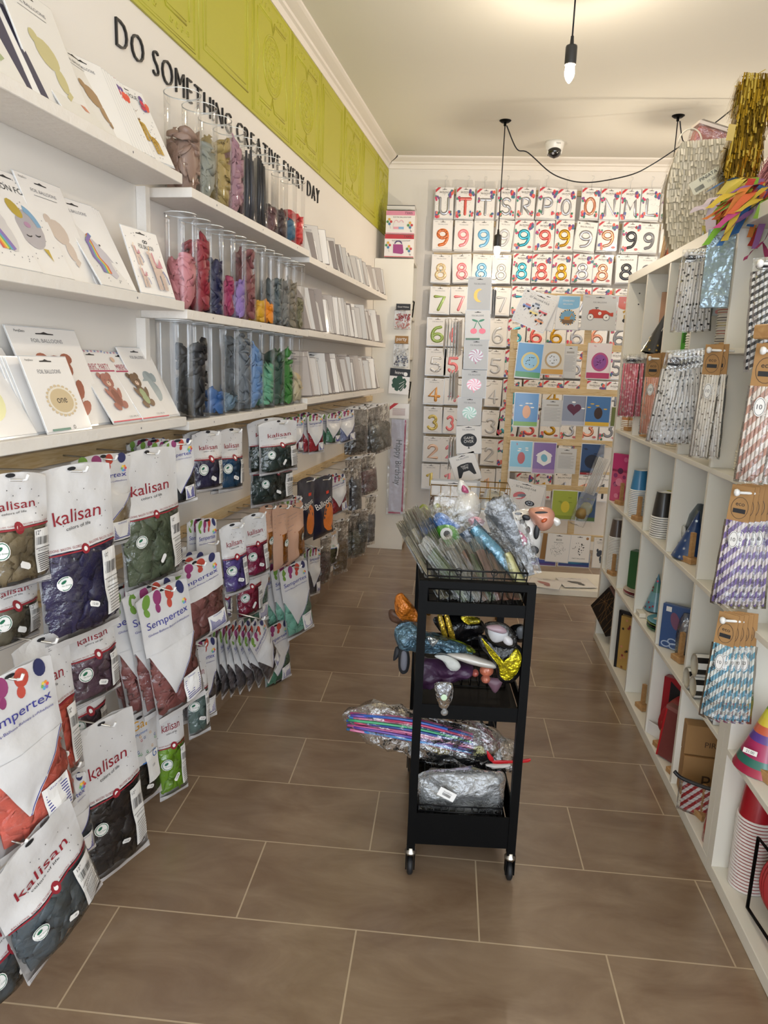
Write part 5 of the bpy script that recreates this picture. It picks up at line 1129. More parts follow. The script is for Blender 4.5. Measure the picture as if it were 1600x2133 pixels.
HP('lime green themed pack on the fifth slat', a_scene('#a3b03a', '#8a9a2c', '#d8c43a', None, 'oval'), 1150, 1203, 1022, 1082, 4.54)
HP('dark blue themed pack beside the lime one', a_scene('#2c4f7a', '#4a6a3a', '#8a8a4a', None, 'disc'), 1202, 1241, 1025, 1086, 4.53)
HP('white eco pack with many tiny black dots', a_dotsballoon(False), 1139, 1186, 1113, 1170, 4.50, tilt=2)
HP('white party balloon pack with large black dots', a_dotsballoon(True), 1185, 1228, 1116, 1170, 4.51)
HP('white pack with green corner at the right end of the lowest slat', a_blob('#3f4a5c'), 1236, 1262, 1121, 1182, 4.50)
HP('kraft edged pack left of the eco pack', a_none, 1128, 1160, 1112, 1166, 4.54, tilt=4, body=KRAFT)
HP('white pack left of the kraft edged one', a_none, 1098, 1134, 1110, 1160, 4.55, tilt=2)
HP('violet and blue paper sheet below the eco pack', a_scene('#4a4a96', '#6a4a8c', '#4f5ab0', None, 'disc'), 1104, 1158, 1150, 1177, 4.58, slot=False, cat='sheet', nm='printed_sheet')
HP('dark blue and teal paper sheet below the party pack', a_scene('#2c5a96', '#4a4a8c', '#3a8ab0', None, 'disc'), 1163, 1228, 1152, 1180, 4.58, slot=False, cat='sheet', nm='printed_sheet')
for (x0, x1, y0, y1, col, lab) in ((1105, 1165, 1204, 1224, '#c98a86', 'pink printed pack lying on the low white platform'), (1160, 1240, 1200, 1226, '#4a4e4c', 'pack with a dark green creature lying on the low white platform')):
    P = at((x0+x1)/2, (y0+y1)/2, Z=.05); mb = packbase(.2, .2, .004); a_blob(col)(mb, .2, .2); tag(link('foil_balloon_pack', mb, None, T(P.x, P.y, .0475) @ rotm(-PI/2, 'X') @ rotm(.25 if x0 < 1150 else -.15, 'Y')), lab, 'balloon pack')
# long clear package hanging at the right of the rack
for (x0, x1, y0, y1, tl, lab, c1) in ((1218, 1250, 925, 1100, 17, 'long clear package with white sticks hanging beside the shelving unit', '#d8d4d0'), (1180, 1235, 1080, 1100, 0, None, None)):
    if lab:
        P = at((x0+x1)/2, (y0+y1)/2, Y=4.50); W, H = fitwh(P, RX, x0, x1, y0, y1); mb = MB(); mb.box((-W/2, -.012, -H/2), (W/2, .012, H/2), MILK, bev=.004); t = thing('stick_package', lab, 'package', frame(P, RX, 0, 0, R(tl))); link('film', mb, t)
        mb = MB()
        for q in range(7): mb.tube([(-W*.3+W*.1*q, 0, -H*.1), (-W*.3+W*.1*q, 0, H*.35)], .004, WHITEP, 8)
        link('sticks', mb, t); mb = MB(); mb.lathe([(0, -.02), (W*.35, -.01), (W*.38, .02), (W*.2, .05), (0, .05)], C('#8c7444', .4, .3), 14, T(0, 0, -H*.38)); link('gold_figure', mb, t)
# ================================================================== TALL CARD SPINNER
YS = 4.32
t = thing('display_spinner', 'slim grey wire display spinner standing left of the wooden rack', 'spinner', T(.07, YS+.09, 0))
GW = C('#8a8780', .35, .8)
mb = MB(); mb.tube([(0, 0, 0.02), (0, 0, 1.86)], .011, GW, 12); link('pole', mb, t)
mb = MB(); mb.lathe([(0, 0), (.17, 0), (.17, .012), (.03, .025), (0, .025)], GW, 28); link('base', mb, t)
for z in (1.86, 1.665, 1.46, 1.26, 1.05, .89):
    for a in (0, 1, 2):
        an = -PI/2+a*PI/2 if a < 2 else PI; dx, dy = math.cos(an), math.sin(an)
        mb = MB(); mb.tube([(0, 0, z), (dx*.085, dy*.085, z), (dx*.098, dy*.098, z+.01)], .002, GW, 6); link('hook', mb, t)
def a_moon(mb, W, H):
    hd(mb, W, H, 'FOIL BALLOONS', GREY, w=.5, z=.3, h=.009); mb.text('PartyDeco', -.36*W, .45*H, INK, width=.16*W)
    o_ = arc(0, -.06*H, .24*W, .21*H, 75, 285, 18); i_ = arc(.1*W, -.06*H, .19*W, .17*H, 270, 90, 18); mb.poly(o_+i_, C('#b08a2c', .25, .6, coat=.6))
def a_cherry(mb, W, H):
    hd(mb, W, H, 'FOIL BALLOONS', GREY, w=.5, z=.33, h=.009); g = C('#3f7a5a', .35, .3); r_ = C('#c0404c', .25, .3, coat=.7)
    mb.line([(-.16*W, -.14*H), (-.02*W, .16*H), (.2*W, -.14*H)], .003, g); mb.disc(-.12*W, .16*H, .13*W, g, .035*H, 12, -.3); mb.disc(.16*W, .16*H, .13*W, g, .035*H, 12, .3); mb.disc(-.16*W, -.2*H, .14*W, r_, .095*H, 18); mb.disc(.2*W, -.2*H, .14*W, r_, .095*H, 18); mb.rect(-.49*W, -.5*H, .1*W, -.44*H, C('#6f8f7c'))
def a_swirl(c1, c2):
    def f(mb, W, H):
        hd(mb, W, H, 'FOIL BALLOONS', GREY, w=.5, z=.33, h=.009); mb.line([(0, -.2*H), (0, -.32*H)], .004, C(c2, .3, .3)); mb.disc(0, -.03*H, .31*W, C(c1, .3, .2, coat=.5), .22*H, 26)
        for q in range(9):
            a = TAU*q/9; pts = []
            for k in range(6): rr = k/5; pts.append((.31*W*rr*math.cos(a+rr*.9), -.03*H+.22*H*rr*math.sin(a+rr*.9)))
            for k in range(5, -1, -1): rr = k/5; pts.append((.31*W*rr*math.cos(a+.35+rr*.9), -.03*H+.22*H*rr*math.sin(a+.35+rr*.9)))
            mb.lay -= 0 if q == 0 else 1; mb.poly(pts, C(c2, .3, .3, coat=.5))
    return f
def a_game(mb, W, H):
    hd(mb, W, H, 'FOIL BALLOONS', GREY, w=.5, z=.36, h=.009); mb.disc(0, -.02*H, .33*W, INK, .24*H, 24); mb.poly([(-.04*W, -.33*H), (.04*W, -.33*H), (0, -.24*H)], INK); mb.text('GAME', 0, .06*H, WHITEP, width=.4*W); mb.text('OVER', 0, -.07*H, WHITEP, width=.4*W)
def a_pad(mb, W, H):
    hd(mb, W, H, 'FOIL BALLOONS', GREY, w=.5, z=.36, h=.009); mb.poly([(-.36*W, -.3*H), (-.3*W, .12*H), (-.14*W, .17*H), (.14*W, .17*H), (.3*W, .12*H), (.36*W, -.3*H), (.26*W, -.3*H), (.12*W, -.12*H), (-.12*W, -.12*H), (-.26*W, -.3*H)], INK)
    mb.text('PARTY', 0, .08*H, WHITEP, width=.3*W); mb.text('TIME', 0, .0, WHITEP, width=.24*W)
for (lab, art, x0, x1, y0, y1, tl, bd) in (('grey pack with a golden crescent moon, top of the spinner', a_moon, 975, 1022, 578, 645, 0, PACKG), ('pack with two red cherries on the spinner', a_cherry, 970, 1020, 647, 708, -2, PACK), ('grey pack with a multicolour swirl sweet on the spinner', a_swirl('#c7c9c4', '#9c6f7a'), 967, 1016, 709, 769, -1, PACKG),
        ('grey pack with a pink swirl sweet on the spinner', a_swirl('#e3d5d6', '#cf8a92'), 963, 1012, 771, 828, -1, PACKG), ('grey pack with a mint green swirl sweet on the spinner', a_swirl('#d9ddd6', '#8fb09c'), 954, 1002, 829, 887, -1, PACKG), ('white pack with a black balloon reading GAME OVER', a_game, 951, 1002, 887, 944, -4, PACK), ('tilted white pack with a black game pad balloon', a_pad, 943, 996, 946, 1004, -20, PACK)):
    HP(lab, art, x0, x1, y0, y1, YS-.02, tilt=tl, body=bd, group='packs on the wire spinner')
r = random.Random(3)
for (x, y0, y1, n) in ((958, 668, 740, 6), (950, 775, 830, 3), (948, 915, 975, 3), (1028, 600, 660, 3)):
    for q in range(n):
        P = at(x-2*q, (y0+y1)/2, Y=YS+.02); H = fitwh(P, RX, 0, 1, y0, y1)[1]; mb = packbase(.13, H, .004, PACKG if q % 2 else C('#b3b0ad', .35, coat=.4)); a_none(mb, .13, H)
        tag(link('foil_balloon_pack', mb, None, frame(P+Vector((-.012*q if x < 1000 else .012*q, .03+.008*q, 0)), Vector((.15, 1, 0)), .05*q, 0, R(-8-2*q))), 'grey pack seen edge on in the '+('upper left' if y0 == 668 else 'middle left' if y0 == 775 else 'lower left' if y0 == 915 else 'right')+' bunch of the spinner', 'balloon pack', f'edge on packs {"left upper" if y0 == 668 else "left middle" if y0 == 775 else "left lower" if y0 == 915 else "right"} of the spinner')
# gold wire basket of packs behind the trolley
P = at(950, 1062, Y=3.9); t = thing('gold_wire_basket', 'gold wire basket of balloon packs standing behind the black trolley', 'basket', T(P.x-.14, P.y, .62))
GOLD = C('#a8853c', .3, .9); mb = MB(); a, b, d, h = 0, .42, .2, P.z-.62+.13
for z in (0, h*.5, h): mb.tube([(a, 0, z), (b, 0, z), (b, d, z), (a, d, z)], .003, GOLD, 6, True)
for q in range(9):
    x = a+(b-a)*q/8
    for y in (0, d): mb.tube([(x, y, 0), (x, y, h)], .0018, GOLD, 6)
link('wire_frame', mb, t)
mb = MB(); mb.box((.0, 0, -.02), (.42, .2, -.004), KAL); link('bottom_tray', mb, t)
for x in (.02, .40):
    for y in (.02, .18): mb = MB(); mb.tube([(x, y, -.62), (x, y, -.02)], .012, GOLD, 8); link('leg', mb, t)
for q in range(7): HP('white balloon pack upright in the gold wire basket', a_none, 897+q, 992+q, 1004-q*.6, 1056, 3.93+.018*q, body=PACK, group='packs in the gold wire basket')
for q in range(4): HP('kraft party pack upright at the right of the gold wire basket', a_none, 1012-q*2, 1046, 1022+q, 1060, 3.95+.02*q, tilt=8+2*q, body=C('#c9bfa6', .5), group='kraft packs in the gold wire basket')
# ================================================================== THINGS ON AND BESIDE THE BOOKCASE
def boxthing(lab, x0, x1, y0, y1, band, art, nm='pump_box'):
    P = at((x0+x1)/2, (y0+y1)/2, Y=5.36); W, H = fitwh(P, RX, x0, x1, y0, y1)
    t = thing(nm, lab, 'box', T(P.x, 5.36, P.z), 'balloon pump boxes on the bookcase'); mb = MB(); mb.box((-W/2, 0, -H/2), (W/2, .22, H/2), C('#e9e4e0', .45), bev=.001); link('carton', mb, t)
    mb = MB(); mb.th = 0.0004; mb.rect(-W/2+.0008, H/2-H*.2, W/2-.0008, H/2-.001, C(band, .4)); mb.rect(-W/2+.0008, -H/2+.001, W/2-.0008, -H/2+H*.04, C(band, .4)); mb.text('73005', W*.28, H*.4, INK, width=W*.26); mb.text('ELECTRIC BALLOON PUMP', .06*W, H*.22, INK, width=W*.62, height=.008)
    for cx, cz, k in ((-.38, .02, 1), (.34, -.12, 1)):
        for q, c in enumerate(('#c23a3a', '#d9a43a', '#4f8a4a', '#3a7aa8')): mb.disc((cx+.06*math.cos(q*1.6))*W, (cz+.1*math.sin(q*1.6))*H, .045*W, C(c, .3), .06*H, 10)
        mb.line([(cx*W, cz*H-.1*H), (cx*W+.01, cz*H-.3*H)], .0008, GREY)
    art(mb, W, H); mb.text('CE', .38*W, -.38*H, INK, width=.06*W); link('printed_front', mb, t)
def a_pump(mb, W, H): mb.poly([(-.2*W, .06*H), (.12*W, .06*H), (.16*W, -.3*H), (.1*W, -.36*H), (-.2*W, -.32*H)], C('#9c2f7a', .35, coat=.5)); mb.line(arc(-.03*W, .06*H, .12*W, .14*H, 10, 170), .004, C('#4a3a6c', .35))
def a_pump2(mb, W, H):
    for x in (-.15, .03): mb.rect((x-.08)*W, -.25*H, (x+.1)*W, -.02*H, C('#e6dfe0')); mb.rect((x-.08)*W, -.3*H, (x+.1)*W, -.2*H, C('#7fb0d8' if x > 0 else '#e0a0b0')); mb.line(arc((x+.01)*W, -.02*H, .07*W, .1*H, 0, 180, 8), .002, C('#e0a0b0'))
boxthing('red banded balloon pump box standing directly on the bookcase', 801, 862, 488, 536, '#b82a34', a_pump)
boxthing('pink banded balloon pump box stacked on top of the red banded one', 804, 864, 439, 487, '#d98aa2', a_pump2)
P = at(836, 433, Y=5.4); t = thing('pump_box', 'dark topped flat box, topmost on the bookcase pile', 'box', T(P.x, 5.40, P.z)); mb = MB(); mb.box((-.1, 0, -.012), (.095, .16, .014), C('#d5d2cf'), bev=.001); link('carton', mb, t); mb = MB(); mb.box((-.1, 0, .0142), (.095, .16, .018), INK); link('lid', mb, t)
def bookpack(lab, x0, x1, y0, y1, fn, tilt=0, nm='party_pack', slot=True):
    P = at((x0+x1)/2, (y0+y1)/2, Y=5.325); W, H = fitwh(P, RX, x0, x1, y0, y1); t = thing(nm, lab, 'package', frame(P, RX, 0, 0, R(tilt)), 'packages hung on the side of the bookcase'); fn(t, W, H)
def bp_conf(c1, c2, hdc, txt):
    def f(t, W, H):
        mb = MB(); mb.box((-W*.42, -.004, H*.26), (W*.42, .004, H*.5), hdc, bev=.001); mb.th = .008; mb.text(txt, 0, H*.38, WHITEP, width=W*.66); link('header_card', mb, t)
        mb = MB(); mb.box((-W*.5, -.01, -H*.5), (W*.5, .008, H*.26), FILM, bev=.003); link('film', mb, t)
        r = random.Random(txt); mb = MB()
        for q in range(90):
            x, z = r.uniform(-.43, .43)*W, r.uniform(-.45, .1)*H; s = .006; a = r.uniform(0, 3); mb.add([(x+s*math.cos(a+k*PI/2), r.uniform(-.006, .004), z+s*math.sin(a+k*PI/2)) for k in range(4)], [(0, 1, 2, 3)], C(c1 if z > -.15*H else c2, .4))
        link('confetti', mb, t)
    return f
bookpack('packet of red and pink confetti with a black header, top of the bookcase side', 822, 857, 633, 686, bp_conf('#b8262c', '#d98a7c', INK, 'Good Wishes'))
bookpack('clear packet with a kraft header on the bookcase side', 820, 852, 700, 765, bp_conf('#d8d4cf', '#6a6a78', KRAFT, 'party'))
def bp_leaf(t, W, H):
    mb = MB(); mb.th = .006; mb.box((-W/2, -.003, -H/2), (W/2, .003, H/2), PACK); mb.rect(-W/2, H*.2, W/2, H/2, INK); mb.text('leaves', 0, H*.35, WHITEP, width=W*.5)
    g = C('#1f4a34', .5); pts = []
    for k in range(40): a = TAU*k/40; rr = (.34+.06*math.sin(a)-.08*max(0, math.sin(7*a))**3); pts.append((rr*W*1.1*math.cos(a), -.14*H+rr*H*.9*math.sin(a)))
    mb.lay += 1; mb.dec([(0, -.14*H)]+pts, [(0, 1+k, 1+(k+1) % 40) for k in range(40)], g); mb.line([(-.3*W, .1*H), (.1*W, -.2*H)], .0015, g)
    for q in range(4): mb.line([(.0, -.1*H-.03*q), (.25*W, (.02-.08*q)*H)], .0014, PACK)
    mb.disc(.28*W, .3*H, .1*W, PACK); link('card', mb, t)
bookpack('packet with a dark green monstera leaf on the bookcase side', 811, 853, 768, 821, bp_leaf, tilt=3)
def bp_sash(t, W, H):
    mb = MB(); mb.box((-W/2, -.004, -H*.49), (W/2, .004, H*.5), MILK, bev=.001); link('film', mb, t)
    mb = MB(); mb.th = .002; mb.box((-W*.38, -.001, -H*.48), (W*.38, .001, H*.36), C('#d9d2da', .4)); mb.rect(W*.3, -H*.46, W*.38, H*.36, C('#b8305a')); mb.rect(-W*.38, -H*.48, W*.26, -H*.465, C('#b8305a')); mb.text('Happy Birthday', .0, -.02*H, INK, width=.40*H, height=W*.42, rot=-PI/2); link('sash', mb, t)
    mb = MB(); mb.th = .01; mb.box((-W/2, -.005, H*.37), (W/2, .005, H*.5), PACK); mb.poly([(-W*.5, H*.44), (-W*.5, H*.47), (-W*.28, H*.5), (-W*.05, H*.5)], C('#c22f38'))
    for q in range(8): mb.line([(-W*.35, H*(.455-.008*q)), (W*.3, H*(.455-.008*q))], .0009, C('#8c3a4c'))
    link('header_card', mb, t)
bookpack('long white Happy Birthday sash in film, hung low on the bookcase side', 808, 848, 842, 1076, bp_sash, nm='birthday_sash')
def bookitem(lab, x, y, z, nm, fn): t = thing(nm, lab, nm.replace('_', ' '), T(x, y, z)); fn(t)
def bi_can(c1, c2, r=.02, h=.09):
    def f(t): mb = MB(); mb.lathe([(0, 0), (r, 0), (r, h), (r*.5, h+.01), (0, h+.01)], C(c1, .4), 16); link('body', mb, t); mb = MB(); mb.lathe([(r+.0006, h*.3), (r+.0006, h*.7)], C(c2, .4), 16); link('label', mb, t)
    return f
def bi_wire(t):
    mb = MB()
    for z in (0, .06, .12):
        k = 1+.25*z/.12; mb.tube([(-.04*k, -.04*k, z), (.04*k, -.04*k, z), (.04*k, .04*k, z), (-.04*k, .04*k, z)], .002, BLACKM, 6, True)
    for q in range(5):
        for sx in (-1, 1): mb.tube([(-.04+.02*q, .04*sx, 0), ((-.04+.02*q)*1.25, .05*sx, .12)], .0014, BLACKM, 5); mb.tube([(.04*sx, -.04+.02*q, 0), (.05*sx, (-.04+.02*q)*1.25, .12)], .0014, BLACKM, 5)
    link('wire_cage', mb, t); mb = MB(); mb.box((-.03, -.03, .003), (.03, .03, .09), C('#c9c6c0')); link('folded_paper', mb, t)
bookitem('small black wire holder on an upper bookcase shelf', -.43, 5.56, 1.70, 'wire_holder', bi_wire)
bookitem('red and yellow carton on a middle bookcase shelf', -.43, 5.55, 1.42, 'carton', bi_can('#b8262c', '#d9a43a', .03, .12))
bookitem('black wire basket on a lower bookcase shelf', -.43, 5.56, 1.12, 'wire_basket', bi_wire)
bookitem('brown jar of party bits on a low bookcase shelf', -.43, 5.56, .78, 'jar', bi_can('#9a7a52', '#d8d0c0', .035, .14))
bookitem('blue topped jar on the lowest visible bookcase shelf', -.43, 5.56, .42, 'jar', bi_can('#4f8ab0', '#b08a52', .035, .14))
# ================================================================== BLACK TROLLEY
TA = R(3.85); TX = Vector((math.cos(TA), math.sin(TA), 0)); TM = frame((-.078, 1.765, 0), TX); TW, TD = .292, .535
t = thing('black_trolley', 'narrow black metal three tier trolley on castors in the aisle', 'trolley', TM)
e = .022
for x in (0, TW-e):
    for y in (0, TD-e): mb = MB(); mb.box((x, y, .078), (x+e, y+e, .84), BLACKM, bev=.002); link('post', mb, t)
for y in (0, TD-e): mb = MB(); mb.box((e, y, .818), (TW-e, y+e, .84), BLACKM, bev=.002); link('top_rail', mb, t)
def tray(z0, z1, nm, low=False):
    mb = MB(); a, b = e*.5, TW-e*.5; c, d = .004, TD-.004
    mb.box((a, c+.001, z0), (b, d-.001, z0+.003), BLACKM)
    for A, B in (((e, c, z0), (TW-e, c+.004, z1)), ((e, d-.004, z0), (TW-e, d, z1)), ((.004, e, z0), (.008, TD-e, z1)), ((TW-.008, e, z0), (TW-.004, TD-e, z1))): mb.box(A, B, BLACKM)
    link(nm, mb, t)
tray(.75, .783, 'top_tray'); tray(.466, .505, 'middle_tray'); tray(.098, .19, 'bottom_tray')
mb = MB()   # perforated side guard of the top tier
for q in range(26):
    y = .03+(TD-.06)*q/25; mb.tube([(.006, y, .783), (.006, y, .835)], .0012, BLACKM, 4)
for q in range(6): z = .786+.009*q; mb.tube([(.006, .03, z), (.006, TD-.03, z)], .0012, BLACKM, 4)
mb.box((.002, .022, .833), (.012, TD-.022, .84), BLACKM); link('side_guard', mb, t)
RUB = C('#101012', .6); 
for x in (e/2, TW-e/2):
    for y in (e/2, TD-e/2):
        g = link('castor', None, t); g.matrix_world = TM @ T(x, y, 0)
        mb = MB(); mb.lathe([(0, .085), (.012, .085), (.012, .075), (.016, .072), (.016, .066), (0, .066)], STEEL, 16)
        for sx in (-1, 1): mb.box((sx*.011-.0015, -.012, .022), (sx*.011+.0015, .014, .068), BLACKM)
        link('fork', mb, g)
        mb = MB(); mb.lathe([(0, -.008), (.020, -.008), (.0255, -.005), (.0265, 0), (.0255, .005), (.020, .008), (0, .008)], RUB, 24, T(0, .004, .0268) @ rotm(PI/2, 'Y')); link('wheel', mb, g)
WIRE = C('#111113', .35, .3)
def wirebasket(label, x0, x1, y0, y1, z0, h, nx, nz=2, flare=.0, ny=7):
    t = thing('wire_basket', label, 'basket', TM @ T(x0, y0, z0)); W, D = x1-x0, y1-y0; mb = MB()
    for k in range(nz+1):
        z = .002+h*k/nz; f = flare*k/nz; mb.tube([(-f, -f, z), (W+f, -f, z), (W+f, D+f, z), (-f, D+f, z)], .0028 if k == nz else .0018, WIRE, 6, True)
    for q in range(nx+1):
        x = W*q/nx; xx = x+(2*q/nx-1)*flare; mb.tube([(xx, -flare, h), (x, 0, .002), (x, D, .002), (xx, D+flare, h)], .0017, WIRE, 5)
    for q in range(1, ny):
        y = D*q/ny; mb.tube([(-flare, y, h), (0, y, .002), (W, y, .002), (W+flare, y, h)], .0015, WIRE, 5)
    mb.tube([(-flare, -flare-.003, h-.014), (W+flare, -flare-.003, h-.014)], .0022, WIRE, 6); link('wire_mesh', mb, t)
    mb = MB()
    for fx in (.3, .68):
        mb.tube([(W*fx+.008*math.cos(TAU*k/14), -flare-.004, h+.001+.008*math.sin(TAU*k/14)) for k in range(14)], .0012, WIRE, 5, True)
    mb.tube([(-flare, -.002-flare, h+.004), (W*.28, -.004-flare, h+.001)], .0014, WIRE, 5); mb.tube([(W*.7, -.004-flare, h+.001), (W+flare, -.002-flare, h+.005)], .0014, WIRE, 5); link('handle_clip', mb, t)
    return t
wirebasket('black wire basket full of film sleeves on the top tier of the trolley', .028, .264, .035, .46, .754, .105, 9, 2, .008)
wirebasket('black wire basket half hidden on the middle tier of the trolley', .09, .262, .20, .48, .470, .07, 7)
wirebasket('front black wire basket in the bottom tier of the trolley', .028, .252, .03, .25, .102, .095, 11)
wirebasket('rear black wire basket in the bottom tier of the trolley', .026, .264, .29, .50, .102, .165, 11)
# ---- soft shapes traced at their own depth, with real thickness
def puffobj(label, cat, nm, px, Y, th, mat, parent=None, seed=0, wr=.12, sub=3, tilt=0.0, metal=None, M=None):
    """inflated / folded soft thing: outline in pixels on the plane y = Y (tilted back by tilt)"""
    P = [at(x, y, Y=Y) for x, y in px]; c = sum(P, Vector())/len(P)
    Q = []
    n = len(P)
    for i in range(n):
        for k in range(sub):
            t_ = k/sub; p0, p1, p2, p3 = P[i-1], P[i], P[(i+1) % n], P[(i+2) % n]
            Q.append(.5*((2*p1)+(p2-p0)*t_+(2*p0-5*p1+4*p2-p3)*t_*t_+(3*p1-p0-3*p2+p3)*t_**3))
    n = len(Q); V = []; fs = []; R_ = [(1, 0), (.96, .28), (.85, .53), (.66, .75), (.42, .91), (.2, .98)]
    def pt(q, k, h, sg):
        v = (q-c)*k; nz_ = noise.noise(Vector((v.x*22+seed, v.z*22, sg+seed)))*wr+noise.noise(Vector((v.x*60, v.z*60+seed, sg)))*wr*.4
        yy = -sg*(th*h+nz_*max(th, .014)*2.2*(h > 0))+nz_*.012*(wr > .11)
        return (v.x, yy+tilt*v.z, v.z)
    for sg in (1, -1):
        for k, h in R_: V += [pt(q, k, h, sg) for q in Q]
        V.append((0, -sg*th*(1+wr*noise.noise(Vector((seed, sg, 0)))), 0))
    m = len(R_)*n+1
    for sgi in (0, 1):
        b = sgi*m
        for r in range(len(R_)-1):
            for i in range(n):
                a0, a1, b0, b1 = b+r*n+i, b+r*n+(i+1) % n, b+(r+1)*n+i, b+(r+1)*n+(i+1) % n
                fs.append((a0, a1, b1, b0) if sgi == 0 else (a0, b0, b1, a1))
        for i in range(n):
            a0, a1 = b+(len(R_)-1)*n+i, b+(len(R_)-1)*n+(i+1) % n; fs.append((a0, a1, b+m-1) if sgi == 0 else (a0, b+m-1, a1))
    mb = MB(); mb.add(V, fs, mat, None, True)
    o = link(nm, mb, parent, T(*c) if parent is None else None)
    if parent is not None: o.matrix_world = T(*c)
    if label: tag(o, label, cat)
    return o
def FO(h, r=.25, met=.3, b=.25): return C(h, r, met, coat=.3, bump=min(1, b*1.8), bscale=30, bd=.035)
def thingP(nm, label, cat, px, py, Y): P = at(px, py, Y=Y); return thing(nm, label, cat, T(*P))
def sub(nm, parent, px, Y, th, mat, seed=0, wr=.12): return puffobj(None, None, nm, px, Y, th, mat, parent, seed, wr)
def circ(cx, cy, rx, ry=None, n=9, rot=0): ry = ry or rx; return [(cx+rx*math.cos(TAU*k/n)*math.cos(rot)-ry*math.sin(TAU*k/n)*math.sin(rot), cy+rx*math.cos(TAU*k/n)*math.sin(rot)+ry*math.sin(TAU*k/n)*math.cos(rot)) for k in range(n)]
# sleeves standing tilted in the top basket
def shade_streak(c1, c2, k):
    m = wood('folded_foil_'+k, c1, c2, (45, 45, 2.5), .4, .3); return m  # dark and bright streaks paint fold shade and highlights into the colour
_sk = {}
def SK(c):
    if c not in _sk:
        v = [int(c.lstrip('#')[i:i+2], 16) for i in (0, 2, 4)]; _sk[c] = shade_streak('#%02x%02x%02x' % tuple(int(x*.45) for x in v), '#%02x%02x%02x' % tuple(min(255, int(x*1.5)) for x in v), c.lstrip('#'))
    return _sk[c]
FILMS = filmmat('streaky_sleeve_film', .07, .12, 1., 3, tint=(.93, .92, .86, 1))
for nd in FILMS.node_tree.nodes:
    if nd.type == 'TEX_NOISE':
        mp_ = FILMS.node_tree.nodes.new('ShaderNodeMapping'); mp_.inputs['Scale'].default_value = (28, 28, 2); tc_ = FILMS.node_tree.nodes.new('ShaderNodeTexCoord')
        FILMS.node_tree.links.new(tc_.outputs['Object'], mp_.inputs[0]); FILMS.node_tree.links.new(mp_.outputs[0], nd.inputs['Vector'])
def sleeve(label, a, b, Ya, Yb, w, col, group, film=FILM, inner=.8, seed=0, face=.6, th=.008):
    A = at(*a, Y=Ya); B = at(*b, Y=Yb); ax = (B-A); L = ax.length; ax.normalize()
    side = ax.cross(Vector((math.sin(face), -math.cos(face), 0))).normalized(); nrm = side.cross(ax)
    M = Matrix(((side.x, nrm.x, ax.x, A.x), (side.y, nrm.y, ax.y, A.y), (side.z, nrm.z, ax.z, A.z), (0, 0, 0, 1)))
    t = thing('film_sleeve', label, 'package', M, group)
    def body(k, z0, z1, mt, amp, tk, nm):
        nz_, nx_ = 14, 6; V = []; fs = []
        for sg in (1, -1):
            for j in range(nz_+1):
                z = z0+(z1-z0)*j/nz_
                for i in range(nx_+1):
                    u = -1+2*i/nx_; x = u*w/2*k*(1-.25*max(0, (z/L-.8)/.2)); pr = (1-abs(u)**2.5)
                    V.append((x+.004*noise.noise(Vector((z*15, seed, 1))), sg*tk*pr+amp*noise.noise(Vector((x*40, z*18, seed+sg*.2))), z+(.012*noise.noise(Vector((x*50, seed, 3))) if j == nz_ else 0)))
        q_ = (nz_+1)*(nx_+1)
        for sgi in (0, 1):
            for j in range(nz_):
                for i in range(nx_):
                    b_ = sgi*q_+j*(nx_+1)+i; f_ = (b_, b_+1, b_+nx_+2, b_+nx_+1); fs.append(f_ if sgi else f_[::-1])
        mb = MB(); mb.add(V, fs, mt, None, True); link(nm, mb, t)
    body(1, 0, L, film, .004, th, 'film'); body(inner*.8, .0, L*inner, col, .003, th*.55, 'folded_content')
rnd = random.Random(21); SC = ['#8c8572', '#77705f', '#968d78', '#66624f', '#82705e', '#8f8876', '#5f6052', '#735c4c', '#948c7a', '#7f7866', '#6a675c', '#8a7860']
for q in range(22):
    k = q/21; tipx = 838+k*120+rnd.uniform(-5, 5); tipy = 1068+rnd.uniform(-10, 30)-12*k; basex = 925+k*150+rnd.uniform(-6, 6)
    sleeve('grey olive film sleeve leaning left in the trolley top basket', (basex, 1243), (tipx, tipy), 1.84+.012*q, 1.90+.016*q, .075, SK(SC[q % 12]), 'grey olive film sleeves leaning in the trolley basket', seed=q, face=1.15-.5*k+rnd.uniform(-.2, .2), film=FILMS)
for q in range(8):
    tipx = 862+q*22; sleeve('short film sleeve packed low in the middle of the trolley basket', (975+q*14, 1248), (tipx+20, 1130+rnd.uniform(-14, 10)), 1.83, 1.86+.01*q, .05, SK(rnd.choice(['#6b4a44', '#4a5a3c', '#5a5448', '#6a4a3c', '#3a4a4c', '#6f6c64'])), 'short film sleeves in the trolley basket', seed=q+40, face=.6, film=FILMS)
sleeve('wide clear film bag with a blue glove shape, rising highest in the basket', (1075, 1215), (915, 1030), 1.90, 1.98, .12, FO('#30435a', .4), None, seed=3, face=.2, inner=.62, th=.014)
sleeve('sky blue rolled foil tube in clear film leaning in the basket', (1082, 1212), (985, 1095), 1.87, 1.93, .045, FO('#4a86a0'), None, seed=4, face=.1, inner=.97, th=.017)
sleeve('pale yellow rolled tube at the right side of the basket', (1088, 1222), (1052, 1152), 1.85, 1.9, .035, FO('#c2c08a', .4, .1), None, seed=5, face=0, inner=.97, th=.015)
sleeve('clear bag with black and grey printed foil standing nearly upright in the basket', (1075, 1180), (1028, 1040), 1.99, 2.0, .115, FO('#3f4246', .4), None, seed=6, face=-.1, inner=.8, th=.016, film=MILK)
sleeve('crumpled clear film bag at the right end of the basket', (1100, 1200), (1070, 1090), 2.0, 2.05, .08, FO('#5b5a5c', .4), None, seed=8, face=-.2, inner=.6, th=.014, film=MILK)
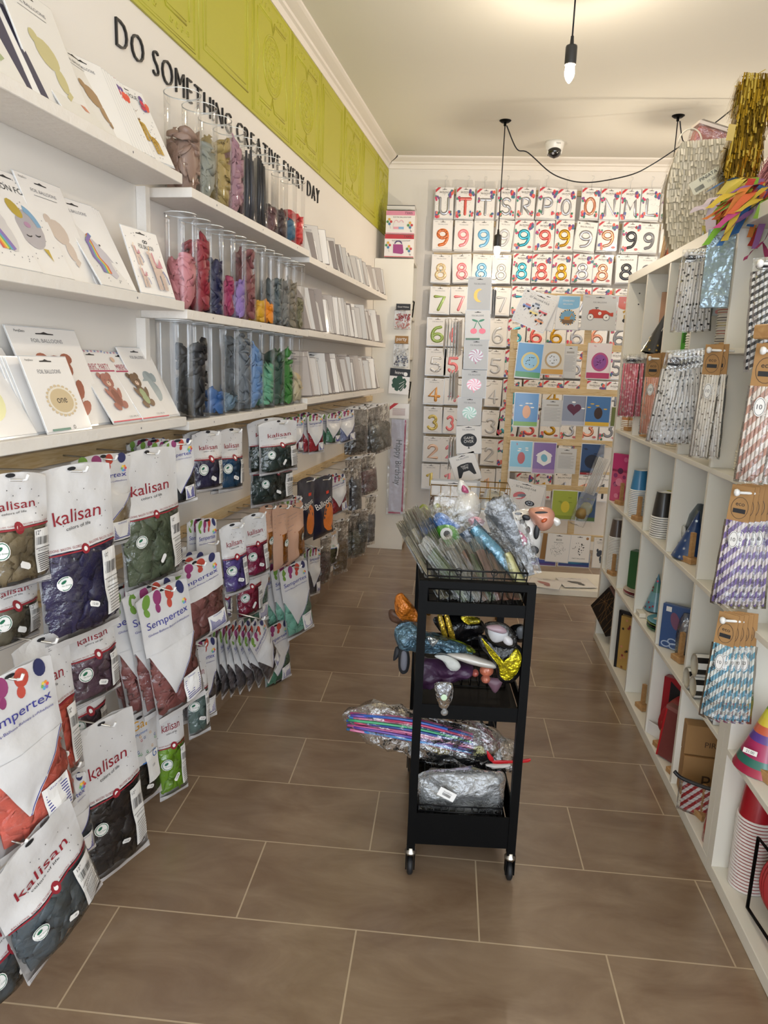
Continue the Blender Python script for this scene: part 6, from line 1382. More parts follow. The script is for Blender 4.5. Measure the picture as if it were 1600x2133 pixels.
# inflated foil shapes above the basket
t = thingP('apple_balloon', 'green inflated foil apple behind the sleeves of the trolley basket', 'balloon', 886, 1085, 2.18)
sub('apple_body', t, [(866, 1068), (880, 1050), (897, 1056), (912, 1048), (922, 1062), (920, 1095), (900, 1112), (876, 1104), (862, 1090)], 2.18, .045, FO('#7f8f2c', .22, .2, .1), 1, .03); sub('stalk', t, [(893, 1056), (898, 1036), (905, 1033), (902, 1058)], 2.16, .008, FO('#4a3426'), 2)
t = thingP('monster_balloon', 'blue and green inflated foil balloon with one white eye disc', 'balloon', 922, 1105, 2.02)
sub('blue_top', t, [(902, 1080), (910, 1068), (925, 1070), (945, 1085), (960, 1098), (940, 1108), (915, 1102), (903, 1094)], 2.02, .03, FO('#2c6fc0'), 3, .1); sub('green_body', t, [(908, 1100), (925, 1090), (945, 1096), (958, 1112), (955, 1135), (935, 1142), (915, 1125)], 2.0, .035, FO('#4a9a2c', .25, .2, .1), 4, .05); sub('eye_disc', t, circ(930, 1112, 13), 1.968, .006, C('#e6e6e0', .2, coat=1), 5, 0); sub('pupil', t, circ(931, 1112, 7), 1.961, .003, INK, 6, 0)
t = thingP('kitten_balloon', 'white inflated foil kitten head with pink ear in the trolley basket', 'balloon', 975, 1062, 2.2)
WF = C('#dedad4', .2, .1, coat=.8, bump=.12, bscale=14)
sub('head', t, [(948, 1045), (960, 1028), (985, 1024), (1000, 1042), (1002, 1065), (992, 1082), (972, 1088), (952, 1076), (945, 1060)], 2.2, .055, WF, 7, .03); sub('ear', t, [(953, 1030), (955, 1004), (962, 1000), (976, 1014), (980, 1028)], 2.2, .014, WF, 8, .04); sub('ear_lining', t, [(962, 1024), (964, 1010), (974, 1018), (976, 1027)], 2.183, .006, FO('#b8587c'), 9, .02)
sub('bow', t, [(975, 1082), (992, 1076), (1010, 1086), (1000, 1100), (982, 1096)], 2.14, .02, FO('#c98aa8'), 10)
t = thingP('black_balloon', 'black inflated foil round with scalloped rim behind the clear bags', 'balloon', 1042, 1062, 2.3); sub('disc', t, [(1042+(30+3*(k % 2))*math.cos(TAU*k/22), 1066+(32+3*(k % 2))*math.sin(TAU*k/22)) for k in range(22)], 2.3, .035, FO('#121214', .2, .2, .15), 11, .04)
t = thingP('cow_balloon', 'inflated foil cow with black patches over the right end of the basket', 'balloon', 1095, 1110, 2.15)
sub('body', t, [(1062, 1078), (1080, 1066), (1105, 1072), (1122, 1092), (1128, 1118), (1124, 1142), (1112, 1160), (1098, 1158), (1096, 1135), (1098, 1112), (1085, 1098), (1066, 1094)], 2.15, .035, WF, 12, .04)
sub('head', t, [(1100, 1064), (1120, 1056), (1145, 1058), (1156, 1072), (1150, 1095), (1132, 1106), (1116, 1098)], 2.13, .035, FO('#c98f78', .25, .15, .08), 13, .03); sub('back', t, [(1058, 1078), (1068, 1066), (1100, 1060), (1120, 1064), (1112, 1074), (1080, 1078)], 2.17, .02, WF, 14, .05); sub('ear', t, [(1150, 1078), (1164, 1080), (1168, 1090), (1158, 1096)], 2.12, .008, WF, 15)
for q, (cx, cy, a, b, ro) in enumerate(((1096, 1078, 9, 6, .3), (1118, 1108, 6, 16, .1), (1088, 1086, 6, 5, 0), (1112, 1146, 11, 9, .2), (1100, 1104, 5, 8, 0), (1080, 1070, 8, 3, 0), (1128, 1068, 14, 3, 0))): sub('black_patch', t, circ(cx, cy, a, b, 8, ro), 2.112 if q < 5 else 2.105, .004, INK, 16+q, 0)
sub('nostril', t, circ(1134, 1084, 7, 4, 8, -.5), 2.092, .004, FO('#c2572c'), 25, 0)
t = thingP('dotted_bow', 'pink foil bow with white dots at the right of the basket', 'balloon', 1068, 1115, 2.0)
sub('bow_loop', t, [(1035, 1085), (1052, 1080), (1072, 1096), (1095, 1118), (1098, 1132), (1085, 1138), (1066, 1122), (1045, 1104)], 2.02, .018, FO('#c2336f', .25, .1, .1), 26, .05)
r = random.Random(4)
for q in range(12): sub('white_dot', t, circ(1046+q*4.2+r.uniform(-3, 3), 1092+q*3.2+r.uniform(-7, 7), 3.4), 2.0, .002, WF, 30+q, 0)
# ---- middle tier heap
B2 = FO('#101012', .3, .1, .3)
puffobj('glossy orange foil curled over the left edge of the middle tier', 'foil', 'orange_foil', [(823, 1246), (832, 1236), (842, 1240), (868, 1272), (872, 1290), (860, 1298), (838, 1292), (824, 1276)], 1.86, .02, FO('#b8691c', .3, .25, .5), seed=1, wr=.5)
puffobj('brown leather-like glove under the orange foil', 'glove', 'brown_glove', [(810, 1272), (822, 1270), (850, 1284), (868, 1296), (850, 1304), (826, 1298), (812, 1290)], 1.88, .016, C('#4a3020', .5, bump=.3, bscale=40), seed=2, wr=.4)
puffobj('crumpled blue grey foil dolphin lying across the middle tier', 'foil', 'blue_grey_foil', [(822, 1312), (836, 1298), (860, 1296), (880, 1316), (920, 1328), (960, 1340), (985, 1356), (975, 1370), (930, 1362), (880, 1360), (846, 1352), (826, 1338)], 1.83, .03, FO('#4f6b7a', .28, .45, .8), seed=3, wr=.6)
puffobj('silver glitter fin on the blue grey foil', 'foil', 'silver_fin', [(888, 1326), (908, 1330), (914, 1334), (904, 1346), (898, 1344)], 1.79, .006, FO('#c3c9cc', .2, .8, 1.), seed=4)
t = thingP('bee_foil', 'black and yellow striped foil shape under the top tier', 'foil', 945, 1310, 1.9)
sub('body', t, [(905, 1285), (960, 1282), (1000, 1290), (1010, 1310), (990, 1330), (960, 1336), (930, 1326), (910, 1306)], 1.92, .035, B2, 5, .4)
for q, (a, b) in enumerate((((916, 1282), (930, 1336)), ((930, 1282), (946, 1340)))): sub('yellow_stripe', t, [(a[0]-5, a[1]), (a[0]+5, a[1]), (b[0]+5, b[1]), (b[0]-5, b[1])], 1.87, .008, FO('#b8982c', .22, .6, .5), 6+q, .3)
sub('yellow_patch', t, [(960, 1284), (995, 1286), (1000, 1296), (975, 1300)], 1.87, .01, FO('#c2b02c', .2, .6, .8), 9, .5)
sub('lower_leaf', t, [(935, 1330), (960, 1336), (985, 1350), (990, 1360), (965, 1356), (945, 1346)], 1.84, .012, FO('#6f7a1c', .3, .4, .5), 10)
t = thingP('daisy_foil', 'large yellow and black foil shape with white lobes, right of the middle tier', 'foil', 1050, 1370, 1.80)
sub('black_rim', t, [(996, 1322), (1015, 1326), (1040, 1345), (1075, 1340), (1092, 1362), (1090, 1392), (1075, 1416), (1055, 1424), (1038, 1414), (1032, 1388), (1014, 1362), (1000, 1345)], 1.80, .016, B2, 11, .1)
sub('yellow_face', t, [(1003, 1330), (1014, 1338), (1036, 1366), (1060, 1374), (1074, 1350), (1086, 1366), (1083, 1390), (1070, 1410), (1056, 1417), (1042, 1408), (1038, 1386), (1020, 1362)], 1.784, .012, FO('#c9bc1c', .2, .7, .8), 12, .3)
sub('white_lobe', t, [(1018, 1306), (1040, 1306), (1058, 1318), (1052, 1332), (1030, 1338), (1018, 1324)], 1.765, .014, C('#a9a9ab', .4), 13, .05); sub('white_lobe', t, [(1050, 1322), (1066, 1330), (1068, 1342), (1058, 1344), (1048, 1336)], 1.762, .012, C('#b5b3b5', .4), 14, .05)
sub('pink_lobe', t, [(1014, 1304), (1040, 1302), (1056, 1314), (1048, 1320), (1020, 1312)], 1.755, .012, C('#8f7a82', .4), 15, .05); sub('black_outline', t, [(1010, 1298), (1045, 1296), (1066, 1310), (1078, 1334), (1070, 1350), (1040, 1346), (1016, 1332)], 1.785, .012, B2, 16, .05)
puffobj('black glove with grey fingertips at the right end of the middle tier', 'glove', 'black_glove', [(1062, 1306), (1085, 1300), (1098, 1310), (1096, 1332), (1080, 1338), (1066, 1326)], 1.86, .02, B2, seed=17)
puffobj('grey fingertip pad on the black glove', 'glove', 'grey_pad', [(1076, 1310), (1088, 1304), (1095, 1314), (1092, 1328), (1080, 1330)], 1.836, .006, C('#6a6c70', .4), seed=18)
t = thingP('rabbit_ears', 'pair of dark grey felt loops hanging over the left edge of the middle tier', 'ears', 835, 1380, 1.83)
sub('ear', t, [(832, 1352), (848, 1350), (854, 1372), (850, 1398), (838, 1404), (830, 1390)], 1.83, .012, C('#17181c', .7), 19, .05); sub('ear_lining', t, [(837, 1358), (846, 1358), (849, 1374), (846, 1394), (838, 1396), (834, 1384)], 1.815, .006, C('#5a5a62', .7), 20, .05); sub('ear', t, [(824, 1348), (836, 1352), (830, 1368), (819, 1376)], 1.84, .01, C('#17181c', .7), 21, .05)
puffobj('dark purple satin cloth stuffed in the middle tier', 'cloth', 'purple_cloth', [(870, 1376), (900, 1372), (950, 1376), (985, 1384), (980, 1404), (950, 1418), (915, 1422), (885, 1432), (868, 1418)], 1.86, .04, C('#3a1f3a', .45, bump=.6, bscale=30), seed=22, wr=.5)
puffobj('long pale grey foil tube lying below the blue grey foil', 'foil', 'pale_tube', [(930, 1362), (970, 1362), (1010, 1374), (1034, 1384), (1032, 1392), (1000, 1388), (960, 1376)], 1.80, .014, C('#a8a39c', .35, .2, coat=.4), seed=23)
puffobj('crumpled white foil flap over the purple cloth', 'foil', 'white_flap', [(905, 1366), (925, 1364), (950, 1374), (960, 1388), (950, 1398), (934, 1392), (922, 1376)], 1.79, .01, C('#a9aaa6', .5, bump=.4, bscale=40), seed=24, wr=.4)
t = thingP('clear_bear_pack', 'small clear pack with orange pink bear shape on the middle tier', 'package', 1005, 1408, 1.83)
sub('bear_head', t, circ(1014, 1396, 15, 13), 1.83, .014, FO('#b5674c', .25, .1, .2), 25, .05); sub('bear_body', t, circ(1012, 1414, 10, 9), 1.82, .012, FO('#a8604c', .25, .1, .2), 26, .05); sub('paw', t, circ(990, 1402, 8, 8), 1.84, .01, FO('#9c4f44', .25, .1, .2), 27, .05)
puffobj('mauve folded foil corner hanging in the middle tier', 'foil', 'mauve_corner', [(1012, 1412), (1045, 1414), (1046, 1424), (1032, 1444), (1020, 1430)], 1.86, .01, C('#6a4a55', .5), seed=28)
t = thingP('clear_fish_pack', 'clear film pouch with a pale green round sticker hanging off the middle tier', 'package', 925, 1455, 1.755)
sub('pouch', t, [(905, 1424), (925, 1420), (942, 1424), (944, 1445), (938, 1466), (928, 1478), (916, 1472), (908, 1450)], 1.75, .016, SHINY, 29, .3); sub('grey_content', t, [(908, 1426), (925, 1424), (940, 1428), (940, 1446), (932, 1462), (918, 1462), (910, 1446)], 1.752, .009, C('#3c3a44', .4, .3), 30, .3); sub('round_sticker', t, circ(925, 1453, 6.5), 1.73, .0012, C('#b9cfb0', .5), 31, 0); sub('hang_tab', t, circ(926, 1484, 8, 7), 1.752, .004, MILK, 32, 0)
# ---- bottom tier
t = thingP('streamer_bag', 'long clear bag of rainbow streamers sticking out left of the trolley bottom tier', 'package', 860, 1530, 1.98)
sub('film', t, [(712, 1492), (738, 1476), (790, 1464), (850, 1482), (920, 1500), (1000, 1520), (1040, 1560), (1000, 1590), (930, 1584), (860, 1572), (800, 1556), (745, 1528)], 1.97, .042, SHINY, 40, .5)
RB = ['#b54a80', '#3a9a6a', '#2c56a8', '#5c3f96', '#1f3f8a', '#b8325c', '#3a7ab5', '#c26a8c', '#2a4a8c']
mb = MB()
for q in range(26):
    v = q/25; a = at(730+8*math.sin(q), 1486+34*v, Y=1.96+.02*math.sin(q*1.7)); m_ = at(860, 1498+46*v, Y=1.95+.025*math.sin(q*2.3)); b = at(985, 1530+40*v, Y=1.97)
    mb.tube(smooth([a, m_, b], 5), .0045, C(RB[q % 9], .35, .1, coat=.5), 5)
o = link('streamers', mb, t); o.matrix_world = Matrix.Identity(4); tag(o, kind='stuff')
t = thingP('crinkled_film_bag', 'large crinkled clear bag with pink and yellow foil across the trolley bottom tier', 'package', 980, 1550, 2.05)
sub('film', t, [(880, 1496), (940, 1494), (1000, 1506), (1040, 1530), (1080, 1556), (1078, 1590), (1050, 1610), (980, 1606), (900, 1596), (868, 1560)], 2.06, .06, SHINY, 41, .6); sub('pink_foil', t, [(890, 1500), (940, 1500), (1000, 1512), (1034, 1532), (1040, 1560), (1000, 1566), (940, 1540), (895, 1516)], 2.06, .03, FO('#8c4656', .35, .3, .8), 42, .7); sub('yellow_foil', t, [(888, 1548), (920, 1542), (940, 1556), (930, 1572), (900, 1570)], 2.0, .016, FO('#8c7a2c', .35, .4, 1.), 43, .7); sub('pale_yellow_foil', t, [(985, 1558), (1004, 1554), (1012, 1572), (1000, 1588), (988, 1578)], 1.99, .01, FO('#b5b06a', .4, .1, .3), 44, .2)
puffobj('bright red plastic strip sticking out right of the bottom tier', 'strip', 'red_strip', [(1028, 1584), (1060, 1584), (1092, 1584), (1105, 1580), (1100, 1588), (1060, 1590), (1030, 1591)], 1.9, .003, C('#b8141c', .35), seed=45, wr=0)
puffobj('curved red plastic tab beside the red strip', 'strip', 'red_tab', [(1014, 1564), (1018, 1566), (1030, 1583), (1024, 1587), (1016, 1578)], 1.91, .003, C('#b8141c', .35), seed=46, wr=0)
puffobj('white pointed paper cone below the red strip', 'paper', 'white_cone', [(1012, 1592), (1060, 1592), (1058, 1598), (1028, 1601), (1022, 1598)], 1.9, .008, C('#cfcac4', .5), seed=47, wr=.1)
t = thingP('grey_film_bag', 'flat hazy grey film bag with a white barcode sticker in the front bottom basket', 'package', 960, 1640, 1.83)
sub('film', t, [(866, 1618), (895, 1604), (960, 1604), (1020, 1606), (1052, 1614), (1050, 1650), (1044, 1690), (1000, 1698), (930, 1696), (870, 1690), (862, 1650)], 1.86, .035, filmmat('grey_bag_film', .12, .2, 1., 22, milky=.12), 48, .4); sub('folded_sheet', t, [(876, 1622), (950, 1612), (1036, 1618), (1034, 1680), (960, 1690), (880, 1682)], 1.865, .02, C('#6f706f', .5, bump=.5, bscale=20), 49, .4)
P = at(931, 1655, Y=1.80); mb = MB(); mb.th = .0006; mb.box((-.024, -.0003, -.013), (.024, .0003, .013), WHITEP); 
for q in range(12): mb.rect(-.012+.002*q, -.006, -.011+.002*q, .002, INK)
mb.text('PartyDeco', 0, .006, GREY, width=.024); o = link('barcode_sticker', mb, t); o.matrix_world = frame(P, RX, 0, 0, R(24))
# ================================================================== THINGS IN THE CUBE SHELVING
def inc(y, hw, yc=None):
    yc = max(YK+c_+.01, min(YK+LK-c_-.01, y if yc is None else yc))
    for j in range(0, 5):
        hi = YK+LK-c_ if j == 0 else yd(j)-s_; lo = hi-wc
        if lo-s_/2 <= yc <= hi+s_/2: return max(lo+hw+.002, min(hi-hw-.002, y))
    return y
def stand(px, py, z, label):
    P = at(px, py, Z=z+.0005); P.x = max(P.x, XR+.03); P.y = inc(P.y, .03); t = thing('wooden_stand', label, 'stand', frame((P.x, P.y, z+.0005), RR, .3), 'little wooden stands in the shelving')
    mb = MB(); mb.box((-.028, -.018, 0), (.028, .018, .02), BEECH, bev=.002); link('base', mb, t)
    mb = MB(); mb.box((-.007, -.007, .02), (.007, .007, .105), BEECH, bev=.001); link('peg', mb, t)
RNAMES = {4: 'top', 3: 'second', 2: 'middle', 1: 'fourth', 0: 'bottom'}
for px, py, k, cn in ((1424, 724, 4, 'the green napkins'), (1308, 897, 3, 'the far white cups'), (1346, 910, 3, 'the peach straws'), (1404, 928, 3, 'the cup below the panda straws'), (1293, 1051, 2, 'the pink napkins'), (1328, 1084, 2, 'the blue cup stack'), (1438, 1172, 2, 'the dark blue hats'), (1276, 1197, 1, 'the tall far cup stack'), (1416, 1377, 1, 'the blue napkins with curls'), (1338, 1476, 0, 'the pink bag'), (1359, 1557, 0, 'the red plates'), (1389, 1613, 0, 'the red film bag'), (1460, 1700, 0, 'the red plastic horn')):
    stand(px, py, zk(k), f'small wooden block with upright peg beside {cn}, {RNAMES[k]} shelf row')
P = at(1596, 1628, Z=.391); t = thing('wooden_stand', 'small wooden block at the right edge below the rainbow hat', 'stand', frame((P.x+.01, P.y, .3915), RR, .3)); mb = MB(); mb.box((-.03, -.02, 0), (.03, .02, .028), BEECH, bev=.002); link('base', mb, t); mb = MB(); mb.box((-.007, -.007, .028), (.007, .007, .1), BEECH); link('peg', mb, t)
P = at(1588, 706, Z=zk(4)); t = thing('wooden_stand', 'wooden block with peg beside the zebra straws, top row', 'stand', frame((P.x+.02, P.y, zk(4)+.0005), RR, .3)); mb = MB(); mb.box((-.034, -.02, 0), (.034, .02, .03), BEECH, bev=.002); link('base', mb, t); mb = MB(); mb.box((-.008, -.008, .03), (.008, .008, .12), BEECH); link('peg', mb, t)
_cup = {}
def cupmesh(body, rimc, r=.038, h=.09, band=None):
    k = (body, rimc, r, h, band)
    if k not in _cup:
        mb = MB(); b = C(body, .4, coat=.3, name='paper_cup_'+body.strip('#')); ri = C(rimc, .45)
        mb.lathe([(r*.72, h), (r*.74, h-.002), (r*.97, .006)], b, 24); mb.lathe([(r*.97, .006), (r*1.03, .005), (r*1.05, .002), (r*1.02, 0), (r*.96, .001)], ri, 24)
        mb.lathe([(0, h-.006), (r*.71, h-.006), (r*.72, h)], C('#e6e2dc', .6), 24)
        if band: mb.lathe([(r*.80, h*.72), (r*.885, h*.36)], C(band, .4), 24)
        mb.lathe([(r*.96, .001), (r*.92, .01)], ri, 24)
        _cup[k] = mb.mesh('paper_cup')
    return _cup[k]
def cups(label, px, py, z, n, body='#e6e2dc', rimc='#efece6', r=.038, h=.09, pitch=.0085, dx=.0, band=None, alt=None):
    P = at(px, py, Z=z); P.x = max(P.x, XR+r+.004)
    if z > .05: P.y = inc(P.y, r)
    for q in range(n):
        me = cupmesh(alt[q % len(alt)] if alt else body, rimc, r, h, band)
        o = link('paper_cup', me, None, T(P.x+dx, P.y, z+.001+pitch*q)); tag(o, label, 'paper cup', label)
cups('white paper cup in the far cell of the top shelf row', 1320, 728, zk(4), 7, '#d8d2c0', r=.036)
cups('paper cup with coloured rim in the fourth cell of the top shelf row', 1487, 728, zk(4), 21, rimc='#b8b0a4', r=.044, h=.11, pitch=.0078, alt=['#c9b87a', '#c9b87a', '#55505a', '#4a464c', '#e0dcd6', '#b85a4c', '#b0504a', '#e0dcd6'])
cups('cream paper cup behind the pink straws in the second shelf row', 1300, 893, zk(3), 6, '#c98a5c', r=.036)
cups('cream paper cup below the panda straws in the second shelf row', 1398, 926, zk(3), 6, '#d8b8a0', '#e8d8b8', r=.036)
cups('cream paper cup below the rose straws in the second shelf row', 1548, 978, zk(3), 7, '#dcd2c0', '#efe6d0', r=.036)
cups('white rimmed blue paper cup in the middle shelf row', 1318, 1076, zk(2), 16, '#3a7fae', r=.037, pitch=.0078, band='#4a9a4a')
cups('black paper cup with a road works print in the middle shelf row', 1374, 1118, zk(2), 10, '#2a2622', r=.041, h=.1, band='#c28a2c')
cups('patterned paper cup in the tall far stack of the fourth shelf row', 1268, 1192, zk(1), 24, '#5a4c44', r=.036, pitch=.0078)
cups('large red paper cup with white rim, bottom shelf at the right edge', 1556, 1842, .038, 22, '#a01420', '#e8e0dc', r=.047, h=.125, pitch=.0095)
def flat(label, cat, nm, art, px0, px1, py0, py1, X, th=.02, yaw=0, lean=0, body=None, group=None, w=None, h=None, roll=0, z=None):
    P = at((px0+px1)/2, (py0+py1)/2, X=X); W, H = fitwh(P, RR, px0, px1, py0, py1, yaw); W = w or W; H = h or H
    if z is not None: P.z = z+H/2+.001
    if P.x > XR: P.x = max(P.x, XR+.008+W/2*abs(math.sin(yaw))); P.y = inc(at((px0+px1)/2, (py0+py1)/2, X=P.x).y, abs(W/2*math.cos(yaw))+th/2*abs(math.sin(yaw)), at((px0+px1)/2, (py0+py1)/2, X=XR+.015).y)
    mb = MB(); mb.th = th; mb.box((-W/2, -th/2, -H/2), (W/2, th/2, H/2), body or PACK, bev=.0015); mb.th += .0004; art(mb, W, H); o = link(nm, mb, None, frame(P, RR, yaw, lean, R(roll))); tag(o, label, cat, group); return o
def nop(mb, W, H): pass
FACE = 1.05     # yaw turning a front from the aisle towards the door
def c_spots(col, seed=1, n=14, base=None):
    def f(mb, W, H):
        r = random.Random(seed)
        if base: mb.rect(-W*.48, -H*.48, W*.48, H*.48, C(base, .4))
        for q in range(n): mb.disc(r.uniform(-.4, .4)*W, r.uniform(-.42, .42)*H, r.uniform(.05, .13)*W, C(col[q % len(col)], .4), n=9, newlay=q % 4 == 0)
    return f
# top row
flat('yellow topped black pack behind the starry hat in the far top cell', 'pack', 'party_pack', c_spots(['#c9a52c'], 2, 4, '#17181c'), 1306, 1322, 665, 735, 1.0, z=zk(4), yaw=FACE, w=.11, h=.15, body=C('#b89a1c', .4))
def cone(label, px, py, z, r, h, cols, tiltx=0, tilty=0, dotc=None, nm='party_hat', X=None):
    P = at(px, py, Z=z); P.x = max(P.x, XR+r*.8)
    if z > .395: P.y = inc(P.y, r)
    t = thing(nm, label, 'party hat', T(P.x, P.y, z+.002) @ rotm(tilty, 'Y') @ rotm(tiltx, 'X')); mb = MB(); n = len(cols)
    for q, c in enumerate(cols): mb.lathe([(r*(1-q/n), h*q/n), (max(.0006, r*(1-(q+1)/n)), h*(q+1)/n)], C(c, .35, coat=.4), 28)
    link('cone', mb, t)
    if dotc:
        mb = MB(); rr = random.Random(px)
        for q in range(34):
            v = rr.random()**1.5*.85; a = rr.uniform(0, TAU); R0 = r*(1-v)+.0012; c = Vector((R0*math.cos(a), R0*math.sin(a), h*v)); tv = Vector((-math.sin(a), math.cos(a), 0)); zv = Vector((-r/h*math.cos(a), -r/h*math.sin(a), 1)).normalized(); s_2 = .006
            pts = [c+(tv*math.cos(TAU*k/10)+zv*math.sin(TAU*k/10))*s_2*(1 if k % 2 else .45) for k in range(10)]; mb.add(pts, [tuple(range(10))], C(dotc, .25, .6))
        link('printed_stars', mb, t)
    return t
cone('tall black cone hat with gold stars in the far top cell', 1322, 738, zk(4), .055, .2, ['#26272c']*3, tilty=.22, dotc='#c2a45a')
flat('black box under the starry hat in the far top cell', 'box', 'black_box', nop, 1302, 1330, 715, 738, .95, th=.08, z=zk(4), h=.05, w=.12, body=INK)
flat('peach coloured pack leaning in the second top cell', 'pack', 'party_pack', nop, 1368, 1386, 600, 735, .86, yaw=FACE, body=C('#b58a6c', .5), z=zk(4), w=.08, h=.26, roll=.15)
flat('bright green napkin pack with printed lines in the third top cell', 'napkins', 'napkin_pack', lambda mb, W, H: [mb.text(t_, 0, z_*H, C('#8fc06a'), width=.7*W, rot=0) for t_, z_ in (('FOOTBALL PARTY', .3), ('TIME', .1))]+[mb.rect(-W*.45, -.3*H, W*.45, -.05*H, C('#2c6a1c'))], 1388, 1432, 630, 735, .88, yaw=FACE*.8, body=C('#4a9a2c', .45), z=zk(4), w=.13, h=.19)
flat('clear hanging pack with silver and black instant photo props in the fourth top cell', 'pack', 'party_pack', c_spots(['#2a2a2e', '#55565c', '#c98a8a'], 5, 9), 1478, 1514, 585, 640, .80, yaw=FACE, w=.1, h=.13, body=C('#b9c4cc', .35, coat=.4))
flat('light blue foil curtain pack hanging at the front of the fourth top cell', 'pack', 'curtain_pack', nop, 1482, 1512, 500, 620, .72, yaw=FACE, w=.075, h=.22, body=C('#8fa3ae', .2, .4, coat=.5, bump=.8, bscale=20, bd=.03))
# second row
flat('magenta pack behind the peach straws in the second shelf row', 'pack', 'party_pack', c_spots(['#7a1f5c'], 3, 8), 1332, 1352, 830, 905, .9, yaw=FACE, body=C('#a8326c', .45), z=zk(3), w=.09, h=.13)
flat('white pack with a pink bunny outline in the fourth cell of the second row', 'pack', 'party_pack', lambda mb, W, H: [mb.line(ell(0, -.02*H, .25*W, .28*H, 18), .004, C('#cf7a7a'), True), mb.rect(-.48*W, -.48*H, .48*W, -.38*H, C('#8f9c7a'))], 1448, 1480, 850, 945, .92, yaw=FACE*.7, z=zk(3), w=.12, h=.17)
# middle row
flat('bright pink napkin pack with a dark round print, upper one', 'napkins', 'napkin_pack', c_spots(['#8c3a6a', '#5c2c4c', '#d86a96'], 6, 7), 1277, 1308, 940, 985, .80, yaw=FACE*.75, body=C('#c23a72', .45), w=.15, h=.09)
flat('pink napkin pack with a round print, standing below the other', 'napkins', 'napkin_pack', c_spots(['#b5406a', '#8c3a6a', '#e08aa2'], 7, 9), 1270, 1305, 975, 1043, .785, yaw=FACE*.75, body=C('#cc5a7c', .45), z=zk(2), w=.16, h=.16)
flat('lilac film packed horn beside the blue cups', 'pack', 'party_pack', nop, 1333, 1348, 985, 1070, .84, yaw=FACE, body=C('#a58aa5', .3, .2, coat=.5), z=zk(2), w=.05, h=.19)
flat('yellow and black construction napkin pack in the third cell of the middle row', 'napkins', 'napkin_pack', c_spots(['#17181c', '#17181c', '#2a2a1c'], 8, 10), 1341, 1384, 1022, 1100, .9, yaw=FACE*.8, body=C('#b5a81c', .4, coat=.4), z=zk(2), w=.16, h=.17)
P = at(1392, 1050, X=.86); mb = MB(); mb.lathe([(0, -.006), (.07, -.006), (.085, 0), (.07, .006), (0, .006)], C('#6f7478', .35, .3), 24, rotm(PI/2, 'Y')); tag(link('paper_plate', mb, None, T(.9, P.y, zk(2)+.15) @ rotm(.9, 'Z')), 'grey round plate standing behind the construction cups', 'plate')
cone('dark blue cone hat with white badge in the fourth cell of the middle row', 1432, 1164, zk(2), .055, .17, ['#1f3f70', '#1f3f70', '#1c3868'], tilty=.12, dotc='#b8c4d4')
t = thingP('film_hat_pack', 'grey film packed hats behind the dark blue cone hat', 'pack', 1452, 1120, 2.65); t.matrix_world = T(.86, at(1452, 1120, X=.86).y, zk(2)+.001)
mb = MB(); mb.lathe([(0, 0), (.045, .002), (.05, .06), (.035, .14), (.012, .18), (0, .182)], C('#4f5860', .3, .3, coat=.5, bump=.4, bscale=25), 18); link('hat', mb, t); mb = MB(); mb.lathe([(0, 0), (.022, .0), (.022, .004), (0, .004)], C('#c9c9c6'), 14, T(-.05, -.01, .08) @ rotm(-PI/2, 'Y')); link('badge', mb, t)
P = at(1500, 1204, Z=zk(2)); t = thing('napkin_roll', 'tall cream napkin roll with leaf and fruit print beside the purple straws', 'napkins', T(max(P.x, .80), P.y, zk(2)+.001)); mb = MB(); mb.box((-.03, -.03, 0), (.03, .03, .165), C('#d6c8ac', .5), bev=.008); link('roll', mb, t)
mb = MB(); rr = random.Random(8)
for q in range(22):
    a = rr.choice((0, 1)); x, z, s_2 = rr.uniform(-.022, .022), rr.uniform(.01, .155), rr.uniform(.004, .009); c = rr.choice(['#5a4a7a', '#6a7a4a', '#8c4a3a', '#3a3a3c', '#b5784a'])
    mb.add([((x+s_2*math.cos(TAU*k/8), -.0304, z+s_2*math.sin(TAU*k/8)) if a else (-.0304, x+s_2*math.cos(TAU*k/8), z+s_2*math.sin(TAU*k/8))) for k in range(8)], [tuple(range(8))] if a else [tuple(range(7, -1, -1))], C(c, .5))
link('printed_leaves', mb, t)
# fourth row
flat('dark green napkin pack standing in the second cell of the fourth row', 'napkins', 'napkin_pack', lambda mb, W, H: mb.rect(.0, -.4*H, .4*W, -.1*H, INK), 1297, 1327, 1155, 1235, .86, th=.05, yaw=FACE*.8, body=C('#2c5a30', .45, coat=.3), z=zk(1), w=.12, h=.19)
for q in range(3):
    P = at(1312, 1238, Z=zk(1)); mb = MB(); mb.lathe([(0, 0), (.05, 0), (.075, .008), (.0755, .0095), (.05, .0018), (0, .0018)], C('#a8404a' if q % 2 else '#c9b5a8', .4), 28); tag(link('paper_plate', mb, None, T(.85, P.y, zk(1)+.002+.007*q)), 'red rimmed green paper plate stacked before the green napkins', 'plate', 'red rimmed plates in the fourth row')
cone('small cone hat with colourful animal print in the third cell of the fourth row', 1358, 1262, zk(1)+.035, .045, .15, ['#5a8a9c', '#6f9aa5', '#5a8a7c', '#4f7f9a'], dotc='#c23a4a')
flat('white carton lying flat under the small animal print hat', 'box', 'white_carton', nop, 1330, 1370, 1255, 1270, .84, th=.09, z=zk(1), h=.03, w=.15, body=C('#dcd6c8', .5))
flat('small open white carton at the front of the third cell, fourth row', 'box', 'white_carton', nop, 1320, 1340, 1268, 1282, .785, th=.03, z=zk(1), h=.018, w=.06, body=C('#e2dccf', .5))
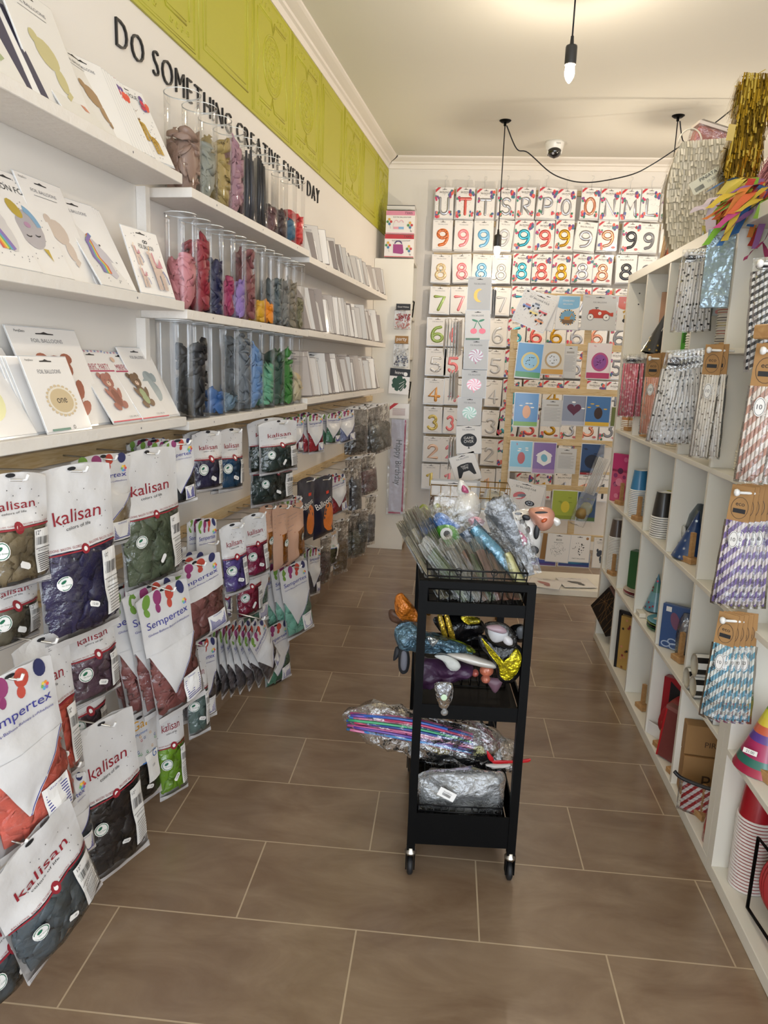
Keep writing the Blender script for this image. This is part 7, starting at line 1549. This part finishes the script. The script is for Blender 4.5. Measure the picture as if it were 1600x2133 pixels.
for q in range(4):
    P = at(1348, 1305, Z=zk(1)); mb = MB(); mb.lathe([(0, 0), (.05, 0), (.078, .009), (.0785, .0105), (.05, .0018), (0, .0018)], C(['#3f7a4a', '#26302c', '#8fa85a', '#5a9ab0'][q], .4), 28); tag(link('paper_plate', mb, None, T(.85, P.y-.02, zk(1)+.001+.0085*q)), ['green', 'black', 'lime', 'blue'][q]+' edged paper plate in the pile at the front of the third cell', 'plate', 'plates in the third cell of the fourth row')
flat('deep blue napkin pack with white curls in the fourth cell of the fourth row', 'napkins', 'napkin_pack', lambda mb, W, H: [mb.disc(-.2*W, .15*H, .1*W, C('#7a5068', .5), .2*H, 14, .3), mb.disc(.15*W, -.1*H, .2*W, C('#34507c', .5), .14*H, 14)]+[mb.line(arc(x*W, z*H, .09*W, .06*H, 30, 330), .0022, C('#a9b8d0', .5)) for x, z in ((-.36, -.4), (-.18, -.42), (-.22, -.32), (.3, .3))]+[mb.rect(-.42*W, .34*H, -.3*W, .45*H, WHITEP)], 1370, 1436, 1255, 1355, .84, yaw=FACE*.85, body=C('#3a5484', .45, coat=.3), z=zk(1), w=.165, h=.165)
t = thing('clear_film_pack', 'crumpled clear film pack in front of the deep blue napkins', 'pack', T(.84, at(1428, 1330, X=.84).y, zk(1)+.001)); mb = MB(); mb.lathe([(0, 0), (.03, .002), (.034, .06), (.028, .12), (.016, .15), (0, .152)], SHINY, 12); link('film', mb, t); mb = MB(); mb.lathe([(0, .004), (.022, .006), (.026, .06), (.018, .11), (0, .13)], C('#8a8590', .4, bump=.5, bscale=30), 12); link('folded_content', mb, t)
# checkered rolls
def checkroll(label, px, py, z, r, L, dy=0):
    P = at(px, py, Z=z); M = T(XR+.0, P.y, z+r) ; t = thing('checkered_roll', label, 'roll', M); mb = MB(); n = 12; m = 4; W_ = C('#e4e2de', .35, coat=.4); K_ = C('#101013', .35, coat=.4)
    for i in range(m):
        for k in range(n):
            for h_ in (0, 1):
                a0, a1 = TAU*(k+h_*.5)/n, TAU*(k+.5+h_*.5)/n; x0, x1 = L*i/m, L*(i+1)/m
                mb.add([(x0, r*math.cos(a0), r*math.sin(a0)), (x0, r*math.cos(a1), r*math.sin(a1)), (x1, r*math.cos(a1), r*math.sin(a1)), (x1, r*math.cos(a0), r*math.sin(a0))], [(3, 2, 1, 0)], W_ if (i+k) % 2 else K_, None, True)
    link('outer_wrap', mb, t)
    mb = MB(); mb.lathe([(r-.0005, 0), (r*.8, -.001), (r*.78, .004), (r*.2, .006), (0, .006)], C('#b9b2a2', .5), 24, rotm(PI/2, 'Y')); link('end_paper', mb, t)
checkroll('black and white checkered roll, topmost of three in the fifth cell', 1450, 1408, zk(1)+.066, .036, .16)
checkroll('black and white checkered roll, lower left of the three', 1428, 1432, zk(1)+.002, .033, .16)
checkroll('black and white checkered roll, lower right of the three', 1458, 1452, zk(1)+.002, .034, .15)
P = at(1480, 1520, Z=zk(1))
mb = MB(); W, H = .12, .05; mb.box((0, 0, 0), (.10, .05, .03), C('#c9c9c6', .35, coat=.5)); 
for q in range(9): mb.box((-.0006, .002+.0055*q, .0), (.1006, .0045+.0055*q, .0306), INK)
tag(link('striped_box', mb, None, T(XR+.005, P.y+.03, zk(1)+.001)), 'small flat box with black and white stripes under the blue straws', 'box')
# bottom row
t = thing('napkin_bag', 'black paper bag with gold lines tilted out of the far bottom cell', 'bag', frame((.80, 3.58, .20), RR, .5, 0, R(42))); mb = MB(); mb.th = .05; mb.box((-.09, -.025, -.09), (.09, .025, .09), C('#121012', .45), bev=.002); link('bag_body', mb, t)
mb = MB(); mb.th = .0506; rr = random.Random(2)
for q in range(9): an = TAU*q/9; mb.line([(-.05, .02), (-.05+.11*math.cos(an)*(1 if math.cos(an) > 0 else .3), .02+.10*math.sin(an)*.7)], .0006, C('#b08a5c', .4, .5))
for q in range(7): mb.line([(rr.uniform(-.08, .08), -.085), (rr.uniform(-.08, .08), .085)], .0006, C('#b08a5c', .4, .5))
link('gold_lines', mb, t); mb = MB(); mb.box((-.092, -.02, .088), (.092, .02, .10), C('#8c6a62', .4, bump=.4)); link('bag_edge', mb, t)
flat('small white leaflet with a black print on the far bottom board', 'leaflet', 'leaflet', lambda mb, W, H: mb.rect(-.3*W, .1*H, .0, .4*H, INK), 1250, 1268, 1322, 1345, .85, th=.003, z=zk(0), h=.004, w=.05)
t = thing('framed_bag', 'tall yellow printed party bag with a black edge in the second bottom cell', 'bag', frame((.835, yd(1)-.13, zk(0)+.001), RR, FACE*.75)); mb = MB(); mb.th = .04; mb.box((-.06, -.02, 0), (.06, .02, .25), C('#b5904c', .5), bev=.002); r = random.Random(5)
for q in range(26): mb.disc(r.uniform(-.045, .045), r.uniform(.01, .24), .006, C(r.choice(['#7a4a2c', '#c98a6a', '#2a2420', '#8c3a3a']), .5), n=7)
link('bag_body', mb, t); mb = MB(); mb.box((-.072, -.024, 0), (-.06, -.01, .27), INK); mb.box((-.072, -.024, .26), (.01, -.01, .272), INK); link('black_frame', mb, t)
flat('clear bag with pink lettering at the back of the third bottom cell', 'bag', 'clear_bag', c_spots(['#b55a5a', '#8c3a4c'], 4, 10), 1342, 1356, 1400, 1475, .88, th=.03, z=zk(0), h=.22, w=.06, yaw=FACE, body=C('#cfc4c2', .4))
flat('red and black printed party bag in the fourth bottom cell', 'bag', 'party_bag', lambda mb, W, H: [mb.poly([(-.3*W, .45*H), (.1*W, .3*H), (-.1*W, .0), (.2*W, -.3*H), (-.2*W, -.45*H), (-.3*W, 0)], INK), mb.disc(.1*W, .1*H, .15*W, PACK)], 1343, 1380, 1440, 1525, .86, th=.03, z=zk(0), h=.24, w=.13, yaw=FACE*.8, body=C('#a01c28', .4, coat=.4))
for q in range(4):
    P = Vector((.87, yd(3)-s_-.10, 0)); mb = MB(); mb.lathe([(0, -.002), (.07, -.002), (.098, -.012), (.100, -.010), (.07, .001), (0, .001)], C('#b02a30', .35, coat=.4), 32); tag(link('paper_plate', mb, None, T(.875, P.y+.0+.012*q, zk(0)+.104) @ rotm(PI/2+.25, 'X') @ rotm(.35, 'Y')), 'red round paper plate standing with its pack in the fourth bottom cell', 'plate', 'red plates standing in the bottom row')
t = thing('red_film_bag', 'tall red striped paper bag in clear film before the red plates', 'bag', frame((.80, yd(3)-.22, zk(0)+.001), RR, .7, 0, R(6)));
mb = MB(); mb.box((-.05, -.012, 0), (.05, .012, .19), C('#7a3a38', .35, .1, coat=.6, bump=.4, bscale=22), bev=.003); link('bag_body', mb, t); mb = MB(); mb.box((-.052, -.013, 0), (-.046, .013, .192), C('#b01c24', .4)); mb.box((-.052, -.014, .186), (.052, .014, .2), C('#8c5a54', .35)); link('red_trim', mb, t)
flat('small white card leaning at the foot of the red printed bag', 'card', 'white_card', nop, 1341, 1362, 1517, 1540, .775, th=.002, z=zk(0), h=.05, w=.09, yaw=FACE*.5)
def a_kr(txt):
    def f(mb, W, H): mb.text(txt, .05*W, -.1*H, C('#4a3322'), width=.66*W); mb.rect(-.1*W, .3*H, .25*W, .315*H, C('#4a3322'))
    return f
flat('brown kraft box printed PIRATES standing at the back of the fifth bottom cell', 'box', 'kraft_box', a_kr('PIRATES PARTY'), 1410, 1490, 1530, 1585, .91, th=.05, z=zk(0)+.137, h=.1, w=.27, yaw=1.45, body=KRAFT)
flat('brown kraft box printed PARTY below the other kraft box', 'box', 'kraft_box', a_kr('PARTY'), 1408, 1480, 1585, 1650, .91, th=.06, z=zk(0), h=.135, w=.27, yaw=1.45, body=KRAFT)
t = thing('red_straw_box', 'row of red and white striped paper straws lying in the fifth bottom cell', 'straws', frame((.835, 2.10, zk(0)+.001), RR, FACE*.95)); mb = MB()
RW = bpy.data.materials.new('red_white_stripe'); 
def stripemat(name, c1, c2, scale=16, ang=.9, thr=.5):
    m = bpy.data.materials.new(name); m.use_nodes = True; nt = m.node_tree; b = nt.nodes['Principled BSDF']; b.inputs['Roughness'].default_value = .4
    tc = nt.nodes.new('ShaderNodeTexCoord'); mp = nt.nodes.new('ShaderNodeMapping'); mp.inputs['Rotation'].default_value = (0, ang, 0); nt.links.new(tc.outputs['Object'], mp.inputs[0])
    wv = nt.nodes.new('ShaderNodeTexWave'); wv.bands_direction = 'Z'; wv.inputs['Scale'].default_value = scale; wv.inputs['Distortion'].default_value = 0; nt.links.new(mp.outputs[0], wv.inputs['Vector'])
    cr_ = nt.nodes.new('ShaderNodeValToRGB'); cr_.color_ramp.interpolation = 'CONSTANT'; cr_.color_ramp.elements[0].color = lin(c1); cr_.color_ramp.elements[1].color = lin(c2); cr_.color_ramp.elements[1].position = thr
    nt.links.new(wv.outputs['Fac'], cr_.inputs[0]); nt.links.new(cr_.outputs[0], b.inputs['Base Color']); return m
def spotmat(name, c1, c2, scale=90, thr=.30):
    m = bpy.data.materials.new(name); m.use_nodes = True; nt = m.node_tree; b = nt.nodes['Principled BSDF']; b.inputs['Roughness'].default_value = .4
    tc = nt.nodes.new('ShaderNodeTexCoord'); vo = nt.nodes.new('ShaderNodeTexVoronoi'); vo.inputs['Scale'].default_value = scale; nt.links.new(tc.outputs['Object'], vo.inputs['Vector'])
    cr_ = nt.nodes.new('ShaderNodeValToRGB'); cr_.color_ramp.interpolation = 'CONSTANT'; cr_.color_ramp.elements[0].color = lin(c2); cr_.color_ramp.elements[1].color = lin(c1); cr_.color_ramp.elements[1].position = thr
    nt.links.new(vo.outputs['Distance'], cr_.inputs[0]); nt.links.new(cr_.outputs[0], b.inputs['Base Color']); return m
bpy.data.materials.remove(RW); RW = stripemat('red_white_stripe', '#a8141f', '#e6e0dc', 18, .9)
for q in range(9):
    mb.tube([(-.10, 0, .008+.0135*q*.8), (.11, 0, .008+.0135*q*.8)], .0058, RW, 8)
link('straws', mb, t); mb = MB(); mb.box((-.11, -.008, 0), (.115, .008, .103), FILM); link('film', mb, t)
mb = MB(); mb.tube(smooth([Vector((-.12, -.01, .13)), Vector((-.09, -.01, .115)), Vector((0, -.01, .115)), Vector((.08, -.01, .135)), Vector((.13, -.01, .19))]), .006, INK, 8); tag(link('black_hook', mb, None, frame((.83, 2.10, zk(0)+.0), RR, FACE*.95) @ T(0, -.012, 0)), 'black plastic hook handle lying over the red striped straws', 'hook')
t = thing('red_horn', 'red plastic horn in film standing at the near end of the bottom row', 'horn', T(.80, 1.995, zk(0)+.001)); mb = MB(); mb.lathe([(0, 0), (.032, .002), (.034, .05), (.03, .12), (.026, .2), (.018, .235), (0, .24)], C('#a01c20', .25, coat=.8, bump=.3, bscale=18), 18, rotm(.12, 'X')); link('body', mb, t)
# ---- straw packs hanging on knobs
def strawproto(w, L, smat, hmat, hh, label_oval=True, n=7, film=True, hw=None):
    parts = []; mb = MB(); mb.th = .003; hw = hw or w
    if hh:
        mb.box((-hw/2, -.0015, -hh), (hw/2, .0015, 0), hmat); mb.rect(-hw*.2, -.020, hw*.2, -.015, INK); mb.line([(x, z) for x, z in ell(0, -hh*.62, hw*.38, hh*.3, 18)], .0005, INK, True); mb.text('eco', 0, -hh*.52, INK, width=hw*.4); mb.rect(-hw*.28, -hh*.76, hw*.28, -hh*.64, INK); parts.append(('header_card', mb.mesh('header_card')))
    mb = MB()
    for q in range(n): x = -w/2+w*(q+.5)/n; mb.tube([(x, 0, -hh+.001), (x, 0, -hh-L)], w/n*.49, smat, 8)
    parts.append(('straws', mb.mesh('straws')))
    if film:
        mb = MB(); nn = 8; V = []
        for j in range(nn+1):
            z = -hh-L*j/nn
            for x, y in ((-w/2-.004, 0), (-w/4, -w/n*.6-.002), (w/4, -w/n*.6-.002), (w/2+.004, 0), (w/4, w/n*.6+.002), (-w/4, w/n*.6+.002)): V.append((x+.001*math.sin(j*2+x*90), y, z-(0 if j < nn else .006)))
        mb.add(V, [(j*6+k, j*6+(k+1) % 6, (j+1)*6+(k+1) % 6, (j+1)*6+k) for j in range(nn) for k in range(6)], FILM, None, True); parts.append(('film', mb.mesh('film')))
    if label_oval: mb = MB(); mb.th = w/n*1.2+.005; mb.disc(0, -hh-.045, w*.22, WHITEP, .022, 18); mb.line(ell(0, -hh-.045, w*.19, .019, 16), .0005, INK, True); mb.text('10', 0, -hh-.045, INK, width=w*.2); parts.append(('oval_label', mb.mesh('oval_label')))
    return parts
def strawhang(lab, px, py, X0, n, proto, dyaw=.0, fan=0, knob=True, step=.013, yaw=.95, ftilt=0):
    P = at(px, py, X=X0)
    for q in range(n):
        M = frame(P+Vector((step*q, -.002*q, .002*q)), RR, yaw-dyaw*q, 0, R(-ftilt-fan*(q-(n-1)/2)))
        t = thing('straw_pack', lab+(', front one' if q == 0 else ', hanging behind the front one'), 'straws', M, None if q == 0 else lab+' behind')
        for nm, me in proto: link(nm, me, t)
    if knob:
        z = P.z-.016; L = XR-P.x+.012; mb = MB(); mb.tube([(P.x-.012, P.y-.01, z), (XR+.004, P.y-.01, z)], .0035, WHITEP, 8); mb.lathe([(0, .0), (.007, .001), (.0095, .006), (.008, .011), (0, .013)], WHITEP, 16, T(P.x-.012, P.y-.01, z) @ rotm(-PI/2, 'Y'))
        o = link('knob', mb, SHU if P.y > YK else SHU2); o.matrix_world = Matrix.Identity(4)
PURP = stripemat('lilac_white_stripe', '#7d6aa0', '#d9cfd0', 15, .9); BLUS = stripemat('blue_white_stripe', '#5a94ac', '#d6d8d2', 15, .9); ROSS = stripemat('rose_white_stripe', '#b58a7a', '#ddd2c8', 13, .9)
PINKS = spotmat('pink_cloud_print', '#cf6a7a', '#e8b8bc', 60, .32); PEACH = C('#dd9a80', .5); PANDA = spotmat('panda_print', '#dcd8d4', '#141416', 75, .27); ECO = spotmat('leaf_print', '#e0d8cc', '#7a6a5c', 80, .2); ZEB = stripemat('zebra_print', '#2a2a2e', '#c9c6c2', 22, .5)
strawhang('lilac striped paper straws on a kraft header', 1550, 1012, .70, 5, strawproto(.052, .215, PURP, KRAFT, .09), fan=1.4, dyaw=-.05, step=.010)
strawhang('blue striped paper straws on a kraft header', 1520, 1278, .70, 5, strawproto(.048, .20, BLUS, KRAFT, .085), fan=1.5, dyaw=-.05, step=.010)
strawhang('rose striped paper straws on a kraft header', 1606, 716, .68, 4, strawproto(.058, .215, ROSS, KRAFT, .095), fan=1.0)
strawhang('cream leaf print straws on a kraft header', 1490, 718, .71, 2, strawproto(.05, .235, ECO, KRAFT, .085), fan=3)
strawhang('plain peach paper straws on a kraft header', 1364, 738, .71, 5, strawproto(.055, .21, PEACH, KRAFT, .085), step=.012, dyaw=.03)
strawhang('pink cloud print straws in clear film', 1318, 738, .71, 2, strawproto(.07, .22, PINKS, SHINY, .04, label_oval=False), fan=2, step=.018)
strawhang('black and white panda straws in clear film, second shelf row', 1408, 732, .68, 6, strawproto(.06, .235, PANDA, SHINY, .06, label_oval=False), step=.010, fan=2.5, dyaw=-.06, yaw=1.05)
strawhang('black and white panda straws in clear film, top row', 1442, 520, .70, 4, strawproto(.055, .21, PANDA, SHINY, .04, label_oval=False), step=.014, fan=1.5, yaw=1.05)
strawhang('zebra striped straws in shiny film at the right edge', 1600, 535, .66, 4, strawproto(.06, .215, ZEB, SHINY, .03, label_oval=False), step=.013, fan=2, ftilt=6)
# ---- near shelving unit
P = at(1590, 1325, Z=.748)
t = thing('white_pot_stack', 'stack of white ribbed bowls with black dots at the right edge', 'bowls', T(.845, P.y+.01, .749)); mb = MB()
for q in range(5): mb.lathe([(0, .018*q), (.052, .018*q), (.056, .018*q+.008), (.052, .018*q+.0175), (0, .018*q+.0175)], C('#d8d4c4', .5, bump=.4, bscale=120), 26)
link('bowls', mb, t); mb = MB()
for q in range(5):
    for k in range(7):
        a = 2.4+k*.55; mb.add([(.0562*math.cos(a+.09*math.cos(TAU*j/8)), .0562*math.sin(a+.09*math.cos(TAU*j/8)), .018*q+.009+.0035*math.sin(TAU*j/8)) for j in range(8)], [tuple(range(8))], INK)
link('black_dots', mb, t)
t = cone('wide rainbow striped cone hat with a price tag at the right edge', 1588, 1600, .391, .075, .2, ['#a02040', '#2a6a5c', '#a82a5a', '#a82a5a', '#5a3a8c', '#c25a3a', '#cfb83a', '#c9c23a', '#6a9a3a', '#3a7a4a'], X=.87)
mb = MB(); mb.th = .001; mb.box((-.017, -.0005, -.006), (.017, .0005, .006), WHITEP); mb.text('21.00', 0, 0, INK, width=.02); o = link('price_tag', mb, t); o.matrix_world = frame(t.matrix_world @ Vector((-.055, -.035, .058)), RR, .8, .35)
t = thing('wire_plate_holder', 'black wire holder with a rim of red plates in the bottom right corner', 'holder', T(.80, 1.62, .039))
mb = MB(); Pa = [at(1557, 1890, X=.79), at(1580, 1745, X=.79), at(1606, 1778, X=.79), at(1606, 1965, X=.79)]
mb.tube(Pa+[at(1557, 1890, X=.79)], .0045, BLACKM, 8); mb.tube([at(1600, 1960, X=.79), Vector((.98, 1.55, .045))], .004, BLACKM, 8); o = link('wire_frame', mb, t); o.matrix_world = Matrix.Identity(4)
for q in range(3):
    mb = MB(); mb.lathe([(0, 0), (.075, 0), (.105, .012), (.107, .010), (.078, -.003), (0, -.003)], C('#b0242c', .35, coat=.5), 36); tag(link('paper_plate', mb, None, T(.90, 1.655-.012*q, .15) @ rotm(PI/2-.15, 'X') @ rotm(-.5, 'Y')), 'large red plate standing in the black wire holder, bottom right corner', 'plate', 'red plates in the wire holder')
# ================================================================== PINATAS AND PARCELS ON TOP OF THE SHELVING
def fringe(mb, outline_at, z0, z1, rows, per, mats, rnd, ln=.03, out=.004, jit=.35):
    """rows of little hanging paper strips around a closed loop outline_at(z) -> list of (x, y)"""
    for r_ in range(rows):
        z = z0+(z1-z0)*r_/(rows-1); L = outline_at(z); n = len(L)
        for i in range(n):
            a = Vector((*L[i], 0)); b = Vector((*L[(i+1) % n], 0)); d = (b-a); m = max(1, int(d.length/per)); nr = Vector((d.y, -d.x, 0)).normalized() if d.length > 0 else Vector((0, -1, 0))
            for k in range(m):
                p = a+d*(k/m); q = a+d*((k+.82)/m); o1 = nr*out*rnd.uniform(.3, 1.2); o2 = nr*out*rnd.uniform(1, 3.4); l = ln*rnd.uniform(1-jit, 1+jit); sh = d.normalized()*rnd.uniform(-.003, .003)
                mb.add([p+o1+ZU*z, q+o1+ZU*z, q+o2+sh+ZU*(z-l), p+o2+sh+ZU*(z-l)], [(0, 1, 2, 3)], rnd.choice(mats))
rbox = lambda hw, hd: [(-hw, -hd), (hw, -hd), (hw, hd), (-hw, hd)]
def rbox_(hw, hd): return [(-hw, -hd), (hw, -hd), (hw, hd), (-hw, hd)]
rnd = random.Random(5)
P = at(1432, 506, X=.86); ztop = LK
t = thing('white_pinata', 'white pinata of fringed crepe paper with a curved side, on the top board', 'pinata', frame((.90, P.y, ztop+.002), RX, -.15, 0, R(-3)))
mb = MB(); prof = lambda z: .045+.085*math.sin(PI*min(1, max(0, (z+.03)/.50)))**.6
def outl(z): w_ = prof(z); return [(-w_, -.055), (w_, -.055), (w_+.0, .055), (-w_, .055)]
WP = [C('#d3ccba', .8), C('#c5bda9', .8), C('#ddd6c6', .8)]
V = []; 
for k in range(13):
    z = .012+.41*k/12; V += [(x, y, z) for x, y in outl(z)]
mb.add(V, [(k*4+i, k*4+(i+1) % 4, (k+1)*4+(i+1) % 4, (k+1)*4+i) for k in range(12) for i in range(4)]+[(3, 2, 1, 0), (48, 49, 50, 51)], WP[1]); link('body', mb, t)
mb = MB(); fringe(mb, outl, .032, .425, 17, .009, WP, rnd, ln=.026, out=.007, jit=.25); link('paper_fringe', mb, t)
mb = MB(); mb.tube([(-.05+.042*math.cos(PI*k/10), -.02, .43+.05*math.sin(PI*k/10)) for k in range(11)], .003, C('#d8d2c4'), 6); link('string_loop', mb, t)
mb = MB(); mb.th = .001; mb.box((-.055, -.0008, -.022), (.055, .0004, .022), C('#dcd8c0', .5)); 
for q in range(14): mb.rect(-.046+.0022*q, -.016, -.0448+.0022*q, -.002, INK)
mb.text('PINIATA', .01, .013, INK, width=.06); mb.text('10 20 30', .02, -.004, GREY, width=.04); o = link('swing_tag', mb, t); o.matrix_world = frame(at(1473, 376, X=.80), RX, -.2, 0, R(-32))
mb = MB(); mb.box((-.03, -.001, -.04), (.03, .001, .04), C('#8f8c86', .5)); tag(link('hanging_card', mb, t, frame(at(1397, 385, X=.88), RX, -.3, 0, R(10))), None)
mb = MB(); t2 = thing('red_parcel', 'red tissue parcel in clear film behind the white pinata', 'parcel', frame(at(1480, 300, X=.98), RX, .1, 0, R(14))); mb.box((-.075, -.04, -.29), (.075, .04, .05), C('#b0483c', .4, bump=.5, bscale=20), bev=.01); link('tissue', mb, t2); mb = MB(); mb.box((-.085, -.045, -.30), (.085, .045, .07), SHINY, bev=.012); link('film', mb, t2); mb = MB(); mb.box((-.088, -.048, .045), (.088, .048, .058), C('#c9bdb4', .4, coat=.5)); link('pale_band', mb, t2)
# gold tinsel number one
P = at(1500, 500, X=.84); t = thing('gold_tinsel_pinata', 'tall gold tinsel pinata shaped like a figure one, on the top board', 'pinata', frame((.87, at(1515, 470, X=.87).y, ztop+.002), RX, -.1, 0, R(4)))
GT = [C('#b8962c', .22, .85), C('#8f7420', .25, .85), C('#d8c05a', .2, .85), C('#6a5418', .3, .8)]
mb = MB(); o1 = lambda z: rbox(.047+.006*math.sin(z*30), .035); mb.box((-.042, -.03, 0), (.042, .03, .50), GT[1], bev=.008); link('body', mb, t)
mb = MB(); fringe(mb, o1, .03, .51, 26, .006, GT, rnd, ln=.045, out=.006, jit=.6)
for q in range(160):
    x, y, z = rnd.uniform(-.05, .05), rnd.uniform(-.04, .04), rnd.uniform(.05, .52); a = rnd.uniform(0, TAU); d = Vector((math.cos(a), math.sin(a)*.6, rnd.uniform(-.6, .5)))*rnd.uniform(.02, .045); c = Vector((x, y, z)); w2 = Vector((0, 0, .003)); mb.add([c, c+w2, c+d+w2, c+d], [(0, 1, 2, 3)], GT[q % 3])
link('tinsel_fringe', mb, t)
mb = MB(); mb.box((-.011, -.001, -.024), (.011, .001, .024), C('#c2ab5a', .4)); o = link('paper_tag', mb, t); o.matrix_world = frame(at(1523, 276, X=.80), RX, 0, 0, R(5))
# pink fringed pinata leaning at the edge
t = thing('pink_pinata', 'pink furry paper pinata leaning towards the right edge of the photo', 'pinata', frame((.90, 2.55, ztop+.002), RX, .2, 0, R(22)))
PK = [C('#b5707c', .8), C('#a2606c', .8), C('#c98a92', .8)]
mb = MB(); mb.box((-.05, -.045, .005), (.05, .045, .40), PK[1], bev=.012); link('body', mb, t); mb = MB(); fringe(mb, lambda z: rbox(.052, .047), .035, .42, 22, .005, PK, rnd, ln=.028, out=.005, jit=.5); link('paper_fringe', mb, t)
t = thing('black_foil_parcel', 'black foil parcel standing behind the gold tinsel pinata', 'parcel', frame((1.0, 2.66, ztop+.002), RX, 0, 0, R(14))); mb = MB(); mb.box((-.07, -.03, 0), (.07, .03, .46), C('#141416', .25, .3, coat=.8, bump=.5, bscale=16), bev=.012); link('body', mb, t)
t = thing('orange_pinata', 'orange paper pinata cut by the right edge of the photo', 'pinata', frame((.93, 2.33, ztop+.002), RX, 0, 0, R(5))); mb = MB(); mb.box((-.05, -.05, 0), (.05, .05, .44), C('#b86a2c', .7), bev=.01); link('body', mb, t); mb = MB(); fringe(mb, lambda z: rbox(.052, .052), .03, .45, 16, .008, [C('#c9752c', .7), C('#b0582c', .7)], rnd); link('paper_fringe', mb, t)
def ribbon(mb, pts, w_, m, rnd, tw=1.2):
    P = smooth(pts, 5); V = []; ph = rnd.uniform(0, 6)
    for i, p in enumerate(P):
        a = ph+tw*i/len(P); d = Vector((math.cos(a), math.sin(a)*.8, .25*math.sin(ph+i))).normalized()*w_/2; V += [p-d, p+d]
    mb.add(V, [(2*i, 2*i+1, 2*i+3, 2*i+2) for i in range(len(P)-1)], m)
t = thing('rainbow_streamer_pinata', 'bunch of rainbow crepe streamers hanging over the shelf edge at the right', 'streamers', T(.80, 2.35, 1.98))
RC = ['#b89a2c', '#c2702c', '#b03028', '#c94a3c', '#c25a2c', '#7a9a34', '#8a5a8c', '#2c5a8c', '#c9b84a', '#a83a6a', '#6fa02c', '#c9b04a']
RMT = [C(c, .75) for c in RC]
groups = {}
for q in range(72):
    ax, ay = rnd.uniform(1550, 1612), rnd.uniform(368, 430); an_ = rnd.uniform(.15, 1.35); ln_ = rnd.uniform(50, 135); bx, by = ax-ln_*math.cos(an_)*.8, ay+ln_*math.sin(an_); Y0 = rnd.uniform(2.2, 2.4)
    a = at(ax, ay, Y=Y0); b = at(bx, by, Y=Y0-.04); m_ = (a+b)/2+Vector((rnd.uniform(-.01, .01), -.02, rnd.uniform(.0, .02))); groups.setdefault(q % 12, MB()); ribbon(groups[q % 12], [a, m_, b], rnd.uniform(.014, .026), RMT[q % 12], rnd, .8)
for k, mb in groups.items(): o = tag(link('streamer_bunch', mb, t), kind='stuff'); o.matrix_world = Matrix.Identity(4)
mb = MB(); o = None
for pts, col in (([(1606, 470), (1592, 500), (1560, 530), (1552, 540)], '#a8326a'), ([(1590, 505), (1600, 540), (1606, 560)], '#b83a72')): ribbon(mb, [at(x, y, Y=2.2) for x, y in pts], .03, C(col, .7), rnd, .3)
o = link('pink_streamer', mb, t); o.matrix_world = Matrix.Identity(4)
t = thing('lilac_streamers', 'lilac crepe paper ribbons curling down below the gold pinata', 'streamers', T(.78, 2.75, 1.9)); LM = [C('#b5a0b8', .75), C('#9c84ab', .75), C('#c9bcc6', .75)]
LST = [([(1575, 330), (1555, 370), (1530, 405), (1515, 440)], 1, .03), ([(1510, 410), (1490, 412), (1470, 425), (1450, 440)], 2, .05), ([(1490, 420), (1480, 460), (1486, 500), (1478, 560), (1484, 590), (1462, 620), (1452, 640)], 2, .036), ([(1500, 430), (1494, 450), (1500, 468), (1515, 470), (1524, 455)], 0, .026), ([(1520, 430), (1526, 450), (1518, 470), (1500, 480)], 0, .028), ([(1512, 470), (1504, 500), (1505, 515)], 1, .01), ([(1522, 500), (1524, 530), (1516, 545)], 1, .01), ([(1545, 470), (1540, 500), (1530, 520)], 2, .02), ([(1495, 440), (1510, 425), (1530, 432), (1536, 452)], 1, .03), ([(1470, 600), (1463, 630), (1460, 650)], 2, .014)]
for q, (pts, c, w_) in enumerate(LST): mb = MB(); ribbon(mb, [at(x, y, Y=2.72) for x, y in pts], w_, LM[c], rnd, .8); o = link('ribbon', mb, t); o.matrix_world = Matrix.Identity(4)
t = thing('yellow_ribbon', 'long shiny yellow and blue ribbon hanging before the top row', 'streamers', T(.74, 2.95, 1.8))
for pts, c, w_ in (([(1467, 470), (1470, 510), (1466, 550), (1460, 585)], '#a89a4a', .016), ([(1465, 480), (1460, 530), (1456, 580), (1450, 600)], '#6f94ac', .02)): mb = MB(); ribbon(mb, [at(x, y, Y=2.9) for x, y in pts], w_, C(c, .25, .5), rnd, .4); o = link('ribbon', mb, t); o.matrix_world = Matrix.Identity(4)
t = thing('curling_ribbons', 'thin white curling ribbons hanging from the foot of the white pinata', 'streamers', T(.74, 3.1, 1.82))
for q in range(7):
    x0 = 1402+q*5; pts = [(x0+12, 512), (x0+2*math.sin(q), 530), (x0-8-q*1.5, 560+5*q), (x0-10+3*math.cos(q), 610), (x0-4-q*3, 650+9*math.sin(q*2))]
    if q == 0: pts += [(1378, 690)]
    mb = MB(); mb.tube(smooth([at(x, y, Y=3.05) for x, y in pts]), .0013, C('#cfcdc8', .5), 5); o = link('ribbon', mb, t); o.matrix_world = Matrix.Identity(4)
for q, (col, dx) in enumerate((('#b5946a', 0), ('#a88560', 8), ('#6a3a2c', 15), ('#b8522c', 24), ('#c25a2c', 32))):
    A = at(1378+dx*.55, 533-dx*.6, X=.86); A.z = LK+.008; B = at(1393+dx*.7, 470-dx*.2, X=.90); mb = MB(); mb.tube([A, B], .011, C(col, .5), 10); tag(link('wrapping_roll', mb), ['beige', 'tan', 'dark brown', 'rust orange', 'orange'][q]+' paper roll leaning left of the white pinata', 'roll')
